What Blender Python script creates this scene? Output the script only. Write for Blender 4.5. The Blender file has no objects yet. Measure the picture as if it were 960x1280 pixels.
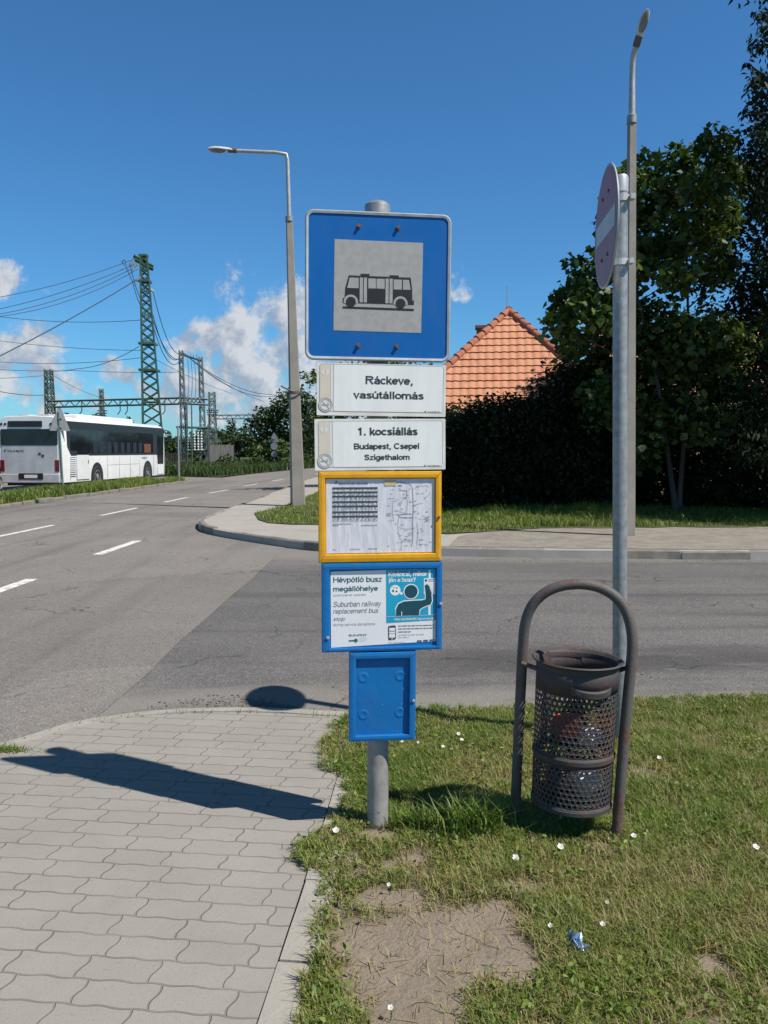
import bpy, bmesh, math, random
import numpy as np
from mathutils import Vector, Matrix

R = math.radians
PI = math.pi
scn = bpy.context.scene
COL = scn.collection
rnd = random.Random(7)
rng = np.random.default_rng(11)

# ------------------------------------------------------------------ camera
CAM_H = 1.6
FPX = 1036.0                 # focal length in pixels of the 960x1280 photograph
PITCH = math.atan(76 / FPX)
cam = bpy.data.objects.new('camera', bpy.data.cameras.new('camera'))
COL.objects.link(cam)
cam.location = (0, 0, CAM_H)
cam.rotation_euler = (PI / 2 - PITCH, 0, 0)
cam.data.sensor_fit = 'VERTICAL'
cam.data.sensor_height = 24
cam.data.lens = 24 * FPX / 1280
cam.data.clip_start = 0.05
cam.data.clip_end = 4000
scn.camera = cam

# ------------------------------------------------------------------ sky, sun, exposure
SUN_EL = R(53)
SUN_AZ = R(117.2)              # clockwise from +Y
sun_dir = Vector((math.cos(SUN_EL) * math.sin(SUN_AZ), math.cos(SUN_EL) * math.cos(SUN_AZ), math.sin(SUN_EL)))
sl = bpy.data.lights.new('sun', 'SUN')
sl.energy = 5.0
sl.angle = R(0.53)
sl.color = (1.0, 0.945, 0.86)
so = bpy.data.objects.new('sun', sl)
COL.objects.link(so)
so.rotation_euler = (-sun_dir).to_track_quat('-Z', 'Y').to_euler()
scn.view_settings.view_transform = 'Standard'
scn.view_settings.look = 'None'
scn.view_settings.exposure = 0.22
scn.view_settings.gamma = 1.0
scn.view_settings.use_curve_mapping = False
scn.cycles.use_denoising = True
scn.cycles.max_bounces = 6
scn.cycles.transparent_max_bounces = 8


def ray(x, y):
    """Direction through a point of the 960x1280 photograph."""
    cx = (x - 480) / FPX
    cy = (640 - y) / FPX
    return Vector((cx, math.cos(PITCH) + cy * math.sin(PITCH), -math.sin(PITCH) + cy * math.cos(PITCH)))


def G(x, y, z=0.0):
    d = ray(x, y)
    t = (CAM_H - z) / -d.z
    return Vector((d.x * t, d.y * t, z))


def P(x, y, Y):
    d = ray(x, y)
    t = Y / d.y
    return Vector((d.x * t, Y, CAM_H + d.z * t))


class NT:
    """Small helper round a node tree."""
    def __init__(s, tree):
        s.t = tree
        s.n = tree.nodes
        s.n.clear()

    def new(s, typ, **kw):
        nd = s.n.new(typ)
        for k, v in kw.items():
            if k.startswith('i_'):
                key = k[2:]
                key = int(key) if key.isdigit() else key.replace('_', ' ')
                nd.inputs[key].default_value = v
            else:
                setattr(nd, k, v)
        return nd

    def link(s, a, b):
        s.t.links.new(a, b)

    def math(s, op, a, b=None, c=None, clamp=False):
        nd = s.n.new('ShaderNodeMath')
        nd.operation = op
        nd.use_clamp = clamp
        for i, v in enumerate((a, b, c)):
            if v is None:
                continue
            if isinstance(v, (int, float)):
                nd.inputs[i].default_value = v
            else:
                s.link(v, nd.inputs[i])
        return nd.outputs[0]

    def vmath(s, op, a, b=None, out=0):
        nd = s.n.new('ShaderNodeVectorMath')
        nd.operation = op
        for i, v in enumerate((a, b)):
            if v is None:
                continue
            if isinstance(v, (tuple, list, Vector)):
                nd.inputs[i].default_value = tuple(v)
            elif isinstance(v, (int, float)):
                nd.inputs['Scale'].default_value = v
            else:
                s.link(v, nd.inputs[i])
        return nd.outputs[out]

    def smooth(s, v, a, b, lo=0.0, hi=1.0):
        nd = s.n.new('ShaderNodeMapRange')
        nd.interpolation_type = 'SMOOTHSTEP'
        s.link(v, nd.inputs['Value'])
        nd.inputs['From Min'].default_value = a
        nd.inputs['From Max'].default_value = b
        nd.inputs['To Min'].default_value = lo
        nd.inputs['To Max'].default_value = hi
        return nd.outputs[0]

    def noise(s, vec, scale, detail=4, rough=0.55, dist=0.0):
        nd = s.n.new('ShaderNodeTexNoise')
        nd.inputs['Scale'].default_value = scale
        nd.inputs['Detail'].default_value = detail
        nd.inputs['Roughness'].default_value = rough
        nd.inputs['Distortion'].default_value = dist
        if vec is not None:
            s.link(vec, nd.inputs['Vector'])
        return nd.outputs['Fac']

    def mix(s, fac, a, b, mode='MIX'):
        nd = s.n.new('ShaderNodeMix')
        nd.data_type = 'RGBA'
        nd.blend_type = mode
        for sock, v in ((nd.inputs[0], fac), (nd.inputs[6], a), (nd.inputs[7], b)):
            if isinstance(v, (int, float)):
                sock.default_value = v
            elif isinstance(v, (tuple, list)):
                sock.default_value = (*v[:3], 1)
            else:
                s.link(v, sock)
        return nd.outputs[2]


# ---- world: Nishita sky with procedural cumulus laid out by direction
world = bpy.data.worlds.new('World')
scn.world = world
world.use_nodes = True
w = NT(world.node_tree)
sky = w.new('ShaderNodeTexSky', sky_type='NISHITA', sun_disc=False, sun_elevation=SUN_EL, sun_rotation=SUN_AZ,
            altitude=0, air_density=1.0, dust_density=0.3, ozone_density=4.0)
geo = w.new('ShaderNodeTexCoord')
d = geo.outputs['Generated']
CLOUDS = [  # photograph position and radius of each billow
    (235, 430, 26), (262, 428, 30), (290, 420, 32), (312, 410, 34), (336, 400, 36), (360, 394, 38), (386, 382, 44), (425, 390, 60), (300, 462, 52), (352, 440, 46),
    (258, 472, 42), (400, 455, 60), (225, 492, 38), (330, 500, 44), (285, 505, 40), (470, 430, 60), (440, 500, 70),
    (46, 421, 27), (68, 427, 18), (22, 440, 33), (-5, 462, 42), (45, 455, 30), (8, 346, 22), (-60, 430, 50),
    (140, 462, 17), (158, 470, 14), (92, 480, 17), (28, 494, 20), (180, 490, 18), (62, 505, 20), (120, 500, 18),
    (575, 350, 22, -.1), (596, 342, 20, -.1), (290, 348, 26, -.12), (283, 366, 20, -.12), (68, 346, 18, -.2)]
best = None
for (px, py, rp, *cap) in CLOUDS:
    c = ray(px, py).normalized()
    r = rp / FPX
    dt = w.vmath('DOT_PRODUCT', d, c, out=1)
    v = w.math('MULTIPLY_ADD', dt, 2 / r ** 2, 1 - 2 / r ** 2)      # 1 - angle^2/r^2
    if cap:                      # thin wisps stay ragged
        v = w.math('MINIMUM', v, cap[0])
    best = v if best is None else w.math('MAXIMUM', best, v)
best = w.math('MAXIMUM', best, -1.2)
n1 = w.noise(d, 24, 11, 0.66, 0.1)
dsh = w.vmath('ADD', d, tuple(Vector((0.014, 0, 0.012))))
n2 = w.noise(dsh, 24, 6, 0.6, 0.1)
nlow = w.noise(d, 9, 3, 0.5)
raw = w.math('ADD', w.math('MULTIPLY', best, 0.78), w.math('MULTIPLY_ADD', n1, 3.6, -1.84))
mask = w.smooth(raw, -0.05, 0.75, 0, 0.92)
# low banks of thin cloud near the horizon
sep = w.new('ShaderNodeSeparateXYZ')
w.link(d, sep.inputs[0])
squash = w.vmath('MULTIPLY', d, (1, 1, 3.2))
n3 = w.noise(squash, 7, 7, 0.6)
low = w.math('MULTIPLY', w.smooth(n3, 0.44, 0.72, 0, 0.5), w.smooth(sep.outputs[2], 0.17, 0.02))
lit = w.math('ADD', w.math('MULTIPLY', w.math('SUBTRACT', n1, n2), 4.2), w.math('MULTIPLY_ADD', nlow, 1.1, -0.08), clamp=True)
ccol = w.mix(lit, (3.4, 4.0, 5.0), (6.6, 6.8, 7.1))
SKY_GAIN = 1.0
skyc = w.mix(1.0, sky.outputs[0], (0.48, 0.95, 1.24), 'MULTIPLY')
sk1 = w.mix(low, skyc, (4.2, 5.2, 6.6))
sk2 = w.mix(mask, sk1, ccol)
# sky above the view dimmed and made less blue, to keep shadows dark
zen = w.smooth(sep.outputs[2], 0.50, 0.85)
sk2 = w.mix(zen, sk2, w.mix(1.0, sk2, (0.46, 0.34, 0.23), 'MULTIPLY'))
bg = w.new('ShaderNodeBackground', i_Strength=0.088)
w.link(sk2, bg.inputs[0])
wo = w.new('ShaderNodeOutputWorld')
w.link(bg.outputs[0], wo.inputs[0])


# ------------------------------------------------------------------ materials
MATS = {}


def base_mat(name):
    m = bpy.data.materials.new(name)
    m.use_nodes = True
    t = NT(m.node_tree)
    out = t.new('ShaderNodeOutputMaterial')
    b = t.new('ShaderNodeBsdfPrincipled')
    t.link(b.outputs[0], out.inputs[0])
    return m, t, b, out


def mat(name, c1, c2=None, scale=6.0, rough=0.6, metal=0.0, bump=0.0, bscale=None, spec=0.5, detail=5, lo=0.35, hi=0.65,
        stretch=None, coat=0.0, rough2=None, chips=None):
    """Two-tone noise material in object space."""
    if name in MATS:
        return MATS[name]
    m, t, b, out = base_mat(name)
    tc = t.new('ShaderNodeTexCoord')
    v = tc.outputs['Object']
    if stretch:
        v = t.vmath('MULTIPLY', v, stretch)
    if c2 is None:
        c2 = tuple(x * 0.86 for x in c1)
    f = t.smooth(t.noise(v, scale, detail, 0.6), lo, hi)
    col = t.mix(f, c1, c2)
    if chips:      # chipped and grimy paint
        col = t.mix(t.smooth(t.noise(v, 38, 3, 0.65), 0.715, 0.735, 0, 0.8), col, chips)
        col = t.mix(t.math('MULTIPLY', t.smooth(t.noise(t.vmath('MULTIPLY', v, (5, 5, 1.0)), 5, 5, 0.7), 0.50, 0.75), 0.35), col, tuple(x * 0.5 + 0.05 for x in c1))
    t.link(col, b.inputs['Base Color'])
    b.inputs['Roughness'].default_value = rough
    if rough2 is not None:
        t.link(t.smooth(t.noise(v, scale * 2.3, 4), 0.3, 0.7, rough, rough2), b.inputs['Roughness'])
    b.inputs['Metallic'].default_value = metal
    b.inputs['Specular IOR Level'].default_value = spec
    b.inputs['Coat Weight'].default_value = coat
    if bump:
        bn = t.new('ShaderNodeBump', i_Strength=bump, i_Distance=0.01)
        t.link(t.noise(v, bscale or scale * 8, 4), bn.inputs['Height'])
        t.link(bn.outputs[0], b.inputs['Normal'])
    MATS[name] = m
    return m


def asphalt(name, c1, c2, c3, stain=0.0):
    m, t, b, out = base_mat(name)
    tc = t.new('ShaderNodeTexCoord')
    v = tc.outputs['Object']
    big = t.smooth(t.noise(v, 0.55, 5, 0.6), 0.3, 0.7)
    col = t.mix(big, c1, c2)
    vo = t.new('ShaderNodeTexVoronoi', feature='F1')
    vo.inputs['Scale'].default_value = 95
    t.link(v, vo.inputs['Vector'])
    sp = t.new('ShaderNodeSeparateColor')
    t.link(vo.outputs['Color'], sp.inputs[0])
    col = t.mix(t.math('MULTIPLY', t.smooth(sp.outputs[0], 0.62, 0.95), 0.42), col, c3)
    col = t.mix(t.math('MULTIPLY', t.smooth(sp.outputs[1], 0.7, 0.95), 0.35), col, (0.03, 0.03, 0.032))
    mid = t.smooth(t.noise(v, 14, 4, 0.7), 0.45, 0.75)
    col = t.mix(t.math('MULTIPLY', mid, 0.22), col, (0.05, 0.05, 0.052))
    # wheel-polished lanes and old dirt, long in the direction of travel
    vs = t.vmath('MULTIPLY', v, (0.12, 1.7, 1) if stain else (1.3, 0.1, 1))
    lane = t.smooth(t.noise(vs, 1.0, 4, 0.55), 0.5, 0.72)
    col = t.mix(t.math('MULTIPLY', lane, 0.5 if stain else 0.34), col, (0.055, 0.052, 0.052))
    if stain:
        # oil and tyre polish in the near lane, dust swept to both gutters
        sy = t.new('ShaderNodeSeparateXYZ')
        t.link(v, sy.inputs[0])
        yy = t.math('ADD', sy.outputs[1], t.math('MULTIPLY_ADD', t.noise(t.vmath('MULTIPLY', v, (0.35, 1, 1)), 1.6, 5, 0.6), 1.6, -0.8))
        oil = t.math('MULTIPLY', t.smooth(yy, 5.75, 6.15), t.smooth(yy, 6.9, 6.35))
        oil = t.math('MULTIPLY', oil, t.smooth(sy.outputs[0], -0.6, 0.9))
        col = t.mix(t.math('MULTIPLY', oil, 0.62), col, (0.045, 0.042, 0.042))
        dust = t.math('MAXIMUM', t.smooth(yy, 5.75, 5.2), t.smooth(yy, 11.5, 12.3))
        col = t.mix(t.math('MULTIPLY', dust, 0.55), col, (0.265, 0.24, 0.21))
    # repair patches
    vp_ = t.new('ShaderNodeTexVoronoi', feature='F1')
    vp_.inputs['Scale'].default_value = 0.22
    t.link(t.vmath('MULTIPLY', v, (0.6, 1.2, 1)), vp_.inputs['Vector'])
    pc = t.new('ShaderNodeSeparateColor')
    t.link(vp_.outputs['Color'], pc.inputs[0])
    col = t.mix(t.math('MULTIPLY', t.smooth(pc.outputs[0], 0.70, 0.72), 0.16), col, (0.07, 0.068, 0.066))
    # cracks
    dv = t.new('ShaderNodeVectorMath', operation='ADD')
    nz = t.new('ShaderNodeTexNoise')
    nz.inputs['Scale'].default_value = 2.2
    nz.inputs['Detail'].default_value = 5
    t.link(v, nz.inputs['Vector'])
    t.link(v, dv.inputs[0])
    t.link(nz.outputs['Color'], dv.inputs[1])
    vc = t.new('ShaderNodeTexVoronoi', feature='DISTANCE_TO_EDGE')
    vc.inputs['Scale'].default_value = 0.42
    t.link(dv.outputs[0], vc.inputs['Vector'])
    crack = t.math('MULTIPLY', t.smooth(vc.outputs['Distance'], 0.0, 0.009, 1, 0), t.smooth(t.noise(v, 0.9, 2), 0.42, 0.6))
    col = t.mix(t.math('MULTIPLY', crack, 0.7), col, (0.03, 0.03, 0.03))
    # scattered pale scuffs
    scf = t.smooth(t.noise(t.vmath('MULTIPLY', v, (1.0, 3.5, 1)), 3.1, 3, 0.5), 0.71, 0.76)
    col = t.mix(t.math('MULTIPLY', scf, 0.3), col, (0.34, 0.33, 0.31))
    t.link(col, b.inputs['Base Color'])
    b.inputs['Roughness'].default_value = 0.86
    b.inputs['Specular IOR Level'].default_value = 0.3
    bn = t.new('ShaderNodeBump', i_Strength=0.5, i_Distance=0.006)
    t.link(t.math('ADD', vo.outputs['Distance'], t.noise(v, 60, 3)), bn.inputs['Height'])
    t.link(bn.outputs[0], b.inputs['Normal'])
    return m


def concrete(name, c1, c2, dark=(0.12, 0.115, 0.1), scale=2.5, speck=120):
    if name in MATS:
        return MATS[name]
    m, t, b, out = base_mat(name)
    v = t.new('ShaderNodeTexCoord').outputs['Object']
    col = t.mix(t.smooth(t.noise(v, scale, 6, 0.65), 0.3, 0.7), c1, c2)
    col = t.mix(t.math('MULTIPLY', t.smooth(t.noise(v, speck, 3, 0.7), 0.55, 0.75), 0.45), col, dark)
    col = t.mix(t.math('MULTIPLY', t.smooth(t.noise(v, scale * 3.3, 5, 0.7), 0.58, 0.75), 0.4), col, dark)
    t.link(col, b.inputs['Base Color'])
    b.inputs['Roughness'].default_value = 0.9
    bn = t.new('ShaderNodeBump', i_Strength=0.5, i_Distance=0.006)
    t.link(t.noise(v, speck * 0.6, 5), bn.inputs['Height'])
    t.link(bn.outputs[0], b.inputs['Normal'])
    MATS[name] = m
    return m


def paver_mat():
    m, t, b, out = base_mat('wavy concrete pavers')
    v = t.new('ShaderNodeTexCoord').outputs['Object']
    mp = t.new('ShaderNodeMapping')
    mp.inputs['Rotation'].default_value = (0, 0, R(6.5))
    t.link(v, mp.inputs[0])
    s = t.new('ShaderNodeSeparateXYZ')
    t.link(mp.outputs[0], s.inputs[0])
    x, y = s.outputs[0], s.outputs[1]
    BW, BH = 0.23, 0.113
    x2 = t.math('ADD', x, t.math('MULTIPLY', t.math('SINE', t.math('MULTIPLY', y, 2 * PI / BH)), 0.0070))
    y2 = t.math('ADD', y, t.math('MULTIPLY', t.math('SINE', t.math('MULTIPLY', x, 4 * PI / BW)), 0.0032))
    jit = t.noise(v, 9, 3)
    x2 = t.math('ADD', x2, t.math('MULTIPLY_ADD', jit, 0.012, -0.006))
    y2 = t.math('ADD', y2, t.math('MULTIPLY_ADD', t.noise(v, 7, 3), 0.012, -0.006))
    cmb = t.new('ShaderNodeCombineXYZ')
    t.link(x2, cmb.inputs[0])
    t.link(y2, cmb.inputs[1])
    br = t.new('ShaderNodeTexBrick', offset=0.2, offset_frequency=2)
    t.link(cmb.outputs[0], br.inputs['Vector'])
    br.inputs['Color1'].default_value = (0, 0, 0, 1)
    br.inputs['Color2'].default_value = (1, 1, 1, 1)
    br.inputs['Mortar'].default_value = (0.5, 0.5, 0.5, 1)
    br.inputs['Scale'].default_value = 1
    br.inputs['Mortar Size'].default_value = 0.0048
    br.inputs['Mortar Smooth'].default_value = 0.5
    br.inputs['Bias'].default_value = 0
    br.inputs['Brick Width'].default_value = BW
    br.inputs['Row Height'].default_value = BH
    sc = t.new('ShaderNodeSeparateColor')
    t.link(br.outputs['Color'], sc.inputs[0])
    col = t.mix(sc.outputs[0], (0.310, 0.287, 0.256), (0.288, 0.266, 0.238))
    col = t.mix(t.math('MULTIPLY', t.smooth(t.noise(v, 2.2, 5, 0.65), 0.38, 0.7), 0.4), col, (0.235, 0.214, 0.187))
    col = t.mix(t.math('MULTIPLY', t.smooth(t.noise(v, 1.3, 4, 0.6), 0.52, 0.7), 0.3), col, (0.36, 0.33, 0.28))
    col = t.mix(t.math('MULTIPLY', t.smooth(t.noise(v, 170, 3, 0.7), 0.52, 0.72), 0.4), col, (0.14, 0.125, 0.11))
    col = t.mix(t.math('MULTIPLY', t.smooth(t.noise(v, 34, 4, 0.7), 0.6, 0.72), 0.35), col, (0.2, 0.18, 0.15))
    # joints: sand, worn open to dark here and there
    jm = t.mix(t.smooth(t.noise(v, 5, 4), 0.35, 0.62), (0.235, 0.21, 0.18), (0.15, 0.132, 0.112))
    col = t.mix(t.math('MULTIPLY', br.outputs['Fac'], 0.72), col, jm)
    t.link(col, b.inputs['Base Color'])
    b.inputs['Roughness'].default_value = 0.9
    b.inputs['Specular IOR Level'].default_value = 0.3
    h = t.math('ADD', t.math('MULTIPLY', br.outputs['Fac'], -1.0), t.math('MULTIPLY', t.noise(v, 120, 4), 0.35))
    h = t.math('ADD', h, t.math('MULTIPLY', sc.outputs[0], 0.3))
    bn = t.new('ShaderNodeBump', i_Strength=0.75, i_Distance=0.005)
    t.link(h, bn.inputs['Height'])
    t.link(bn.outputs[0], b.inputs['Normal'])
    return m


def soil(name, bare, litter, green=None, gscale=1.4, by_attr=False):
    m, t, b, out = base_mat(name)
    v = t.new('ShaderNodeTexCoord').outputs['Object']
    col = t.mix(t.smooth(t.noise(v, 3.5, 6, 0.65), 0.35, 0.68), bare, litter)
    if green:
        if by_attr:      # the worn patches of the lawn are laid out on the mesh
            f = t.new('ShaderNodeAttribute', attribute_name='thatch').outputs['Fac']
            f = t.math('ADD', f, t.math('MULTIPLY_ADD', t.noise(v, 16, 5, 0.7), 0.8, -0.4), clamp=True)
        else:
            f = t.smooth(t.noise(v, gscale, 5, 0.6), 0.36, 0.56)
        col = t.mix(t.math('MULTIPLY', f, 0.9), col, green)
    col = t.mix(t.math('MULTIPLY', t.smooth(t.noise(v, 70, 4, 0.7), 0.5, 0.7), 0.45), col, tuple(c * 0.45 for c in bare))
    col = t.mix(t.math('MULTIPLY', t.smooth(t.noise(v, 130, 2, 0.6), 0.62, 0.74), 0.45), col, tuple(min(1, c * 1.7) for c in bare))
    t.link(col, b.inputs['Base Color'])
    b.inputs['Roughness'].default_value = 0.95
    b.inputs['Specular IOR Level'].default_value = 0.2
    bn = t.new('ShaderNodeBump', i_Strength=0.8, i_Distance=0.02)
    t.link(t.noise(v, 45, 6, 0.7), bn.inputs['Height'])
    t.link(bn.outputs[0], b.inputs['Normal'])
    return m


def leaf_mat(name, stops, trans=0.25, rough=0.5, spec=0.35):
    """Foliage: per-leaf 'tint' attribute picks a colour, some light comes through."""
    m, t, b, out = base_mat(name)
    at = t.new('ShaderNodeAttribute', attribute_name='tint')
    cr = t.new('ShaderNodeValToRGB')
    el = cr.color_ramp.elements
    while len(el) < len(stops):
        el.new(0.5)
    for e, (p, c) in zip(el, stops):
        e.position = p
        e.color = (*c, 1)
    t.link(at.outputs['Fac'], cr.inputs[0])
    t.link(cr.outputs[0], b.inputs['Base Color'])
    b.inputs['Roughness'].default_value = rough
    b.inputs['Specular IOR Level'].default_value = spec
    tr = t.new('ShaderNodeBsdfTranslucent')
    t.link(t.mix(1.0, cr.outputs[0], (1.1, 1.2, 0.6), 'MULTIPLY'), tr.inputs[0])
    mx = t.new('ShaderNodeMixShader', i_0=trans)
    t.link(b.outputs[0], mx.inputs[1])
    t.link(tr.outputs[0], mx.inputs[2])
    t.link(mx.outputs[0], out.inputs[0])
    return m


def tint_mat(name, stops, rough=0.8, bump=0.3, bscale=60):
    m, t, b, out = base_mat(name)
    at = t.new('ShaderNodeAttribute', attribute_name='tint')
    v = t.new('ShaderNodeTexCoord').outputs['Object']
    f = t.math('ADD', at.outputs['Fac'], t.math('MULTIPLY_ADD', t.noise(v, 6, 5, 0.65), 0.7, -0.35), clamp=True)
    cr = t.new('ShaderNodeValToRGB')
    el = cr.color_ramp.elements
    while len(el) < len(stops):
        el.new(0.5)
    for e, (p, c) in zip(el, stops):
        e.position = p
        e.color = (*c, 1)
    t.link(f, cr.inputs[0])
    t.link(cr.outputs[0], b.inputs['Base Color'])
    b.inputs['Roughness'].default_value = rough
    bn = t.new('ShaderNodeBump', i_Strength=bump, i_Distance=0.01)
    t.link(t.noise(v, bscale, 4), bn.inputs['Height'])
    t.link(bn.outputs[0], b.inputs['Normal'])
    return m


def rust_mat(name, steel, rust, amt=0.5, scale=9, rough=0.7, metal=0.3):
    m, t, b, out = base_mat(name)
    v = t.new('ShaderNodeTexCoord').outputs['Object']
    f = t.smooth(t.noise(v, scale, 6, 0.7), amt - 0.12, amt + 0.12)
    c = t.mix(t.smooth(t.noise(v, scale * 6, 4, 0.7), 0.35, 0.7), rust, tuple(x * 0.45 for x in rust))
    t.link(t.mix(f, steel, c), b.inputs['Base Color'])
    b.inputs['Roughness'].default_value = rough
    t.link(t.math('MULTIPLY_ADD', f, -metal, metal), b.inputs['Metallic'])
    bn = t.new('ShaderNodeBump', i_Strength=0.35, i_Distance=0.004)
    t.link(t.noise(v, 90, 4), bn.inputs['Height'])
    t.link(bn.outputs[0], b.inputs['Normal'])
    return m


def glass_mat(name, tint, rough=0.06, alpha=1.0):
    m, t, b, out = base_mat(name)
    v = t.new('ShaderNodeTexCoord').outputs['Object']
    t.link(t.mix(t.smooth(t.noise(v, 1.4, 3), 0.4, 0.6), tint, tuple(x * 0.6 for x in tint)), b.inputs['Base Color'])
    b.inputs['Roughness'].default_value = rough
    b.inputs['Specular IOR Level'].default_value = 0.5
    b.inputs['Alpha'].default_value = alpha
    return m


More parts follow.
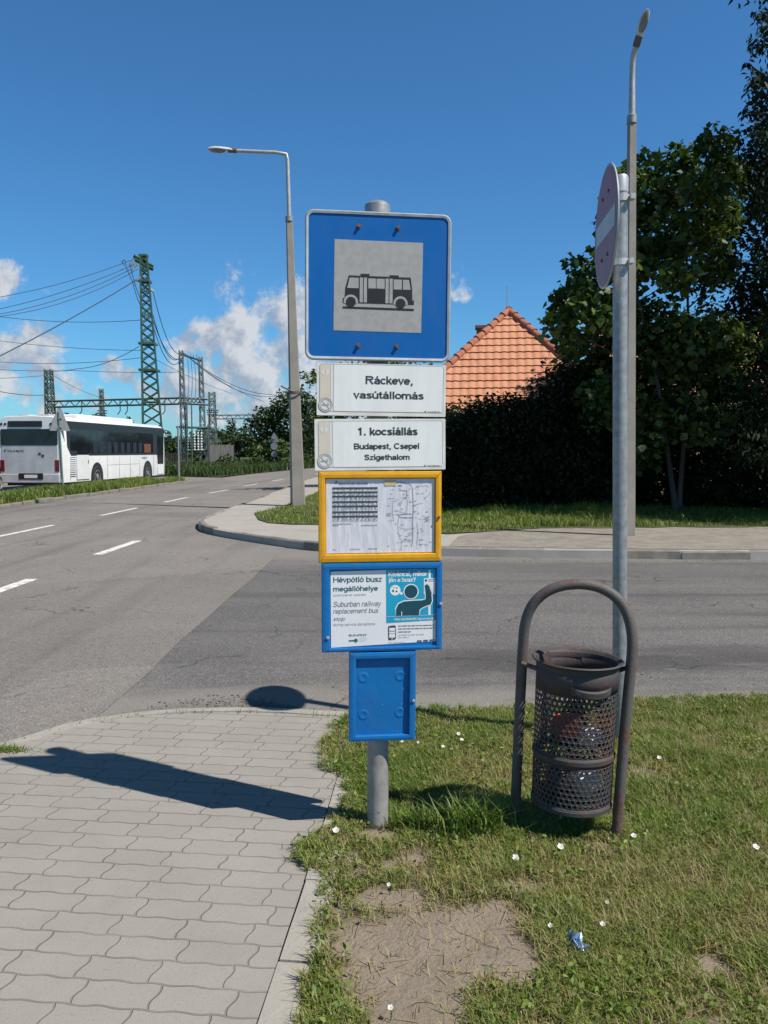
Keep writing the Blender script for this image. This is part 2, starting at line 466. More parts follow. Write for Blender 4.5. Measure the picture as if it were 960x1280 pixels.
M = dict(
    road=asphalt('pale worn asphalt', (0.235, 0.212, 0.190), (0.195, 0.177, 0.160), (0.38, 0.35, 0.31)),
    street=asphalt('dark patched asphalt', (0.118, 0.111, 0.107), (0.158, 0.149, 0.142), (0.31, 0.29, 0.275), stain=1),
    pave=concrete('pavement concrete', (0.38, 0.355, 0.315), (0.32, 0.295, 0.26), scale=1.6),
    edging=concrete('path edging concrete', (0.36, 0.335, 0.30), (0.30, 0.278, 0.245), scale=3.5),
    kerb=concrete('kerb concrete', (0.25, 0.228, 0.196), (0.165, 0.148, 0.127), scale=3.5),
    pole_concrete=concrete('lamp post concrete', (0.31, 0.285, 0.25), (0.24, 0.22, 0.19), scale=2.0, speck=70),
    paver=paver_mat(),
    lawn_soil=soil('trodden lawn soil', (0.30, 0.243, 0.19), (0.25, 0.205, 0.155), (0.115, 0.108, 0.05), 2.0, True),
    dirt=soil('sandy path', (0.31, 0.278, 0.238), (0.225, 0.20, 0.172)),
    verge_soil=soil('verge soil', (0.13, 0.115, 0.065), (0.12, 0.12, 0.05), (0.055, 0.078, 0.022)),
    ground=soil('rough ground', (0.16, 0.14, 0.09), (0.14, 0.13, 0.07), (0.07, 0.095, 0.03), 0.2),
    paint=mat('road paint', (0.74, 0.73, 0.70), (0.45, 0.43, 0.41), scale=9, rough=0.8, lo=0.42, hi=0.62),
    blade=leaf_mat('grass blades', [(0.0, (0.080, 0.150, 0.022)), (0.45, (0.180, 0.245, 0.042)), (0.7, (0.275, 0.285, 0.075)),
                                    (0.86, (0.32, 0.26, 0.12)), (1.0, (0.44, 0.35, 0.19))], 0.3, 0.5),
    weed=leaf_mat('verge weeds', [(0.0, (0.022, 0.05, 0.010)), (0.6, (0.05, 0.09, 0.018)), (0.85, (0.10, 0.125, 0.03)),
                                  (1.0, (0.24, 0.20, 0.09))], 0.25, 0.6),
    leaf_broad=leaf_mat('broad leaves', [(0.0, (0.024, 0.050, 0.011)), (0.6, (0.075, 0.125, 0.026)), (0.9, (0.19, 0.235, 0.07)),
                                         (1.0, (0.30, 0.31, 0.14))], 0.30, 0.45, 0.4),
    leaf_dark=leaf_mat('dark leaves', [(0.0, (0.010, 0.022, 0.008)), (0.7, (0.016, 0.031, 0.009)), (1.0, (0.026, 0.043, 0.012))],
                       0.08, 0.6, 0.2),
    leaf_far=leaf_mat('distant leaves', [(0.0, (0.026, 0.050, 0.020)), (0.6, (0.045, 0.075, 0.026)), (1.0, (0.085, 0.115, 0.035))],
                      0.2, 0.6, 0.3),
    leaf_light=leaf_mat('light leaves', [(0.0, (0.045, 0.08, 0.022)), (0.6, (0.075, 0.12, 0.03)), (1.0, (0.13, 0.16, 0.045))],
                        0.25, 0.6, 0.3),
    bark=mat('bark', (0.10, 0.082, 0.062), (0.05, 0.042, 0.034), scale=9, rough=0.95, bump=0.8, stretch=(1, 1, 0.25)),
    blue=mat('sign blue', (0.002, 0.122, 0.41), (0.002, 0.110, 0.38), scale=3, rough=0.40, rough2=0.55, chips=(0.10, 0.22, 0.42), spec=0.3),
    case_blue=mat('case blue paint', (0.004, 0.150, 0.42), (0.004, 0.132, 0.385), scale=7, rough=0.42, rough2=0.6, bump=0.12, bscale=30, chips=(0.55, 0.60, 0.65), spec=0.35),
    alu=mat('weathered aluminium', (0.52, 0.53, 0.53), (0.40, 0.41, 0.42), scale=12, rough=0.5, metal=0.35),
    retro=mat('grey reflective film', (0.40, 0.385, 0.365), (0.35, 0.335, 0.32), scale=30, rough=0.5, metal=0.1),
    black=mat('black print', (0.016, 0.017, 0.02), (0.012, 0.013, 0.016), rough=0.55),
    white=mat('white board', (0.83, 0.83, 0.80), (0.77, 0.77, 0.74), scale=5, rough=0.5, stretch=(3, 1, 0.7)),
    offwhite=mat('cream board edge', (0.80, 0.775, 0.72), (0.68, 0.65, 0.58), scale=8, rough=0.55),
    beige=mat('beige stripe', (0.68, 0.61, 0.49), (0.62, 0.55, 0.44), scale=6, rough=0.55),
    pale=mat('faded white print', (0.76, 0.74, 0.69), scale=6, rough=0.55),
    ink=mat('dark lettering', (0.042, 0.058, 0.062), (0.05, 0.065, 0.07), rough=0.55),
    greyline=mat('grey print line', (0.42, 0.43, 0.43), rough=0.55),
    greymark=mat('grey emblem print', (0.36, 0.33, 0.35), rough=0.55),
    yellow=mat('yellow frame paint', (0.74, 0.37, 0.012), (0.66, 0.32, 0.012), scale=9, rough=0.42, rough2=0.6, bump=0.12, bscale=30, chips=(0.22, 0.12, 0.04), spec=0.35),
    paper=mat('wavy paper', (0.70, 0.70, 0.74), (0.63, 0.63, 0.68), scale=14, rough=0.35, bump=0.5, bscale=9, stretch=(3, 1, 0.6)),
    paper2=mat('white poster', (0.80, 0.80, 0.80), (0.75, 0.75, 0.76), scale=4, rough=0.35),
    cyan=mat('cyan print', (0.012, 0.36, 0.56), (0.012, 0.33, 0.52), scale=4, rough=0.4),
    teal=mat('dark teal print', (0.012, 0.075, 0.105), rough=0.4),
    tealink=mat('teal lettering', (0.055, 0.17, 0.185), rough=0.5),
    greyink=mat('grey lettering', (0.22, 0.25, 0.27), rough=0.5),
    faintink=mat('faint lettering', (0.42, 0.45, 0.47), rough=0.5),
    printwhite=mat('white print', (0.82, 0.83, 0.84), rough=0.45),
    sand=mat('sand label', (0.62, 0.50, 0.30), rough=0.5),
    galv=mat('galvanised steel', (0.36, 0.37, 0.37), (0.26, 0.27, 0.275), scale=26, rough=0.5, metal=0.45, bump=0.1),
    galvpole=mat('grey pole paint', (0.36, 0.35, 0.33), (0.26, 0.25, 0.235), scale=11, rough=0.6, metal=0.2, bump=0.15),
    bolt=mat('dull bolt', (0.18, 0.15, 0.14), (0.10, 0.08, 0.07), scale=80, rough=0.6, metal=0.5),
    rusthoop=rust_mat('rusting tube', (0.115, 0.11, 0.105), (0.16, 0.078, 0.055), 0.53),
    rustbin=rust_mat('rusting sheet', (0.062, 0.06, 0.062), (0.13, 0.062, 0.045), 0.56, 6),
    signred=mat('faded sign red', (0.33, 0.13, 0.155), (0.29, 0.12, 0.14), scale=8, rough=0.5),
    signwhite=mat('faded sign white', (0.52, 0.52, 0.54), (0.46, 0.46, 0.48), scale=8, rough=0.5),
    lampsteel=mat('lamp arm steel', (0.46, 0.46, 0.45), (0.36, 0.36, 0.36), scale=12, rough=0.5, metal=0.3),
    lamphead=mat('lamp housing', (0.60, 0.60, 0.58), (0.5, 0.5, 0.49), scale=9, rough=0.45),
    lampglass=glass_mat('lamp bowl', (0.30, 0.31, 0.32), 0.15),
    tile=tint_mat('clay roof tiles', [(0.0, (0.34, 0.13, 0.07)), (0.4, (0.52, 0.228, 0.128)), (0.75, (0.59, 0.285, 0.17)),
                                      (1.0, (0.60, 0.36, 0.25))], 0.8),
    ridge=mat('ridge tiles', (0.42, 0.15, 0.085), (0.28, 0.11, 0.07), scale=5, rough=0.85),
    plaster=mat('house plaster', (0.56, 0.50, 0.40), (0.48, 0.43, 0.35), scale=2, rough=0.9, bump=0.2),
    brick=mat('chimney brick', (0.26, 0.12, 0.085), (0.17, 0.08, 0.06), scale=14, rough=0.9),
    woodframe=mat('window frame', (0.5, 0.47, 0.42), rough=0.5),
    dark_glass=glass_mat('dark window glass', (0.014, 0.018, 0.024), 0.05),
    buswhite=mat('bus white paint', (0.78, 0.78, 0.77), (0.72, 0.72, 0.70), scale=1.6, rough=0.3, coat=0.3),
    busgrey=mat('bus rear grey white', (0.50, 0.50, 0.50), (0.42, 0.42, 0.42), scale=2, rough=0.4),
    busblack=mat('bus black trim', (0.018, 0.019, 0.021), rough=0.4),
    seatblue=mat('bus seat blue', (0.010, 0.018, 0.038), rough=0.8),
    curtain=mat('orange curtain', (0.17, 0.062, 0.03), (0.12, 0.045, 0.025), scale=5, rough=0.8, stretch=(4, 4, 1)),
    rubber=mat('tyre rubber', (0.02, 0.02, 0.021), (0.035, 0.033, 0.031), scale=12, rough=0.85),
    rim=mat('wheel steel', (0.35, 0.34, 0.33), (0.2, 0.19, 0.18), scale=14, rough=0.5, metal=0.4),
    redlens=mat('red lens', (0.20, 0.012, 0.014), (0.12, 0.01, 0.012), scale=20, rough=0.25),
    amber=mat('amber lens', (0.5, 0.17, 0.02), rough=0.25),
    plate=mat('licence plate', (0.7, 0.7, 0.68), rough=0.4),
    carpaint=mat('dark violet car paint', (0.022, 0.018, 0.05), (0.02, 0.016, 0.045), scale=3, rough=0.25, coat=0.6),
    lattice=mat('green lattice steel', (0.040, 0.115, 0.072), (0.055, 0.085, 0.065), scale=3, rough=0.65, lo=0.4, hi=0.7),
    lattice2=mat('pale green lattice steel', (0.075, 0.125, 0.095), (0.06, 0.08, 0.07), scale=3, rough=0.65),
    galvlat=mat('grey gantry steel', (0.20, 0.235, 0.225), (0.11, 0.135, 0.13), scale=3, rough=0.6, metal=0.2),
    cable=mat('cable black', (0.055, 0.07, 0.10), rough=0.6),
    cablewhite=mat('bleached cable', (0.55, 0.56, 0.57), rough=0.6),
    ceramic=mat('insulator', (0.55, 0.56, 0.55), (0.4, 0.41, 0.41), scale=20, rough=0.3),
    wallboard=mat('old fence boards', (0.30, 0.27, 0.24), (0.22, 0.19, 0.17), scale=3, rough=0.9, stretch=(6, 6, 0.6)),
    signback=mat('sign back grey', (0.28, 0.30, 0.31), (0.22, 0.24, 0.25), scale=8, rough=0.55, metal=0.3),
    greenpole=mat('green sign post', (0.13, 0.24, 0.19), (0.10, 0.19, 0.15), scale=9, rough=0.55),
    flower=mat('white petal', (0.66, 0.64, 0.62), (0.60, 0.57, 0.56), scale=60, rough=0.7),
    flowereye=mat('flower throat', (0.62, 0.60, 0.30), rough=0.7),
    dandelion=mat('yellow petal', (0.75, 0.55, 0.03), rough=0.7),
    wrapper=mat('blue foil wrapper', (0.10, 0.25, 0.50), (0.45, 0.55, 0.65), scale=30, rough=0.25, metal=0.3),
    bagred=mat('red plastic bag', (0.85, 0.085, 0.035), (0.7, 0.06, 0.03), scale=20, rough=0.35),
    bagwhite=mat('white plastic bag', (0.72, 0.75, 0.80), (0.5, 0.54, 0.6), scale=20, rough=0.35),
    bagblack=mat('black plastic bag', (0.02, 0.02, 0.025), (0.03, 0.035, 0.05), scale=20, rough=0.3),
    damp=mat('damp gutter dirt', (0.035, 0.033, 0.032), (0.075, 0.07, 0.065), scale=18, rough=0.8, bump=0.8, bscale=120),
    gravel=mat('loose grit', (0.10, 0.095, 0.09), (0.2, 0.19, 0.175), scale=120, rough=0.95),
    stone=mat('pebble', (0.36, 0.33, 0.28), (0.26, 0.24, 0.2), scale=30, rough=0.9),
)


# ------------------------------------------------------------------ mesh building
class MB:
    """Collects shapes into one mesh."""
    def __init__(s):
        s.v = []
        s.f = []
        s.t = []         # optional per-face tint

    def face(s, pts, tint=None):
        b = len(s.v)
        s.v.extend(tuple(p) for p in pts)
        s.f.append(tuple(range(b, b + len(pts))))
        s.t.append(0.5 if tint is None else tint)

    def add(s, vs, fs):
        b = len(s.v)
        s.v.extend(tuple(p) for p in vs)
        for f in fs:
            s.f.append(tuple(i + b for i in f))
            s.t.append(0.5)

    def box(s, c, size, mtx=None):
        cx, cy, cz = c
        hx, hy, hz = (q / 2 for q in size)
        vs = [Vector((cx + a * hx, cy + b * hy, cz + e * hz)) for a in (-1, 1) for b in (-1, 1) for e in (-1, 1)]
        if mtx is not None:
            vs = [mtx @ q for q in vs]
        s.add(vs, [(0, 1, 3, 2), (4, 6, 7, 5), (0, 4, 5, 1), (2, 3, 7, 6), (0, 2, 6, 4), (1, 5, 7, 3)])

    def tube(s, pts, r, n=10, caps=True, ref=None):
        pts = [Vector(p) for p in pts]
        rs = list(r) if isinstance(r, (list, tuple)) else [r] * len(pts)
        vs = []
        up0 = ref or Vector((0.13, 0.21, 0.97))
        prev = None
        for i, p in enumerate(pts):
            a = pts[max(i - 1, 0)]
            b = pts[min(i + 1, len(pts) - 1)]
            tg = (b - a).normalized()
            if prev is None:
                u = tg.cross(Vector(up0))
                if u.length < 1e-3:
                    u = tg.cross(Vector((1, 0, 0)))
                u.normalize()
            else:
                u = (prev - tg * prev.dot(tg)).normalized()
            prev = u
            w_ = tg.cross(u)
            for k in range(n):
                an = 2 * PI * k / n
                vs.append(p + (u * math.cos(an) + w_ * math.sin(an)) * rs[i])
        fs = []
        for i in range(len(pts) - 1):
            for k in range(n):
                k2 = (k + 1) % n
                fs.append((i * n + k, i * n + k2, (i + 1) * n + k2, (i + 1) * n + k))
        if caps:
            fs.append(tuple(reversed(range(n))))
            e = (len(pts) - 1) * n
            fs.append(tuple(range(e, e + n)))
        s.add(vs, fs)

    def bar(s, p, q, w_, n=4):
        s.tube([p, q], w_ * 0.7071, n=n)

    def lathe(s, prof, c=(0, 0, 0), n=24, mtx=None, closed=False):
        vs = []
        for (r, z) in prof:
            for k in range(n):
                a = 2 * PI * k / n
                q = Vector((c[0] + r * math.cos(a), c[1] + r * math.sin(a), c[2] + z))
                vs.append(mtx @ q if mtx is not None else q)
        fs = []
        for i in range(len(prof) - 1):
            for k in range(n):
                k2 = (k + 1) % n
                fs.append((i * n + k, i * n + k2, (i + 1) * n + k2, (i + 1) * n + k))
        if prof[0][0] > 1e-6 and closed:
            fs.append(tuple(reversed(range(n))))
            e = (len(prof) - 1) * n
            fs.append(tuple(range(e, e + n)))
        s.add(vs, fs)

    def prism(s, poly, z0, z1, axis='z'):
        """Extrude a polygon; axis 'z': poly in xy; axis 'y': poly in xz and z0,z1 are y."""
        n = len(poly)
        if axis == 'z':
            vs = [(x, y, z0) for x, y in poly] + [(x, y, z1) for x, y in poly]
        elif axis == 'y':
            vs = [(x, z0, z) for x, z in poly] + [(x, z1, z) for x, z in poly]
        else:
            vs = [(z0, y, z) for y, z in poly] + [(z1, y, z) for y, z in poly]
        fs = [tuple(reversed(range(n))), tuple(range(n, 2 * n))]
        for i in range(n):
            j = (i + 1) % n
            fs.append((i, j, n + j, n + i))
        s.add(vs, fs)

    def flat(s, poly, y):
        """A printed shape in a panel's xz plane, at depth y (facing -Y)."""
        s.face([(x, y, z) for x, z in poly])

    def build(s, name, m, parent=None, smooth=False, bevel=0.0, loc=None, fix=True):
        me = bpy.data.meshes.new(name)
        me.from_pydata([tuple(p) for p in s.v], [], s.f)
        if any(abs(x - 0.5) > 1e-6 for x in s.t):
            a = me.attributes.new('tint', 'FLOAT', 'FACE')
            a.data.foreach_set('value', s.t)
        if fix:
            bm = bmesh.new()
            bm.from_mesh(me)
            bmesh.ops.recalc_face_normals(bm, faces=bm.faces)
            bm.to_mesh(me)
            bm.free()
        me.materials.append(m)
        o = bpy.data.objects.new(name, me)
        COL.objects.link(o)
        if parent is not None:
            o.parent = parent
        if loc is not None:
            o.location = loc
        if smooth:
            for p in me.polygons:
                p.use_smooth = True
            try:
                me.set_sharp_from_angle(angle=R(38))
            except Exception:
                pass
        if bevel:
            b = o.modifiers.new('bevel', 'BEVEL')
            b.width = bevel
            b.segments = 2
            b.limit_method = 'ANGLE'
        return o


def np_mesh(name, verts, faces, m, parent=None, tint=None, smooth=False):
    """verts (N,3), faces (K,4 or 3) int arrays, tint (K,)"""
    me = bpy.data.meshes.new(name)
    verts = np.asarray(verts, dtype=np.float32)
    faces = np.asarray(faces, dtype=np.int32)
    k, n = faces.shape
    me.vertices.add(len(verts))
    me.vertices.foreach_set('co', verts.ravel())
    me.loops.add(k * n)
    me.loops.foreach_set('vertex_index', faces.ravel())
    me.polygons.add(k)
    me.polygons.foreach_set('loop_start', np.arange(0, k * n, n, dtype=np.int32))
    me.polygons.foreach_set('loop_total', np.full(k, n, dtype=np.int32))
    if smooth:
        me.polygons.foreach_set('use_smooth', np.ones(k, dtype=bool))
    if tint is not None:
        a = me.attributes.new('tint', 'FLOAT', 'FACE')
        a.data.foreach_set('value', np.asarray(tint, dtype=np.float32))
    me.update(calc_edges=True)
    me.materials.append(m)
    o = bpy.data.objects.new(name, me)
    COL.objects.link(o)
    if parent is not None:
        o.parent = parent
    return o


def thing(name, label, cat, loc=(0, 0, 0), rotz=0.0, group=None):
    o = bpy.data.objects.new(name, None)
    COL.objects.link(o)
    o.location = loc
    o.rotation_euler = (0, 0, rotz)
    o.empty_display_size = 0.2
    return tag(o, label, cat, group)


def tag(o, label, cat, group=None, kind=None):
    o['label'] = label
    o['category'] = cat
    if group:
        o['group'] = group
    if kind:
        o['kind'] = kind
    return o


def struct(o):
    o['kind'] = 'structure'
    return o


def stuff(o, label, cat):
    return tag(o, label, cat, kind='stuff')


# lettering: a plain sans alphabet drawn with the pen, capitals one unit high
def pen_arc(cx, cy, rx, ry, a0, a1, n=12):
    return [(cx + rx * math.cos(R(a0 + (a1 - a0) * k / n)), cy + ry * math.sin(R(a0 + (a1 - a0) * k / n))) for k in range(n + 1)]


def pen_curve(pts, n=5):
    """Smooth pen stroke through a few points."""
    out = []
    p = [pts[0]] + list(pts) + [pts[-1]]
    for i in range(1, len(p) - 2):
        for k in range(n):
            t = k / n
            out.append(tuple(0.5 * (2 * p[i][a] + (p[i + 1][a] - p[i - 1][a]) * t + (2 * p[i - 1][a] - 5 * p[i][a] + 4 * p[i + 1][a] - p[i + 2][a]) * t * t
                                    + (3 * p[i][a] - p[i - 1][a] - 3 * p[i + 1][a] + p[i + 2][a]) * t ** 3) for a in (0, 1)))
    out.append(pts[-1])
    return out


ACUTE = {'á': 'a', 'é': 'e', 'í': 'dotless', 'ó': 'o', 'ú': 'u', 'Á': 'A', 'É': 'E'}
DOTTED = {'ö': 'o', 'ü': 'u'}


def letter(ch, h):
    """Advance width and pen strokes of a letter for a pen of half-width h."""
    m, X, C, b = 0.365, 0.73 - h, 1 - h, h
    ry = m - h
    dot = lambda x, y: [(x, y - h * 1.05), (x, y + h * 1.05)]
    if ch in ACUTE:
        adv, st = letter(ACUTE[ch], h)
        top = 1.0 if ch in 'ÁÉ' else 0.73
        x = adv * 0.5
        return adv, st + [[(x - 0.05, top + 0.07), (x + 0.07, top + 0.25)]]
    if ch in DOTTED:
        adv, st = letter(DOTTED[ch], h)
        return adv, st + [dot(adv * 0.5 - 0.14, 0.91), dot(adv * 0.5 + 0.14, 0.91)]
    if ch == 'ő':
        adv, st = letter('o', h)
        return adv, st + [[(adv * 0.5 + q - 0.05, 0.80), (adv * 0.5 + q + 0.06, 0.98)] for q in (-0.09, 0.11)]
    if ch == 'o':
        return 0.72, [pen_arc(0.36, m, 0.28, ry, 0, 360, 22)]
    if ch == 'c':
        return 0.65, [pen_arc(0.35, m, 0.27, ry, 42, 318, 18)]
    if ch == 'e':
        return 0.70, [[(0.09, m + .005), (0.62, m + .005)], pen_arc(0.35, m, 0.27, ry, 0, 318, 20)]
    if ch == 'a':
        return 0.70, [[(0.11, 0.53)] + pen_arc(0.34, 0.49, 0.23, X - 0.49, 155, 0, 9) + [(0.57, 0.14), (0.60, 0.0)],
                      [(0.57, 0.42), (0.36, 0.40)] + pen_arc(0.30, 0.22, 0.21, 0.22 - h, 100, 280, 9) + [(0.44, 0.10), (0.57, 0.24)]]
    if ch == 'b':
        return 0.72, [[(0.11, 0), (0.11, 1)], pen_arc(0.38, m, 0.27, ry, 0, 360, 20)]
    if ch == 'd':
        return 0.72, [[(0.61, 0), (0.61, 1)], pen_arc(0.34, m, 0.27, ry, 0, 360, 20)]
    if ch == 'p':
        return 0.72, [[(0.11, -0.28), (0.11, 0.73)], pen_arc(0.38, m, 0.27, ry, 0, 360, 20)]
    if ch == 'g':
        return 0.72, [[(0.61, 0.73), (0.61, 0.02)] + pen_arc(0.35, 0.0, 0.26, 0.28 - h, 0, -150, 10), pen_arc(0.34, m, 0.27, ry, 0, 360, 20)]
    if ch == 'h':
        return 0.71, [[(0.11, 0), (0.11, 1)], pen_arc(0.355, 0.44, 0.245, X - 0.44, 180, 0, 10) + [(0.60, 0)]]
    if ch == 'n':
        return 0.71, [[(0.11, 0), (0.11, 0.73)], pen_arc(0.355, 0.44, 0.245, X - 0.44, 180, 0, 10) + [(0.60, 0)]]
    if ch == 'm':
        return 1.07, [[(0.11, 0), (0.11, 0.73)], pen_arc(0.32, 0.46, 0.21, X - 0.46, 180, 0, 9) + [(0.53, 0)], pen_arc(0.74, 0.46, 0.21, X - 0.46, 180, 0, 9) + [(0.95, 0)]]
    if ch == 'r':
        return 0.46, [[(0.11, 0), (0.11, 0.73)], pen_arc(0.38, 0.40, 0.27, X - 0.40, 180, 72, 8)]
    if ch == 'u':
        return 0.71, [[(0.11, 0.73)] + pen_arc(0.355, 0.29, 0.245, 0.29 - h, 180, 360, 10), [(0.60, 0.73), (0.60, 0)]]
    if ch == 't':
        return 0.42, [[(0.19, 0.93), (0.19, 0.22)] + pen_arc(0.35, 0.22, 0.16, 0.22 - h, 180, 285, 6), [(0.02, X), (0.38, X)]]
    if ch == 'l':
        return 0.31, [[(0.155, 0), (0.155, 1)]]
    if ch == 'dotless':
        return 0.31, [[(0.155, 0), (0.155, 0.73)]]
    if ch == 'i':
        return 0.31, [[(0.155, 0), (0.155, 0.73)], dot(0.155, 0.93)]
    if ch == 'j':
        return 0.31, [[(0.17, 0.73), (0.17, -0.12)] + pen_arc(0.03, -0.12, 0.14, 0.15 - h * .5, 0, -90, 5), dot(0.17, 0.93)]
    if ch == 'k':
        return 0.64, [[(0.11, 0), (0.11, 1)], [(0.56, 0.73), (0.14, 0.27)], [(0.29, 0.42), (0.60, 0)]]
    if ch == 's':
        return 0.63, [pen_curve([(0.53, 0.55), (0.44, X - .01), (0.22, X - .02), (0.12, 0.54), (0.30, 0.40), (0.50, 0.28), (0.50, 0.14), (0.32, h), (0.14, h + .03), (0.08, 0.19)])]
    if ch == 'v':
        return 0.64, [[(0.06, 0.73), (0.32, h * .6), (0.58, 0.73)]]
    if ch == 'w':
        return 0.94, [[(0.05, 0.73), (0.25, h * .6), (0.47, 0.70), (0.69, h * .6), (0.89, 0.73)]]
    if ch == 'y':
        return 0.64, [[(0.06, 0.73), (0.33, 0.04)], [(0.58, 0.73), (0.30, -0.10), (0.21, -0.21), (0.07, -0.23)]]
    if ch == 'z':
        return 0.63, [[(0.08, X), (0.53, X), (0.09, b), (0.56, b)]]
    if ch == 'A':
        return 0.88, [[(0.06, 0), (0.44, C), (0.82, 0)], [(0.18, 0.32), (0.70, 0.32)]]
    if ch == 'B':
        return 0.90, [[(0.12, 0), (0.12, 1)], [(0.12, C), (0.52, C)] + pen_arc(0.52, 0.755 - h / 2, 0.22, 0.245 - h / 2, 90, -90, 8) + [(0.12, 0.51)],
                      [(0.52, 0.51)] + pen_arc(0.54, 0.255 + h / 2, 0.26, 0.255 - h / 2, 90, -90, 8) + [(0.12, b)]]
    if ch == 'C':
        return 0.98, [pen_arc(0.51, 0.5, 0.40, 0.5 - h, 38, 322, 20)]
    if ch == 'D':
        return 0.98, [[(0.12, 0), (0.12, 1)], [(0.12, C), (0.44, C)] + pen_arc(0.46, 0.5, 0.42, 0.5 - h, 90, -90, 12) + [(0.12, b)]]
    if ch == 'E':
        return 0.86, [[(0.12, 0), (0.12, 1)], [(0.12, C), (0.76, C)], [(0.12, 0.52), (0.71, 0.52)], [(0.12, b), (0.78, b)]]
    if ch == 'H':
        return 0.97, [[(0.12, 0), (0.12, 1)], [(0.85, 0), (0.85, 1)], [(0.12, 0.53), (0.85, 0.53)]]
    if ch == 'K':
        return 0.90, [[(0.12, 0), (0.12, 1)], [(0.80, 1.0), (0.15, 0.36)], [(0.38, 0.58), (0.85, 0)]]
    if ch == 'L':
        return 0.76, [[(0.12, 1), (0.12, b), (0.71, b)]]
    if ch == 'M':
        return 1.12, [[(0.12, 0), (0.12, 0.97), (0.56, 0.06), (1.0, 0.97), (1.0, 0)]]
    if ch == 'N':
        return 0.97, [[(0.12, 0), (0.12, 0.96), (0.85, 0.04), (0.85, 1)]]
    if ch == 'O':
        return 1.05, [pen_arc(0.525, 0.5, 0.43, 0.5 - h, 0, 360, 24)]
    if ch == 'P':
        return 0.88, [[(0.12, 0), (0.12, 1)], [(0.12, C), (0.52, C)] + pen_arc(0.54, 0.72, 0.25, 0.28 - h, 90, -90, 8) + [(0.12, 0.44 + h)]]
    if ch == 'R':
        return 0.95, [[(0.12, 0), (0.12, 1)], [(0.12, C), (0.56, C)] + pen_arc(0.56, 0.735, 0.25, 0.265 - h, 90, -90, 8) + [(0.12, 0.47 + h)], [(0.48, 0.47), (0.84, 0)]]
    if ch == 'S':
        return 0.88, [pen_curve([(0.74, 0.73), (0.64, C - .04), (0.42, C), (0.20, C - .06), (0.15, 0.72), (0.30, 0.57), (0.60, 0.47), (0.76, 0.28), (0.66, h + .06), (0.44, h), (0.20, h + .06), (0.11, 0.27)])]
    if ch == 'T':
        return 0.80, [[(0.40, 0), (0.40, 1)], [(0.03, C), (0.77, C)]]
    if ch == 'U':
        return 0.97, [[(0.12, 1)] + pen_arc(0.485, 0.37, 0.365, 0.37 - h, 180, 360, 12) + [(0.85, 1)]]
    if ch == 'V':
        return 0.86, [[(0.05, 1), (0.43, h * .6), (0.81, 1)]]
    if ch == 'Z':
        return 0.82, [[(0.09, C), (0.71, C), (0.07, b), (0.76, b)]]
    if ch == '1':
        return 0.72, [[(0.42, 0), (0.42, 1)], [(0.42, 0.93), (0.28, 0.80), (0.14, 0.73)]]
    if ch == '.':
        return 0.36, [dot(0.18, h)]
    if ch == ',':
        return 0.36, [[(0.18, 2 * h), (0.18, 0), (0.12, -0.15)]]
    if ch == '!':
        return 0.36, [dot(0.18, h), [(0.18, 0.28), (0.18, 1)]]
    if ch == '?':
        return 0.74, [dot(0.36, h), pen_arc(0.37, 0.74, 0.25, 0.26 - h, 165, -30, 9) + [(0.38, 0.44), (0.36, 0.27)]]
    if ch == '-':
        return 0.46, [[(0.06, 0.36), (0.40, 0.36)]]
    return 0.38, []


def text_into(mb, body, box, y, bold=0.0, slant=0.0):
    """Set a line of lettering into box (x0, z0, x1, z1) of a panel, z0 the baseline, z1 the top of the capitals."""
    h = 0.060 + bold * 1.9
    pen, strokes = 0.0, []
    for ch in body:
        adv, st = letter(ch, h)
        strokes += [[(x + pen + slant * z, z) for x, z in s] for s in st]
        pen += adv
    x0 = min(p[0] for s in strokes for p in s) - h
    x1 = max(p[0] for s in strokes for p in s) + h
    sx, sz = (box[2] - box[0]) / (x1 - x0), box[3] - box[1]
    for s in strokes:
        closed = math.dist(s[0], s[-1]) < 1e-6
        pts = s[:-1] if closed else s
        n = len(pts)
        row = []
        for i, p in enumerate(pts):
            a = pts[i - 1] if (i or closed) else p
            c = pts[(i + 1) % n] if (i < n - 1 or closed) else p
            d0 = Vector((p[0] - a[0], p[1] - a[1]))
            d1 = Vector((c[0] - p[0], c[1] - p[1]))
            if d0.length < 1e-9:
                d0 = d1
            if d1.length < 1e-9:
                d1 = d0
            d0.normalize()
            d1.normalize()
            t = (d0 + d1)
            t = t.normalized() if t.length > 1e-4 else d0
            k = min(h / max(0.35, t.dot(d0)), h * 1.9)
            row.append(((p[0] - t.y * k, p[1] + t.x * k), (p[0] + t.y * k, p[1] - t.x * k)))
        for i in range(n if closed else n - 1):
            (l0, r0), (l1, r1) = row[i], row[(i + 1) % n]
            mb.face([((q[0] - x0) * sx + box[0], y, q[1] * sz + box[1]) for q in (l0, r0, r1, l1)])


def circle(cx, cz, r, n=28, a0=0, a1=2 * PI):
    return [(cx + r * math.cos(a0 + (a1 - a0) * k / n), cz + r * math.sin(a0 + (a1 - a0) * k / n)) for k in range(n)]


def rect(x0, z0, x1, z1):
    return [(x0, z0), (x1, z0), (x1, z1), (x0, z1)]


def rrect(x0, z0, x1, z1, r, n=5):
    out = []
    for cx, cz, a in ((x1 - r, z0 + r, -PI / 2), (x1 - r, z1 - r, 0), (x0 + r, z1 - r, PI / 2), (x0 + r, z0 + r, PI)):
        for k in range(n + 1):
            t = a + PI / 2 * k / n
            out.append((cx + r * math.cos(t), cz + r * math.sin(t)))
    return out


def ring(mb, outer, inner, y):
    n = len(outer)
    for i in range(n):
        j = (i + 1) % n
        mb.face([(outer[i][0], y, outer[i][1]), (outer[j][0], y, outer[j][1]), (inner[j][0], y, inner[j][1]), (inner[i][0], y, inner[i][1])])


